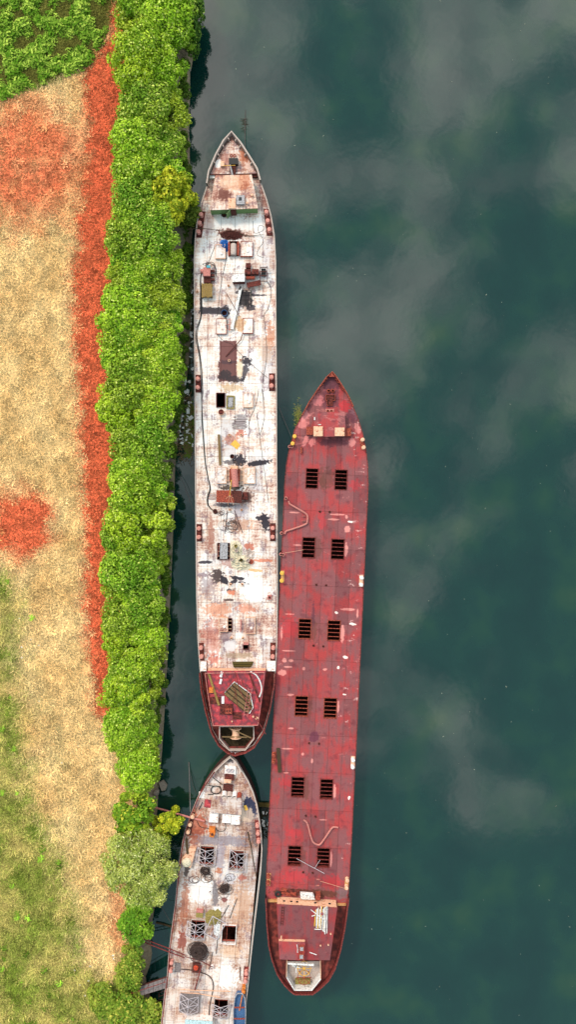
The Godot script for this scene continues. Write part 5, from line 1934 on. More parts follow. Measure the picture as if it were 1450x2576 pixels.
func white_deck_items() -> void:
	# dead leaves, tarp, winch drum near the bow
	var b := base_at(p("W1", 600, 1205))
	scrap(b, p("W1", 610, 1205, 0.03), Vector2(1.35, 0.55), 420, 0.3, 0.05, 0.3)
	one("leaf_heap", "heap of dark dead leaves and bark on the white deck behind the deckhouse", "debris", b, M.rust_dark)
	b = base_at(p("W1", 546, 1300))
	crumple(b, "W1", 505, 1245, 590, 1360, 0.02, 0.5, 3, 0.4)
	one("blue_tarp", "crumpled bright blue tarpaulin beside the leaf heap", "tarpaulin", b, M.blue)
	var wc := p("W1", 634, 1340, 0.2)
	b = base_at(wc)
	b.lathe(wc, [0.0, -0.72, 0.36, -0.7, 0.42, -0.5, 0.44, 0.0, 0.42, 0.5, 0.36, 0.7, 0, 0.72], 18, Basis(Vector3.RIGHT, PI / 2))
	one("winch_drum", "pale round topped winch drum between two rusty posts", "winch", b, M.crust)
	rod("branch", "long thin dead branch reaching from the hedge onto the deck", "branch", curve([pa("W1", 190, 1150, DK + 0.75), p("W1", 330, 1140, 0.75), p("W1", 520, 1160, 0.3), p("W1", 640, 1162, 0.15), p("W1", 720, 1160, 0.1)]), 0.05, M.wood_dark, 0.015)
	rod("branch", "bare twisted branch lying on white deck right of the leaf heap".replace(" right of", " past"), "branch", curve([p("W1", 690, 1190, 0.1), p("W1", 770, 1208, 0.12), p("W1", 850, 1204, 0.1), p("W1", 920, 1195, 0.15)]), 0.055, M.wood_dark, 0.02)
	rod("wire", "looping grey wire on the white deck beside the bow bollards", "wire", curve(line3("W1", [815, 1070, 830, 1180, 900, 1165, 925, 1130, 880, 1110, 865, 1160, 915, 1260, 870, 1330, 860, 1390, 920, 1415], 0.03)), 0.018, M.wire)
	drum("black tyre shaped tub beside the open deckhouse door", p("W1", 543, 1015, 0.0), 0.3, 0.28, M.black, M.rust_dark)
	# pump engine
	var o := thing("pump_engine", "pink and rusty pump engine with teal cap and hoses by the deck edge", "machine", p("W2", 385, 160))
	var e := mb()
	e.prism(rect("W2", 345, 105, 412, 185, 0.75), DK + 0.1, DK + 0.75)
	part(e, "engine_block", M.pink, o)
	e = mb()
	e.lathe(p("W2", 345, 142, 0.5), [0.0, -0.35, 0.26, -0.33, 0.26, 0.2, 0.1, 0.35, 0, 0.36], 14, Basis(Vector3.FORWARD, PI / 2))
	part(e, "flywheel", M.pink, o)
	e = mb()
	e.prism(rect("W2", 378, 86, 412, 108, 0.85), DK + 0.4, DK + 0.85)
	part(e, "cap", M.teal, o)
	for k in 3:
		e = mb()
		e.prism(rect("W2", 408, 128 + k * 40, 452, 146 + k * 40, 0.4), DK + 0.1, DK + 0.4)
		part(e, "fin", M.rust_dark, o)
	e = mb()
	e.prism(rect("W2", 350, 195, 420, 250, 0.35), DK, DK + 0.35)
	part(e, "frame", M.rust_dark, o)
	for k in 3:
		e = mb()
		e.tube(curve([p("W2", 395, 90, 0.8), p("W2", 340 + k * 30, 75 - k * 6, 0.6), p("W2", 440 + k * 8, 60 + k * 22, 0.3), p("W2", 470, 150 + k * 20, 0.05)]), 0.03, 5)
		part(e, "hose", M.black, o)
	o = thing("wooden_crate", "weathered wooden crate of upright boards beside the pump engine", "crate", p("W2", 382, 325))
	for k in 6:
		e = mb()
		e.prism(rect("W2", 331 + k * 17, 256 + (k % 2) * 4, 346 + k * 17, 388 - (k % 3) * 4, 0.6), DK + 0.5, DK + 0.6)
		part(e, "board", M.wood_gold, o)
	for k in 4:
		e = mb()
		e.prism(rect("W2", 331 + (k % 2) * 88, 260 + (k / 2) * 112, 346 + (k % 2) * 88, 276 + (k / 2) * 112, 0.5), DK, DK + 0.5)
		part(e, "post", M.wood, o)
	e = mb()
	e.prism(rect("W2", 334, 372, 430, 386, 0.4), DK + 0.1, DK + 0.4)
	part(e, "board", M.wood, o)
	# winch machine group
	o = thing("cargo_winch", "rusty winch machine with square covers and open frame", "machine", p("W2", 850, 170))
	for q in [[748, 64, 793, 108, 0.7], [738, 120, 798, 168, 0.8], [806, 120, 870, 166, 0.8]]:
		e = mb()
		e.prism(rect("W2", q[0], q[1], q[2], q[3], q[4]), DK, DK + q[4])
		part(e, "cover", M.brown, o)
	e = mb()
	for q in [[885, 100, 885, 235], [948, 95, 948, 240], [885, 105, 948, 105], [885, 145, 948, 145], [885, 185, 948, 185], [885, 235, 948, 235]]:
		e.beam(p("W2", q[0], q[1], 0.7), p("W2", q[2], q[3], 0.7), 0.07, 0.12)
	for q in [[885, 100], [948, 95], [885, 235], [948, 240]]:
		e.beam(p("W2", q[0], q[1], 0.0), p("W2", q[0], q[1], 0.7), 0.07, 0.07)
	part(e, "frame", M.rust_dark, o)
	e = mb()
	e.prism(rect("W2", 895, 115, 938, 180, 0.5), DK, DK + 0.5)
	part(e, "motor", M.black, o)
	for k in 3:
		e = mb()
		e.lathe(p("W2", 765 + k * 28, 205, 0.4), [0, -0.2, 0.2, -0.19, 0.24, 0.0, 0.2, 0.19, 0, 0.2], 12, Basis(Vector3.FORWARD, PI / 2))
		part(e, "gear", M.rust, o)
	e = mb()
	e.beam(p("W2", 738, 175, 0.5), p("W2", 870, 178, 0.5), 0.12, 0.12)
	part(e, "shaft", M.rust_dark, o)
	o = thing("machine_cover", "white topped sheet metal cover with its shaded front coloured brown, beside the winch", "cover", p("W2", 680, 210))
	e = mb()
	e.prism(poly("W2", [620, 178, 735, 165, 740, 238, 622, 242], 0.9), DK + 0.8, DK + 0.9)
	part(e, "top", M.white_clean, o)
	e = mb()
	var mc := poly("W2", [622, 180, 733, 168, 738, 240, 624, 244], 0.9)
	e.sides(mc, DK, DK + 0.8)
	part(e, "front", M.brown, o)  # dark sides of the white box: shade put in as brown
	b = base_at(p("W2", 825, 262))
	var tb := Basis(Vector3.UP, 0.22) * Basis(Vector3.RIGHT, -0.35)
	b.box(p("W2", 825, 262, 0.4), Vector3(1.75, 0.06, 0.75), tb)
	one("steel_plate", "rusty steel plate leaning against the winch", "plate", b, M.brown)
	# springs, beams, rods
	o = thing("bed_spring", "black burnt spring frame on the dark patch below the winch", "bed frame", p("W2", 750, 400))
	for k in 11:
		e = mb()
		e.tube(curve([p("W2", 694, 326 + k * 13.5, 0.12), p("W2", 720, 322 + k * 13.5, 0.22), p("W2", 770, 324 + k * 13.5, 0.22), p("W2", 802, 328 + k * 13.5, 0.12), p("W2", 800, 334 + k * 13.5, 0.1)], 3), 0.035, 5)
		part(e, "spring", M.black, o)
	for q in [695, 745, 800]:
		e = mb()
		e.beam(p("W2", q, 318, 0.08), p("W2", q + 4, 478, 0.08), 0.06, 0.06)
		part(e, "rail", M.black, o)
	stick("white_beam", "long white painted steel beam lying aslant across the deck", "beam", p("W2", 700, 308, 0.15), p("W2", 618, 690, 0.15), 0.34, 0.16, M.white_clean)
	rod("steel_rod", "thin rusty rod leaning across the long white beam", "rod", [p("W2", 565, 350, 0.1), p("W2", 690, 568, 0.4)], 0.035, M.rust_dark)
	rod("steel_rod", "short black capped rod at the top end of the white beam", "rod", [p("W2", 700, 285, 0.25), p("W2", 690, 315, 0.35)], 0.1, M.black)
	drum("open drum with blue rim standing in the black tar patch", p("W2", 549, 545, 0.0) , 0.38, 0.6, M.tank_blue, M.rust_dark)
	rod("angle_iron", "angle iron lying over the dark rust patch", "rod", [p("W2", 718, 730, 0.3), p("W2", 700, 790, 0.25), p("W2", 560, 946, 0.08)], 0.05, M.rust_dark)
	rod("wire", "fine wire crossing the dark rust patch", "wire", curve(line3("W2", [480, 740, 540, 800, 620, 830, 680, 900, 740, 960, 850, 1060, 960, 1150], 0.04)), 0.02, M.wire)
	o = thing("pipe_rack", "small rack of bent pink pipes between two hatch covers", "rack", p("W2", 585, 640))
	for q in [[565, 585, 572, 690], [600, 585, 592, 700]]:
		e = mb()
		e.tube([p("W2", q[0], q[1], 0.3), p("W2", q[2], q[3], 0.3)], 0.05, 6)
		part(e, "pipe", M.black if q[0] == 565 else M.pink, o)
	for k in 3:
		e = mb()
		e.tube([p("W2", 563, 600 + k * 45, 0.32), p("W2", 606, 598 + k * 45, 0.32)], 0.03, 5)
		part(e, "crossbar", M.pink, o)
	# the long bundle of black cable down the landward side
	for k in 3:
		var d := k * 5.0 - 5.0
		var pts := []
		for q in [["W2", 375, 100], ["W2", 322, 185], ["W2", 324, 380], ["W2", 325, 560], ["W2", 288, 690], ["W2", 284, 790], ["W2", 312, 930], ["W2", 328, 1100], ["W2", 333, 1300], ["W3", 330, 150], ["W3", 336, 350], ["W3", 350, 540], ["W3", 365, 740], ["W3", 392, 880], ["W3", 412, 985], ["W3", 388, 1060], ["W3", 392, 1140], ["W3", 450, 1200]]:
			pts.append(p(q[0], q[1] + d + rng.randfn() * 3.0, q[2], 0.05))
		rod("mooring_cable", "black cable running the length of the white deck's landward side", "cable", curve(pts, 4), 0.032, M.black, -1.0, "black cables along the deck")
	for q in [["W1", 455, 1310, 400, 1450, 370, 1500], ["W1", 570, 1350, 560, 1450, 535, 1560]]:
		rod("wire", "thin dark wire slanting across the white deck", "wire", [p(q[0], q[1], q[2], 0.04), p(q[0], q[3], q[4], 0.04), p(q[0], q[5], q[6], 0.04)], 0.02, M.wire, -1.0, "wires on the white deck")
	rod("wire", "long wire from the winch well to the blue rimmed drum", "wire", curve(line3("W2", [570, 10, 540, 130, 505, 330, 490, 470, 475, 565], 0.04)), 0.022, M.wire)
	rod("wire", "tangled wire wandering along the river side of the white deck", "wire", curve(line3("W2", [955, 240, 990, 320, 965, 480, 920, 560, 930, 660, 945, 860, 940, 1000, 905, 1220, 925, 1360], 0.04)), 0.022, M.wire)
	rod("wire", "wire with a looped end beside the small hatch covers", "wire", curve(line3("W3", [870, 40, 860, 120, 830, 230, 790, 320, 775, 410, 785, 415], 0.04)), 0.022, M.wire)
	rod("wire", "long straight wire down the river side of the white deck", "wire", [p("W3", 850, 270, 0.05), p("W3", 910, 720, 0.05), p("W3", 965, 1120, 0.05)], 0.02, M.wire)
	for q in [[900, 45, 925, 300, 880, 480]]:
		rod("wire", "bowed wire near the middle bollards of the white deck", "wire", curve([p("W3", q[0], q[1], 0.04), p("W3", q[2], q[3], 0.04), p("W3", q[4], q[5], 0.04)]), 0.02, M.wire)
	# beside the open hatch
	o = thing("salvaged_skylight", "olive framed small glazed hatch leaning beside the black opening", "hatch frame", p("W3", 605, 170))
	e = mb()
	var fp := rect("W3", 572, 112, 636, 225, 0.2, 2)
	fp.append(fp[0])
	e.strip(fp, 0.18, DK + 0.05, DK + 0.2)
	part(e, "frame", M.olive, o)
	e = mb()
	e.prism(rect("W3", 580, 122, 628, 212, 0.12, 2), DK + 0.02, DK + 0.12)
	part(e, "pane", M.grey, o)
	drum("squat round rusty pot beside the black hatch opening", p("W3", 518, 266, 0.0), 0.36, 0.4, M.cream, M.brown)
	rod("spring_coil", "brown serpentine spring wire lying on clean white deck", "spring", curve(serpentine("W3", 650, 748, 290, 345, 5, 0.06), 4), 0.018, M.rope)
	rod("spring_coil", "flattened dark spring wire below the serpentine spring", "spring", curve(serpentine("W3", 636, 745, 350, 415, 7, 0.06), 4), 0.018, M.rust_dark)
	stick("timber_beam", "grey mossy timber beam lying lengthwise on white deck", "beam", p("W3", 495, 475, 0.1), p("W3", 508, 762, 0.1), 0.3, 0.22, M.wood)
	b = base_at(p("W3", 648, 568))
	b.prism(poly("W3", [648, 522, 697, 572, 665, 615, 604, 565], 0.06), DK + 0.008, DK + 0.05)
	one("yellow_sheet", "square faded yellow sheet lying on the deck", "sheet", b, M.yellow)
	drum("short black pipe stub beside the tar patch", p("W3", 622, 682, 0.0), 0.28, 0.35, M.steel, M.rust_dark)
	# pink tank on its stand
	o = thing("pink_tank", "long pink cylindrical tank lying between two posts", "tank", p("W3", 645, 885))
	var ta := p("W3", 638, 800, 0.75)
	var te := p("W3", 652, 968, 0.75)
	e = mb()
	e.tube([ta, ta.lerp(te, 0.03), te.lerp(ta, 0.03), te], 0.42, 20)
	part(e, "shell", M.pink, o)
	e = mb()
	e.prism(rect("W3", 602, 768, 672, 802, 0.9, 5), DK + 0.3, DK + 0.9)
	part(e, "cap", M.cream, o)
	for f in [0.2, 0.8]:
		e = mb()
		e.box(ta.lerp(te, f) - Vector3(0, 0.5, 0), Vector3(1.0, 0.5, 0.12))
		part(e, "cradle", M.rust_dark, o)
	for k in 3:
		e = mb()
		e.beam(p("W3", 560, 805 + k * 50, 0.25), p("W3", 730, 805 + k * 50, 0.25), 0.06, 0.06)
		part(e, "crossbar", M.cream, o)
	o = thing("equipment_table", "rusty red equipment table with mast and a dark plate as its square hole", "table", p("W3", 590, 1060))
	e = mb()
	e.prism(poly("W3", [472, 1000, 605, 1000, 640, 1118, 470, 1112], 1.0), DK + 0.92, DK + 1.0)
	part(e, "top", M.rust, o).set_meta("label", "flaking red painted top")
	e = mb()
	e.prism(poly("W3", [606, 1000, 714, 1006, 712, 1122, 640, 1119], 1.0), DK + 0.9, DK + 0.98)
	part(e, "top", M.rust_dark, o)
	e = mb()
	e.prism(rect("W3", 652, 1083, 694, 1118, 1.0), DK + 0.97, DK + 1.0)
	part(e, "opening", M.rust_dark, o)  # flat plate; its dark colour stands for the shade in the hole
	for q in [[480, 1008], [705, 1012], [480, 1104], [705, 1110]]:
		e = mb()
		e.beam(p("W3", q[0], q[1], 0.92), p("W3", q[0], q[1], 0.92) * Vector3(1, 0, 1) + Vector3(0, DK, 0), 0.1, 0.1)
		part(e, "leg", M.rust_dark, o)
	e = mb()
	e.tube([p("W3", 597, 1050, 1.0), p("W3", 612, 905, 2.2)], 0.06, 7)
	part(e, "mast", M.yellow, o)
	for q in [[580, 1140], [632, 1142], [560, 1080], [632, 1075]]:
		e = mb()
		e.beam(p("W3", 597, 1050, 1.1), p("W3", q[0], q[1], 1.02), 0.03, 0.03)
		part(e, "stay", M.cream, o)
	b = base_at(p("W3", 742, 1055))
	b.prism(rect("W3", 716, 1018, 770, 1090, 0.6), DK, DK + 0.6)
	b.prism(rect("W3", 722, 1026, 764, 1082, 0.7), DK + 0.6, DK + 0.7)
	one("tool_chest", "dark brown steel chest beside the equipment table", "chest", b, M.brown)
	rod("spring_coil", "wavy thin rods beside the equipment table", "rod", curve(serpentine("W3", 405, 460, 1035, 1085, 5, 0.06), 3), 0.025, M.rust)
	b = base_at(p("W3", 470, 1205))
	nest(b, p("W3", 462, 1203, 0.03), 0.3, 9, 0.03, 0.15)
	nest(b, p("W3", 520, 1215, 0.03), 0.38, 4, 0.02, 0.06)
	one("rope_tangle", "brown tangle of rope at the end of the black cables", "rope", b, M.rust_dark)
	b = base_at(p("W3", 620, 1320))
	nest(b, p("W3", 625, 1320, 0.03), 0.9, 12, 0.016, 0.08, 0.3)
	one("wire_tangle", "loose tangle of thin wire on the stained deck between bollards", "wire", b, M.wire)
	rod("angle_iron", "thin rust bar below the equipment table", "rod", [p("W3", 575, 1190, 0.1), p("W3", 548, 1410, 0.1)], 0.035, M.rust_dark)
	rod("angle_iron", "thin rust bar ending in the wire tangle", "rod", [p("W3", 640, 1190, 0.1), p("W3", 718, 1400, 0.1)], 0.035, M.rust_dark)
	# aft heap
	o = thing("grey_cover", "pale blue grey rectangular lid laid over a black opening", "lid", p("W4", 540, 362))
	e = mb()
	e.prism(rect("W4", 505, 285, 577, 440, 0.3, 1), DK + 0.18, DK + 0.3)
	part(e, "panel", M.grey, o)
	e = mb()
	e.beam(p("W4", 497, 300, 0.3), p("W4", 486, 420, 0.25), 0.05, 0.05)
	part(e, "prop", M.pink, o)
	b = base_at(p("W4", 690, 400))
	crumple(b, "W4", 596, 268, 716, 470, 0.02, 0.5, 11, 0.7)
	crumple(b, "W4", 610, 400, 800, 545, 0.02, 0.5, 12, 0.7)
	one("beige_tarp", "crumpled beige tarpaulin heap with pots beside the pale lid", "tarpaulin", b, M.tarp)
	for q in [[655, 318, "olive"], [660, 362, "crust"], [617, 445, "crust"], [705, 450, "timber_green"], [770, 455, "crust"]]:
		var c := p("W4", q[0], q[1], 0.5)
		var po := thing("paint_pot", "round pot standing in the beige tarpaulin heap", "pot", c, "pots in the tarpaulin heap")
		e = mb()
		e.lathe(c, [0.1, -0.35, 0.2, -0.3, 0.22, 0.05, 0.18, 0.06, 0.17, -0.1, 0, -0.12], 12)
		part(e, "body", M[q[2]], po)
	drum("flat round rusty disc lid at the edge of the tarpaulin heap", p("W4", 800, 465, 0.0), 0.34, 0.15, M.cream, M.rust)
	b = base_at(p("W4", 795, 390))
	scrap(b, p("W4", 780, 400, 0.02), Vector2(0.7, 0.8), 90, 0.35, 0.06, 0.2)
	one("rag_heap", "scattered pale rags and scraps beside the tarpaulin heap", "debris", b, M.crust)
	o = thing("pink_block", "small pink square mooring block near the deck edge", "block", p("W4", 973, 802))
	e = mb()
	e.prism(rect("W4", 954, 780, 994, 824, 0.2), DK, DK + 0.2)
	part(e, "base", M.pink, o)
	e = mb()
	e.lathe(p("W4", 973, 802, 0.2), [0.16, 0, 0.14, 0.1, 0.1, 0.12, 0, 0.08], 10)
	part(e, "eye", M.rust_dark, o)
	stick("pink_post", "thin pink bar standing between the aft hatch covers", "bar", p("W4", 702, 1010, 0.15), p("W4", 700, 1130, 0.15), 0.14, 0.1, M.pink)
	for k in 5:
		stick("mossy_timber", "mossy timber stacked in front of the cabin", "timber", p("W5", 622 + k * 3, 206 + k * 10, 0.15 + (k % 2) * 0.12), p("W5", 822 - k * 5, 204 + k * 10, 0.15 + (k % 2) * 0.12), 0.16, 0.14, M.timber_green, "timbers stacked in front of the cabin")
	# cabin roof: planked panel, ladder, poles
	o = thing("plank_raft", "weathered pointed panel of planks lying on the red cabin roof", "panel", p("W5", 690, 540, 1.72))
	var pan := poly("W5", [640, 390, 790, 498, 818, 632, 782, 690, 742, 682, 545, 510, 548, 492], 1.85)
	var dir := Vector2(1, 0.8).normalized()
	var nrm := Vector2(-dir.y, dir.x)
	var pc := xz(p("W5", 690, 540, 1.85))
	for k in 16:
		var off := (k - 7.5) * 0.17
		var band := PackedVector2Array([pc + nrm * (off - 0.078) - dir * 4, pc + nrm * (off - 0.078) + dir * 4, pc + nrm * (off + 0.078) + dir * 4, pc + nrm * (off + 0.078) - dir * 4])
		for w in Geometry2D.intersect_polygons(band, pan):
			e = mb()
			e.prism(w, DK + 1.74, DK + 1.82 + rng.randf() * 0.03)
			part(e, "plank", M.wood if k % 3 != 1 else M.wood_dark, o)
	e = mb()
	e.strip(PackedVector2Array([pan[6], pan[0], pan[1], pan[2], pan[3]]), 0.09, DK + 1.74, DK + 1.9)
	part(e, "edge", M.white_clean, o)
	o = thing("ladder", "slim pink ladder lying over the plank panel on the cabin roof", "ladder", p("W5", 765, 590, 1.95))
	for q in [[772, 448, 728, 715], [808, 452, 764, 718]]:
		e = mb()
		e.beam(p("W5", q[0], q[1], 1.97), p("W5", q[2], q[3], 1.97), 0.05, 0.06)
		part(e, "stile", M.pink, o)
	for k in 9:
		var f := (k + 0.5) / 9.0
		e = mb()
		e.beam(p("W5", lerpf(772, 728, f), lerpf(448, 715, f), 1.97), p("W5", lerpf(808, 764, f), lerpf(452, 718, f), 1.97), 0.04, 0.04)
		part(e, "rung", M.pink, o)
	rod("red_pole", "long red pole slanting over the cabin roof and past the bulwark", "pole", [p("W5", 650, 300, 2.2), p("W5", 690, 470, 2.2), p("W5", 938, 884, 2.1)], 0.05, M.rail)
	rod("white_hose", "curved thick white hose on the red cabin roof", "hose", curve(line3("W5", [792, 295, 850, 330, 888, 400, 898, 470, 878, 534], 1.82)), 0.09, M.white_clean)
	stick("plank", "mustard coloured plank lying aslant on the cabin roof", "plank", p("W5", 398, 312, 1.72), p("W5", 496, 612, 1.76), 0.26, 0.08, M.wood_gold)
	stick("plank", "dark plank under the white hose on the cabin roof", "plank", p("W5", 782, 310, 1.72), p("W5", 884, 580, 1.72), 0.2, 0.07, M.brown)
	for q in [[517, 322, 12, 26, "white board lying on the cabin roof beside the mustard plank's upper end"], [511, 388, 10, 24, "white board lying on the cabin roof below another white board"], [532, 562, 12, 34, "white box standing at the lower end of the mustard plank"]]:
		b = base_at(p("W5", q[0], q[1], 1.7))
		b.prism(rect("W5", q[0] - q[2], q[1] - q[3], q[0] + q[2], q[1] + q[3], 1.85, 14 if q[3] < 30 else 0), DK + 1.71, DK + 1.85)
		one("white_board", q[4], "board", b, M.white_clean)
	b = base_at(p("W5", 420, 470, 1.7))
	b.prism(rect("W5", 402, 446, 440, 494, 1.95), DK + 1.71, DK + 1.95)
	b.prism(rect("W5", 408, 452, 434, 470, 2.0), DK + 1.95, DK + 2.0)
	one("orange_crate", "small orange crate on the cabin roof by the mustard plank", "crate", b, M.orange)
	o = thing("vent_box", "rusty vent box with two round holes on the cabin roof", "vent box", p("W5", 586, 680, 1.72))
	e = mb()
	e.prism(rect("W5", 554, 646, 618, 692, 2.25), DK + 1.72, DK + 2.25)
	part(e, "body", M.rust, o)
	for q in [570, 598]:
		e = mb()
		e.lathe(p("W5", q, 666, 2.25), [0.13, 0.0, 0.13, 0.03, 0.09, 0.03, 0, 0.025], 10)
		part(e, "hole", M.rust_dark, o)
	for q in [[[555, 320, 600, 400, 560, 480], "rusty wire arching over the cabin roof beside the white boards"], [[610, 310, 620, 430, 650, 500, 605, 590, 510, 684], "long bent rusty wire curling over the plank panel"], [[430, 528, 560, 480, 612, 410], "straight thin rod pointing at the plank panel's tip"], [[655, 310, 650, 430, 672, 650], "slack rusty wire crossing the plank panel"]]:
		rod("wire", q[1], "wire", curve(line3("W5", q[0], 1.98)), 0.025, M.rail)
	rod("branch", "small forked twig on the cabin roof above the ladder", "branch", curve(line3("W5", [712, 375, 722, 420, 745, 440, 762, 420], 1.95)), 0.03, M.wood_dark)
	for q in [[620, 762, 0.1], [820, 718, 0.12], [855, 733, 0.2]]:
		var c := p("W5", q[0], q[1], 1.72)
		b = base_at(c)
		b.lathe(c, [q[2], 0, q[2], 0.15, q[2] * 0.6, 0.2, 0, 0.2], 10)
		one("roof_mushroom", "small pale mushroom vent on the cabin roof's after edge", "vent", b, M.cream, "vents on the cabin roof")
	b = base_at(p("W5", 660, 940, -0.78))
	scrap(b, p("W5", 590, 930, -0.7), Vector2(1.2, 1.3), 150, 1.3, 0.06, 0.5)
	scrap(b, p("W5", 700, 960, -0.7), Vector2(1.5, 1.0), 150, 1.2, 0.06, 0.5)
	one("driftwood_heap", "heap of driftwood sticks filling the octagonal pit around the winch", "debris", b, M.wood_dark)
	for q in [[[590, 822, 800, 920], "plank lying aslant over the winch pit"], [[525, 908, 760, 912], "yellowed plank lying across the winch pit"], [[695, 750, 830, 765], "pale plank at the cabin's after edge"]]:
		stick("plank", q[1], "plank", p("W5", q[0][0], q[0][1], 0.62), p("W5", q[0][2], q[0][3], 0.62), 0.14, 0.06, M.wood)
	rod("white_chain", "pink and white mooring strut between stern and the smaller barge's bow", "strut", [p("W5", 600, 1040, 0.2), p("W5", 642, 1090, 0.5), p("W5", 652, 1055, 0.3)], 0.07, M.lilac)

func red_deck_items() -> void:
	rod("bent_pipe", "bent pink pipe with flanges lying near the landward edge of red deck", "pipe", curve(line3("R2", [370, 305, 378, 335, 400, 352, 550, 440, 582, 475, 582, 530, 560, 572, 400, 630, 340, 650, 326, 682], 0.14), 3), 0.12, M.pink)
	rod("bent_pipe", "bent pink pipe lying in a wide V on red deck", "pipe", curve(line3("R4", [538, 1166, 565, 1178, 590, 1225, 625, 1360, 655, 1420, 700, 1442, 740, 1425, 850, 1268, 885, 1242, 932, 1250], 0.14), 3), 0.12, M.pink)
	stick("old_timber", "rotten dark timber beam beside the rusty landward bollard", "timber", p("R4", 249, 346, 0.05), p("R4", 268, 618, 0.05), 0.42, 0.2, M.wood_dark)
	rod("thin_pole", "thin pale pole lying across the after hatch toward the red deck's middle", "pole", [p("R5", 458, 438, 0.15), p("R5", 600, 515, 0.12), p("R5", 776, 608, 0.06)], 0.035, M.lilac)
	rod("thin_pole", "short pale stick propped on the thin pole by the hatch", "pole", [p("R5", 726, 455, 0.15), p("R5", 690, 510, 0.12), p("R5", 666, 548, 0.1)], 0.03, M.lilac)
	rod("wire", "fine wire from the fairlead to the second hatch", "wire", [p("R2", 325, 895, 0.3), p("R2", 535, 860, 0.1)], 0.02, M.cream)
	rod("wire", "fine wire across the red deck to the after bollard", "wire", [p("R5", 730, 695, 0.1), p("R5", 1000, 775, 0.3)], 0.02, M.cream)
	rod("wire", "fine wire from the forward fairlead across the red deck", "wire", [p("R1", 420, 975, 0.3), p("R1", 590, 945, 0.05)], 0.02, M.pink)
	rod("mooring_line", "taut mooring line from white barge down to the red barge's fairlead", "rope", [p("R1", 215, 440, 0.1), pa("R1", 320, 700, 1.9), p("R1", 405, 895, 0.2)], 0.025, M.wire)
	# stuff against the stern cabin
	for k in 6:
		var b := base_at(p("R6", 700, 340 + k * 14, 0.3))
		var x := 625 + (k * 7) % 20
		b.prism(poly("R6", [x, 312 + k * 17, x + 180 + k * 3, 322 + k * 17, x + 176 + k * 4, 342 + k * 17, x + 2, 334 + k * 17], 0.9), DK + 0.55 - k * 0.07, DK + 0.9 - k * 0.07 + 0.01 * k)
		one("white_sheet", "white board in the stack leaning on the cabin's front wall", "board", b, M.white_clean, "white boards leaning on the cabin")
	var b2 := base_at(p("R6", 880, 380))
	b2.prism(rect("R6", 846, 338, 914, 415, 0.8, 2), DK, DK + 0.8)
	b2.prism(rect("R6", 852, 345, 908, 408, 0.86, 2), DK + 0.8, DK + 0.86)
	one("rusty_box", "rusty orange box standing in front of the red barge's cabin", "box", b2, M.rust)
	var c := p("R6", 311, 328, 0.15)
	b2 = base_at(c)
	b2.ring(c, 0.3, 0.12, Basis(), 22, 8)
	one("rubber_fender", "grey rubber tyre lying on red deck beside the rust scraps", "tyre", b2, M.black)
	for q in [[395, 268, 40, 20, 10], [495, 285, 40, 24, -8], [450, 330, 34, 24, 4], [530, 320, 40, 20, 12], [600, 290, 32, 20, 0], [385, 310, 26, 14, 20], [545, 350, 40, 18, 0]]:
		b2 = base_at(p("R6", q[0], q[1]))
		b2.prism(rect("R6", q[0] - q[2], q[1] - q[3], q[0] + q[2], q[1] + q[3], 0.15, q[4]), DK + 0.006, DK + 0.1 + absf(q[4]) * 0.006)
		one("rust_scrap", "flat rusty metal scrap lying before the red barge's cabin", "scrap", b2, M.rust if q[4] > 2 else M.brown, "rust scraps before the cabin")
	# white tubes on the cabin roof
	for k in 16:
		var x := 850 + k * 10.5 + rng.randfn() * 4.0
		var y0 := 530 + rng.randfn() * 14.0 - (30 if k > 13 else 0)
		var y1 := 790 + rng.randfn() * 20.0 + (60 if k > 10 else 0)
		var dx := rng.randfn() * 8.0 - 14.0
		rod("white_tube", "white tube in the pile on the red cabin roof", "tube", [p("R6", x, y0, 1.9 + (k % 3) * 0.07), p("R6", x + dx, y1, 1.87 + (k % 2) * 0.06)], 0.06, M.white_clean if k % 4 else M.yellow, -1.0, "white tubes piled on the cabin roof")
	for q in [[[778, 548, 965, 695], "white tube lying aslant over the pile of tubes"], [[828, 824, 935, 826], "short white tube closing the lower end of the tube pile"], [[758, 1150, 858, 1186], "thin white stick on the after part of the red cabin roof"], [[790, 640, 838, 625], "short white stick beside the tube pile"]]:
		rod("white_tube", q[1], "tube", [p("R6", q[0][0], q[0][1], 2.1), p("R6", q[0][2], q[0][3], 2.0)], 0.055, M.white_clean)
	var rr := p("R6", 937, 606, 2.12)
	b2 = base_at(rr)
	b2.ring(rr, 0.13, 0.05)
	one("red_ring", "small red ring on top of the pile of white tubes", "ring", b2, M.red)
	rod("white_tube", "curved white strip on the companionway roof", "strip", curve(line3("R6", [578, 1042, 590, 1095, 588, 1155], 2.42)), 0.05, M.white_clean)
	for q in [[[515, 1330, 625, 1375], 0.22, "broken white board inside the wheel stand"], [[566, 1340, 570, 1440], 0.1, "narrow white slat standing inside the wheel stand"]]:
		stick("white_board", q[2], "board", p("R6", q[0][0], q[0][1], 0.3), p("R6", q[0][2], q[0][3], 0.3), q[1], 0.05, M.white_clean)
	for q in [[720, 746, "short white strip on the forward house roof"], [664, 678, "white strip at the forward house roof's edge"]]:
		b2 = base_at(p("R1", q[0], q[1], 1.0))
		b2.prism(rect("R1", q[0] - (16 if q[0] > 700 else 5), q[1] - (5 if q[0] > 700 else 17), q[0] + (16 if q[0] > 700 else 5), q[1] + (5 if q[0] > 700 else 17), 1.1), DK + 1.003, DK + 1.08)
		one("white_strip", q[2], "strip", b2, M.white_clean)
	# weeds growing on the landward bow
	var o := thing("weed_clump", "clump of dry weeds growing from the red barge's bow side", "plant", pa("R1", 478, 650, 1.6))
	var g := MB.new()
	g.o = Vector3.ZERO
	g.colored = true
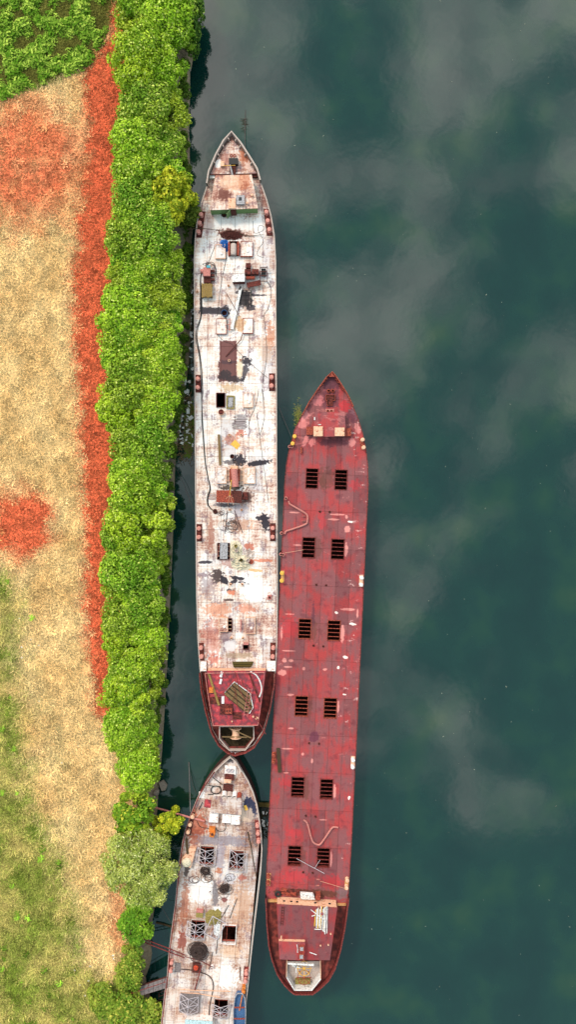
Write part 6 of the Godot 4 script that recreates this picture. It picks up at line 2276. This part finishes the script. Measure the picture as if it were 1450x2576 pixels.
	for k in 160:
		var an := rng.randf() * TAU
		var c0 := Vector3(rng.randfn() * 0.25, rng.randf() * 0.4, rng.randfn() * 0.7)
		var e0 := c0 + Vector3(cos(an) * 0.4, rng.randf() * 0.4, sin(an) * 0.4)
		g.tint = Color(0.2, 0.15, 0.06).lerp(Color(0.16, 0.2, 0.03), rng.randf())
		var s := (e0 - c0).cross(Vector3.UP).normalized() * 0.03
		g.tri(c0 - s, c0 + s, e0, Vector3.UP, Vector3.UP, Vector3.UP)
	part(g, "leaves", M.blade, o)

func hatch_gable(label: String, crop: String, eave_a: Array, ridge: Array, eave_b: Array) -> void:
	# white lattice gable over a hatch: two leaning panels of thin bars meeting at a ridge
	var r0 := p(crop, ridge[0], ridge[1], 0.95)
	var r1 := p(crop, ridge[2], ridge[3], 0.95)
	var o := thing("tilt_lattice", label, "frame", ((r0 + r1) * 0.5) * Vector3(1, 0, 1) + Vector3(0, DK, 0))
	var b := mb()
	b.beam(r0, r1, 0.07, 0.07)
	part(b, "ridge_bar", M.lilac, o)
	for ev in [eave_a, eave_b]:
		var e0 := p(crop, ev[0], ev[1], 0.25)
		var e1 := p(crop, ev[2], ev[3], 0.25)
		var q := mb()
		q.beam(e0, e1, 0.07, 0.07)
		for f in [0.0, 0.5, 1.0]:
			q.beam(e0.lerp(e1, f), r0.lerp(r1, f), 0.06, 0.06)
		part(q, "panel_frame", M.lilac, o)
		for f in [0.0, 0.5]:
			var x := mb()
			x.beam(e0.lerp(e1, f), r0.lerp(r1, f + 0.5), 0.045, 0.045)
			x.beam(e0.lerp(e1, f + 0.5), r0.lerp(r1, f), 0.045, 0.045)
			part(x, "cross_brace", M.lilac, o)
		for f in [0.02, 0.98]:
			var l := mb()
			var t := e0.lerp(e1, f)
			l.beam(t, Vector3(t.x, DK, t.z), 0.05, 0.05)
			part(l, "leg", M.lilac, o)

func third_deck_items() -> void:
	hatch_gable("white lattice tilt frame over the hatch nearest the cream tank", "W6", [536, 985, 516, 1116], [612, 1022, 600, 1162], [712, 1005, 692, 1160])
	hatch_gable("white lattice tilt frame partly collapsed over the hatch by the thin log", "W6", [846, 1005, 822, 1200], [905, 1050, 905, 1215], [1000, 1045, 985, 1222])
	hatch_gable("white lattice tilt frame over the hatch above the big wire nest", "W7", [682, 475, 664, 612], [757, 515, 742, 655], [858, 500, 838, 652])
	hatch_gable("white lattice tilt frame over the grey covered hatch", "W7", [614, 1162, 602, 1315], [690, 1215, 680, 1365], [786, 1192, 778, 1335])
	hatch_gable("white lattice tilt frame over the hatch beside the blue boat", "W7", [912, 1260, 918, 1380], [995, 1295, 988, 1398], [1086, 1268, 1060, 1392])
	var o := thing("loose_lattice", "loose white lattice panel lying askew between two hatches", "panel", p("W7", 955, 540, 0.1))
	var b := mb()
	var P := [p("W7", 918, 430, 0.9), p("W7", 1042, 498, 0.5), p("W7", 958, 652, 0.15), p("W7", 838, 590, 0.3)]
	for k in 4:
		b.beam(P[k], P[(k + 1) % 4], 0.08, 0.08)
	part(b, "panel_frame", M.lilac, o)
	b = mb()
	b.beam(P[0], P[2], 0.05, 0.05)
	b.beam(P[0].lerp(P[1], 0.5), P[3].lerp(P[2], 0.5), 0.06, 0.06)
	part(b, "cross_brace", M.lilac, o)
	b = base_at(p("W7", 925, 440))
	b.prism(poly("W7", [1005, 400, 965, 362, 848, 480, 890, 522], 0.12), DK + 0.01, DK + 0.1)
	crumple(b, "W7", 850, 370, 1000, 515, 0.05, 0.2, 31, 1.0)
	one("olive_tarp", "olive canvas strip lying beside the loose lattice panel", "tarpaulin", b, M.olive)
	b = base_at(p("W7", 965, 470))
	b.prism(poly("W7", [925, 340, 1000, 345, 985, 640, 930, 600], 0.03), DK + 0.007, DK + 0.02)
	one("white_sheet", "clean white sheet spread on the deck under the loose lattice panel", "sheet", b, M.white_clean)
	# bow
	for k in 4:
		var q: Array = [[790, 485], [838, 490], [886, 492], [930, 505]][k]
		var c := p("W6", q[0], q[1], 0.2)
		drum(["white drum with dark mouth beside the forward house, first of four", "open drum with a ring inside, second in the row of four", "white drum with dark mouth, third in the row of four", "rust brown drum at the end of the row of four"][k], c + Vector3(0, -0.2, -0.25), 0.31, 0.95, [M.white, M.crust, M.white, M.rust][k], M.rust_dark, Basis(Vector3.RIGHT, 0.35), "drums before the forward house")
	var rc := p("W6", 708, 443, 0.1)
	b = base_at(rc)
	b.ring(rc, 0.62, 0.07, Basis().scaled(Vector3(1.0, 1.0, 0.8)), 26, 6)
	one("black_hose_ring", "black rubber hose ring lying on the bow deck", "hose", b, M.black)
	for q in [[[640, 402, 752, 412], "black rod above the hose ring"], [[632, 486, 722, 484], "black rod below the hose ring"], [[672, 320, 768, 395], "black rod slanting over the bow deck"], [[580, 560, 545, 630], "dark rod by the bow's landward edge"]]:
		rod("steel_rod", q[1], "rod", [p("W6", q[0][0], q[0][1], 0.15), p("W6", q[0][2], q[0][3], 0.1)], 0.05, M.black)
	rod("thin_pole", "thin red pole leaning over the bow's landward rail", "pole", [p("W6", 670, 262, 0.8), p("W6", 600, 390, 0.3), p("W6", 560, 470, 0.1)], 0.04, M.rail)
	b = base_at(p("W6", 985, 612))
	b.prism(poly("W6", [970, 592, 995, 586, 1012, 630, 985, 640], 0.05), DK + 0.01, DK + 0.05)
	one("yellow_board", "small yellow board beside the dark blue wet patch", "board", b, M.yellow)
	o = thing("orange_pump", "small orange hand pump on the rusty foredeck", "pump", p("W6", 670, 845))
	for q in [[642, 800, 698, 845, 0.5], [655, 845, 698, 870, 0.7], [645, 862, 692, 890, 0.4]]:
		b = mb()
		b.prism(rect("W6", q[0], q[1], q[2], q[3], q[4], 6), DK, DK + q[4])
		part(b, "housing", M.orange, o)
	b = mb()
	b.lathe(p("W6", 672, 862, 0.7), [0.16, 0, 0.16, 0.1, 0, 0.12], 10)
	part(b, "cap", M.rust_dark, o)
	rod("black_hose", "black hose looping over the foredeck from the orange pump", "hose", curve(line3("W6", [530, 740, 560, 790, 640, 805, 690, 790, 730, 830, 790, 825, 798, 770, 770, 735], 0.05)), 0.035, M.black)
	o = thing("cream_tank", "cream coloured cut open tank lying near the landward edge", "tank", p("W6", 455, 1090))
	b = mb()
	b.prism(poly("W6", [458, 990, 520, 998, 470, 1180, 420, 1165, 385, 1130, 390, 1085, 430, 1045], 0.5), DK, DK + 0.5)
	part(b, "shell", M.cream, o)
	b = mb()
	b.lathe(p("W6", 432, 1128, 0.5), [0.6, 0, 0.5, 0.15, 0.25, 0.24, 0, 0.26], 16)
	part(b, "dome", M.tarp, o)
	stick("dark_plank", "rotten dark plank lying along the landward edge above the cream tank", "plank", p("W6", 428, 900, 0.12), p("W6", 440, 1045, 0.55), 0.28, 0.1, M.wood_dark)
	for q in [[[610, 1200], 0.6, 16, "dark wire nest below the first hatch"], [[790, 1370], 0.62, 22, "brown wire nest in the middle of the deck"]]:
		b = base_at(p("W6", q[0][0], q[0][1]))
		nest(b, p("W6", q[0][0], q[0][1], 0.03), q[1], q[2], 0.03, 0.3)
		one("wire_nest", q[3], "wire", b, M.rope)
	b = base_at(p("W7", 782, 755))
	nest(b, p("W7", 782, 755, 0.03), 1.1, 46, 0.04, 0.4)
	one("wire_nest", "large dark brown wire nest below the tilt frame", "wire", b, M.rope)
	b = base_at(p("W6", 640, 1270))
	nest(b, p("W6", 520, 1290, 0.02), 0.75, 2, 0.03, 0.05)
	nest(b, p("W6", 620, 1280, 0.02), 0.8, 4, 0.025, 0.05, 0.3)
	nest(b, p("W6", 840, 1290, 0.02), 0.75, 3, 0.02, 0.05, 0.2)
	nest(b, p("W6", 810, 1390, 0.02), 0.9, 4, 0.02, 0.05, 0.2)
	one("loose_hose", "thin black hose thrown in wide loops over the middle deck", "hose", b, M.wire)
	rod("thin_log", "thin dark log lying lengthwise near the river side edge", "log", curve(line3("W6", [1008, 840, 1040, 980, 1060, 1110, 1090, 1258], 0.08)), 0.07, M.wood_dark, 0.04)
	for q in [[[1148, 265, 1100, 390, 1080, 450], "bent steel rod with a hooked end on the deck"], [[1070, 325, 1002, 445], "straight steel rod beside the olive canvas"], [[918, 770, 885, 935], "dark rod below the loose lattice panel"], [[1178, 910, 1180, 1030], "thin rod near the river side bollards"], [[965, 640, 952, 785], "dark rod under the loose lattice panel's corner"]]:
		rod("steel_rod", q[1], "rod", line3("W7", q[0], 0.08), 0.04, M.rope)
	o = thing("deck_winch", "orange capped hand winch with a long red lever", "winch", p("W7", 762, 920))
	b = mb()
	b.prism(rect("W7", 728, 880, 800, 965, 0.3, 4), DK, DK + 0.3)
	part(b, "base", M.rust_dark, o)
	b = mb()
	b.lathe(p("W7", 762, 915, 0.3), [0.3, 0, 0.34, 0.06, 0.3, 0.16, 0.15, 0.2, 0, 0.2], 9)
	part(b, "drum", M.rusty_orange, o)
	b = mb()
	b.tube([p("W7", 815, 895, 0.6), p("W7", 750, 1125, 0.15)], 0.08, 7)
	part(b, "lever", M.rail, o)
	rod("black_hose", "black hose curving from the hand winch toward the after hatch", "hose", curve(line3("W7", [620, 930, 720, 940, 820, 965, 890, 1000, 925, 1070, 915, 1160, 890, 1280, 880, 1450], 0.06)), 0.06, M.rope)
	for q in [[[615, 1122, 740, 1130], [740, 1130, 1090, 1140], "pale pole lying across the deck below the hand winch"], [[610, 1155, 760, 1158], [760, 1158, 990, 1198], "rusty pole lying across the deck above the covered hatch"]]:
		rod("thin_pole", q[2], "pole", [p("W7", q[0][0], q[0][1], 0.12), p("W7", q[1][0], q[1][1], 0.12), p("W7", q[1][2], q[1][3], 0.12)], 0.05, M.cream)
	# blue boat by the river side edge
	o = thing("blue_boat", "small blue metal boat stowed on deck by the river side edge", "boat", p("W7", 1176, 1300))
	var bo := poly("W7", [1150, 1160, 1200, 1160, 1222, 1200, 1232, 1320, 1228, 1480, 1116, 1480, 1114, 1320, 1128, 1200], 0.6)
	b = mb()
	b.sides(bo, DK + 0.05, DK + 0.6)
	b.sheet(bo, DK + 0.2)
	part(b, "hull", M.tank_blue, o)
	var bc := bo.duplicate()
	bc.append(bo[0])
	b = mb()
	b.strip(bc, 0.1, DK + 0.55, DK + 0.66)
	part(b, "gunwale", M.grey, o)
	for y in [1292, 1398]:
		b = mb()
		b.beam(p("W7", 1118, y, 0.55), p("W7", 1228, y, 0.55), 0.16, 0.05)
		part(b, "thwart", M.rust, o)
	b = mb()
	b.tube([p("W7", 1200, 1175, 0.5), p("W7", 1172, 1320, 0.45)], 0.07, 6)
	part(b, "oar", M.orange, o)
	b = base_at(p("W7", 1212, 1130))
	b.lathe(p("W7", 1212, 1130, 0.0), [0.2, 0, 0.28, 0.15, 0.24, 0.4, 0.1, 0.5, 0, 0.5], 12)
	b.prism(rect("W7", 1198, 1095, 1228, 1118, 0.5), DK, DK + 0.5)
	one("orange_motor", "orange outboard motor beside the blue boat's bow", "motor", b, M.orange)

func bank_items() -> void:
	# pink boom from the bank to the small barge
	rod("mooring_boom", "long pink steel boom from the bank to the small barge's bow", "boom", [pa("W6", 132, 610, 1.2), pa("W6", 245, 640, 1.7), pa("W6", 460, 702, 2.85), pa("W6", 600, 738, 2.75)], 0.13, M.pink)
	# gangway
	var o := thing("gangway", "grey planked gangway with rusty handrail from the bank to the small barge", "gangway", pa("W7", 310, 1110, 1.5))
	var A := [pa("W7", 140, 1128, 1.6), pa("W7", 488, 1010, 2.62)]
	var B := [pa("W7", 140, 1212, 1.6), pa("W7", 490, 1105, 2.62)]
	for k in 8:
		var b := mb()
		var f0 := k / 8.0 + 0.004
		var f1 := (k + 1) / 8.0 - 0.004
		var q0: Vector3 = A[0].lerp(A[1], f0)
		var q1: Vector3 = A[0].lerp(A[1], f1)
		var q2: Vector3 = B[0].lerp(B[1], f1)
		var q3: Vector3 = B[0].lerp(B[1], f0)
		b.quad(q0, q1, q2, q3, Vector3(-0.2, 1, 0).normalized())
		var dn := Vector3(0, -0.06, 0)
		b.quad(q0 + dn, q1 + dn, q2 + dn, q3 + dn, Vector3.DOWN)
		b.quad(q0, q1, q1 + dn, q0 + dn, Vector3.FORWARD)
		b.quad(q3, q2, q2 + dn, q3 + dn, Vector3.BACK)
		b.quad(q1, q2, q2 + dn, q1 + dn, Vector3.RIGHT)
		b.quad(q0, q3, q3 + dn, q0 + dn, Vector3.LEFT)
		part(b, "tread_plate", M.steel, o)
	for q in [A, B]:
		var b := mb()
		b.beam(q[0] - Vector3(0, 0.15, 0), q[1] - Vector3(0, 0.15, 0), 0.1, 0.2)
		part(b, "side_beam", M.rust_dark, o)
	var hr := mb()
	hr.tube([A[0] + Vector3(-1.1, 0.6, 0.35), A[0] + Vector3(0, 0.75, 0), A[1] + Vector3(0, 0.8, 0)], 0.045, 6)
	for f in [0.05, 0.5, 0.95]:
		var t: Vector3 = A[0].lerp(A[1], f)
		hr.beam(t, t + Vector3(0, 0.78, 0), 0.05, 0.05)
	part(hr, "handrail", M.rail, o)
	var kb := mb()
	kb.tube([A[0] + Vector3(0, 0.1, 0), B[0] + Vector3(-0.1, 0.1, 0.15)], 0.05, 6)
	part(kb, "end_bar", M.wood, o)
	# collapsed ladder beside the gangway
	o = thing("side_ladder", "rusty wire side ladder hanging in the dark water beside the small barge", "ladder", pa("W7", 430, 1230, 0.6))
	for k in 6:
		var b := mb()
		b.beam(pa("W7", 412 - k * 1.5, 1155 + k * 34, 0.8), pa("W7", 470 - k * 4, 1130 + k * 40, 2.3), 0.035, 0.035)
		part(b, "rung", M.rust_dark, o)
	var sb := mb()
	sb.beam(pa("W7", 412, 1155, 0.8), pa("W7", 402, 1328, 0.8), 0.05, 0.05)
	sb.beam(pa("W7", 470, 1128, 2.3), pa("W7", 448, 1330, 2.3), 0.05, 0.05)
	part(sb, "stile", M.rust_dark, o)
	# truss boom
	o = thing("truss_boom", "rusty lattice boom from the bank lying across the small barge's deck edge", "boom", pa("W7", 400, 700, 1.6))
	var T0 := [pa("W7", 255, 640, 0.9), pa("W7", 520, 740, 2.75), pa("W7", 660, 800, 2.7)]
	var T1 := [pa("W7", 250, 668, 0.9), pa("W7", 515, 772, 2.7), pa("W7", 655, 825, 2.65)]
	for q in [T0, T1]:
		var b := mb()
		b.tube(q, 0.06, 6)
		part(b, "chord", M.rail, o)
	for k in 14:
		var b := mb()
		var f := k / 14.0
		var s := 0 if f < 0.65 else 1
		var g := f / 0.65 if s == 0 else (f - 0.65) / 0.35
		b.beam(T0[s].lerp(T0[s + 1], g), T1[s].lerp(T1[s + 1], minf(g + 0.09, 1.0)), 0.035, 0.035)
		part(b, "lacing", M.rust_dark, o)
	rod("rusty_bar", "thin rusty bar from the lattice boom across the deck to a small vent", "bar", [pa("W7", 655, 812, 2.65), p("W7", 800, 850, 0.15), p("W7", 912, 908, 0.2)], 0.05, M.rail)
	# lines over the water
	rod("mooring_line", "grey mooring line from the hedge over dark water to the white barge", "rope", [pa("W3", 70, 760, 0.9), pa("W3", 160, 930, 1.4), p("W3", 276, 1252, 0.05)], 0.025, M.wire)
	rod("mooring_line", "grey wire standing in the water before the small barge's bow", "rope", [pa("W6", 452, 180, 0.1), pa("W6", 460, 400, 1.2), p("W6", 466, 650, 0.3)], 0.04, M.steel)
	rod("mooring_line", "black slack line running to the small barge's rail", "rope", [pa("W6", 462, 260, 0.3), pa("W6", 490, 400, 0.9), p("W6", 525, 480, 0.1)], 0.022, M.wire)
	rod("mooring_line", "black line from the vivid green bush to the small barge", "rope", [pa("W7", 430, 330, 1.0), pa("W7", 480, 420, 1.7), p("W7", 530, 500, 0.05)], 0.022, M.wire)
	rod("sunken_pole", "dark half sunken pole between bush and small barge", "pole", [pa("W7", 382, 490, 0.1), pa("W7", 450, 505, 0.12), pa("W7", 530, 530, 0.1)], 0.13, M.wood_dark)
	rod("anchor_wire", "thin dark anchor wire running from the bow into the river", "wire", [pa("W1", 742, 395, 2.2), pa("W1", 742, 220, 1.0), pa("W1", 745, 60, 0.05), pa("W1", 748, 20, 0.0)], 0.035, M.wire)
	var b3 := base_at(pa("W1", 738, 150, 0.02))
	scrap(b3, pa("W1", 738, 160, 0.03), Vector2(0.22, 1.0), 26, 1.0, 0.025, 0.03)
	one("weed_strands", "strands of water weed caught on the anchor wire", "weed", b3, M.wood_dark)
	# concrete post and stone block at the hedge's end
	o = thing("concrete_block", "broken concrete block lying in the water where the hedge ends", "block", pa("W6", 200, 410, 0.2))
	var cb := mb()
	cb.prism(poly("W6", [165, 380, 205, 358, 246, 405, 232, 445, 195, 455], 0.45 - DK), -0.4, 0.45)
	part(cb, "slab", M.stone, o)
	b3 = base_at(pa("W6", 152, 452, 0.0))
	b3.lathe(pa("W6", 152, 452, 0.0), [0.36, -0.3, 0.36, 0.7, 0.3, 0.76, 0, 0.78], 16)
	one("concrete_pile", "round concrete pile head beside the broken block", "pile", b3, M.stone)
	b3 = base_at(pa("W7", 272, 895, 0.0))
	b3.lathe(pa("W7", 272, 895, 0.0), [0.32, -0.3, 0.3, 0.0, 0.24, 0.08, 0, 0.1], 14)
	one("sunken_stone", "flat stone just breaking the dark water above the gangway", "stone", b3, M.wood_dark)
	# yellow crate between hedge and barge
	o = thing("yellow_crate", "yellow plastic crate floating between hedge and white barge", "crate", pa("W1", 186, 1302, 0.0))
	var yc := mb()
	yc.prism(rect("W1", 174, 1285, 199, 1320, 0.25 - DK, -8), -0.05, 0.25)
	part(yc, "body", M.yellow, o)
	var yr := mb()
	var yp := rect("W1", 174, 1285, 199, 1320, 0.3 - DK, -8)
	yp.append(yp[0])
	yr.strip(yp, 0.05, 0.2, 0.3)
	part(yr, "rim", M.orange, o)
	# stones along the waterline
	var sm := []
	for k in 3:
		var s := MB.new()
		s.o = Vector3.ZERO
		var nz := FastNoiseLite.new()
		nz.seed = k
		nz.frequency = 1.2
		var prof := [0.0, -0.1, 0.2, -0.06, 0.26, 0.04, 0.2, 0.14, 0.08, 0.19, 0.0, 0.2]
		s.lathe(Vector3.ZERO, prof, 7, Basis().scaled(Vector3(1.0 + k * 0.2, 1, 0.8)))
		sm.append(s.mesh())
	for k in 90:
		var py := rng.randf_range(100.0, 720.0) if k < 66 else rng.randf_range(1880.0, 1995.0)
		var px := table(BANK_EDGE, py) + rng.randfn() * 4.0
		var i := MeshInstance3D.new()
		i.mesh = sm[k % 3]
		i.material_override = M.stone
		i.name = numbered("bank_stone")
		add_child(i)
		var q := at(px, py, 0.05)
		i.position = Vector3(q.x, maxf(0.02, ground_h(px, py)), q.z)
		i.rotation.y = rng.randf() * TAU
		i.scale = Vector3.ONE * rng.randf_range(0.4, 1.1)
		i.set_meta("label", "grey stone at the waterline under the hedge")
		i.set_meta("category", "stone")
		i.set_meta("group", "stones along the waterline")
	# floating rubbish between hedge and white barge
	var db := base_at(at(470, 1000, 0.02))
	for k in 900:
		var py := rng.randf_range(640.0, 1175.0)
		var be := table(BANK_EDGE, py)
		var px := rng.randf_range(be - 10.0, 489.0)
		if py > 1130.0 and rng.randf() < 0.6:
			continue
		var q := at(px, py, 0.02 + rng.randf() * 0.05)
		var d := Vector3(rng.randfn(), rng.randfn() * 0.05, rng.randfn()).normalized() * rng.randf_range(0.15, 0.9)
		db.beam(q - d * 0.5, q + d * 0.5, rng.randf_range(0.02, 0.06), 0.03)
	var di := one("driftwood_debris", "mat of dark twigs and reed stalks floating between hedge and white barge", "debris", db, M.wood_dark)
	di.set_meta("kind", "stuff")
	db = base_at(at(465, 1080, 0.05))
	for k in 220:
		var py := rng.randf_range(990.0, 1165.0)
		var q := at(rng.randf_range(table(BANK_EDGE, py) - 2.0, 486.0), py, 0.08 + rng.randf() * 0.05)
		var d := Vector3(rng.randfn(), rng.randfn() * 0.05, rng.randfn()).normalized() * rng.randf_range(0.2, 1.1)
		db.beam(q - d * 0.5, q + d * 0.5, rng.randf_range(0.03, 0.06), 0.03)
	one("pale_driftwood", "bleached reed stalks and twigs lying on the dark floating mat", "debris", db, M.wood).set_meta("kind", "stuff")
	var ab := base_at(at(478, 1070, 0.02))
	for k in 620:
		var py := rng.randfn() * 38.0 + 1080.0
		var px := 479.0 + rng.randfn() * 5.0 - maxf(0.0, (py - 1090.0) * 0.12)
		if px > 488.5 or py < 1010.0 or py > 1150.0:
			continue
		var q := at(px, py, 0.03 + rng.randf() * 0.03)
		var R := rng.randf_range(0.1, 0.3)
		var pl := PackedVector2Array()
		for j in 7:
			var an := TAU * j / 7.0
			pl.append(xz(q) + Vector2(cos(an), sin(an)) * R * rng.randf_range(0.6, 1.2))
		ab.sheet(pl, q.y)
	var ai := one("algae_mat", "yellow green mat of duckweed along the white barge's landward side", "duckweed", ab, M.algae)
	ai.set_meta("kind", "stuff")
	for k in 104:
		var py := rng.randf_range(1005.0, 1120.0) if k < 38 else rng.randf_range(690.0, 1140.0)
		var be := table(BANK_EDGE, py)
		var px := rng.randf_range(be - 4.0, 486.0)
		if k >= 96:
			py = rng.randf_range(2040.0, 2090.0)
			px = rng.randf_range(662.0, 674.0)
		var q := at(px, py, 0.06)
		var s := rng.randf_range(0.1, 0.26) * (1.5 if k % 9 == 0 else 1.0)
		var lb := base_at(q)
		var d := Vector3(rng.randfn(), 0, rng.randfn()).normalized() * s
		if k % 2 == 0:
			lb.tube([q - d, q + d * 0.4, q + d * 0.6, q + d], s * 0.4, 7, s * 0.2)
			one("plastic_bottle", "pale plastic bottle floating in the rubbish" if k < 96 else "pale bottle floating between the small and red barges", "bottle", lb, M.litter, "floating bottles")
		else:
			lb.box(q, Vector3(s * 1.6, s * 0.5, s * 1.2), Basis(Vector3.UP, rng.randf() * TAU))
			lb.box(q + d * 0.6, Vector3(s, s * 0.6, s * 0.7), Basis(Vector3.UP, rng.randf() * TAU))
			one("foam_scrap", "white foam scrap floating in the rubbish" if k < 96 else "white foam scrap floating between the small and red barges", "foam scrap", lb, M.litter, "floating foam scraps")
	b3 = base_at(pa("W3", 204, 255, 0.1))
	b3.box(pa("W3", 204, 255, 0.12), Vector3(0.4, 0.2, 0.66))
	b3.box(pa("W3", 204, 255, 0.24), Vector3(0.3, 0.06, 0.55))
	one("foam_box", "white foam box floating on the duckweed, largest of the rubbish", "box", b3, M.litter)
	b3 = base_at(pa("W2", 165, 1165, 0.1))
	b3.box(pa("W2", 165, 1160, 0.15), Vector3(0.5, 0.25, 0.4), Basis(Vector3.UP, 0.6))
	b3.box(pa("W2", 175, 1175, 0.12), Vector3(0.4, 0.2, 0.35), Basis(Vector3.UP, 0.1))
	one("white_bag", "white bag caught in the driftwood near the middle bollards", "bag", b3, M.litter)
	# driftwood dam between the small and red barges
	db = base_at(at(667, 2050, 0.02))
	for k in 130:
		var py := rng.randf_range(2026.0, 2110.0)
		var q := at(rng.randf_range(657.0, 677.0), py, 0.03 + rng.randf() * 0.06)
		var d := Vector3(rng.randfn(), 0.0, rng.randfn()).normalized() * rng.randf_range(0.15, 0.8)
		db.beam(q - d * 0.5, q + d * 0.5, rng.randf_range(0.02, 0.06), 0.03)
	di = one("driftwood_debris", "dark driftwood jammed between the small and red barges", "debris", db, M.wood_dark)
	di.set_meta("kind", "stuff")
	stick("floating_log", "mossy log jammed across the gap between small and red barges", "log", at(646, 2022, 0.1), at(679, 2024, 0.1), 0.5, 0.3, M.timber_green)
	# paper scraps in the field
	for q in [[48, 1555], [78, 1608], [97, 1623], [54, 1628], [54, 1654], [98, 1763], [196, 1876], [155, 1918], [286, 2411], [284, 2403], [200, 2477], [213, 2504], [222, 2466], [296, 2460], [245, 2508], [286, 2494], [312, 2520], [187, 2440], [226, 2430]]:
		var g := at(q[0], q[1], 1.95)
		var pb := base_at(Vector3(g.x, ground_h(q[0], q[1]) + 0.05, g.z))
		pb.box(pb.o + Vector3(0, 0.05, 0), Vector3(0.16, 0.05, 0.2), Basis(Vector3.UP, q[0]) * Basis(Vector3.RIGHT, 0.3))
		pb.box(pb.o + Vector3(0.08, 0.08, 0), Vector3(0.1, 0.03, 0.12), Basis(Vector3.UP, q[1]))
		one("paper_scrap", "scrap of white paper lying in the field's grass", "paper", pb, M.litter, "paper scraps in the field")
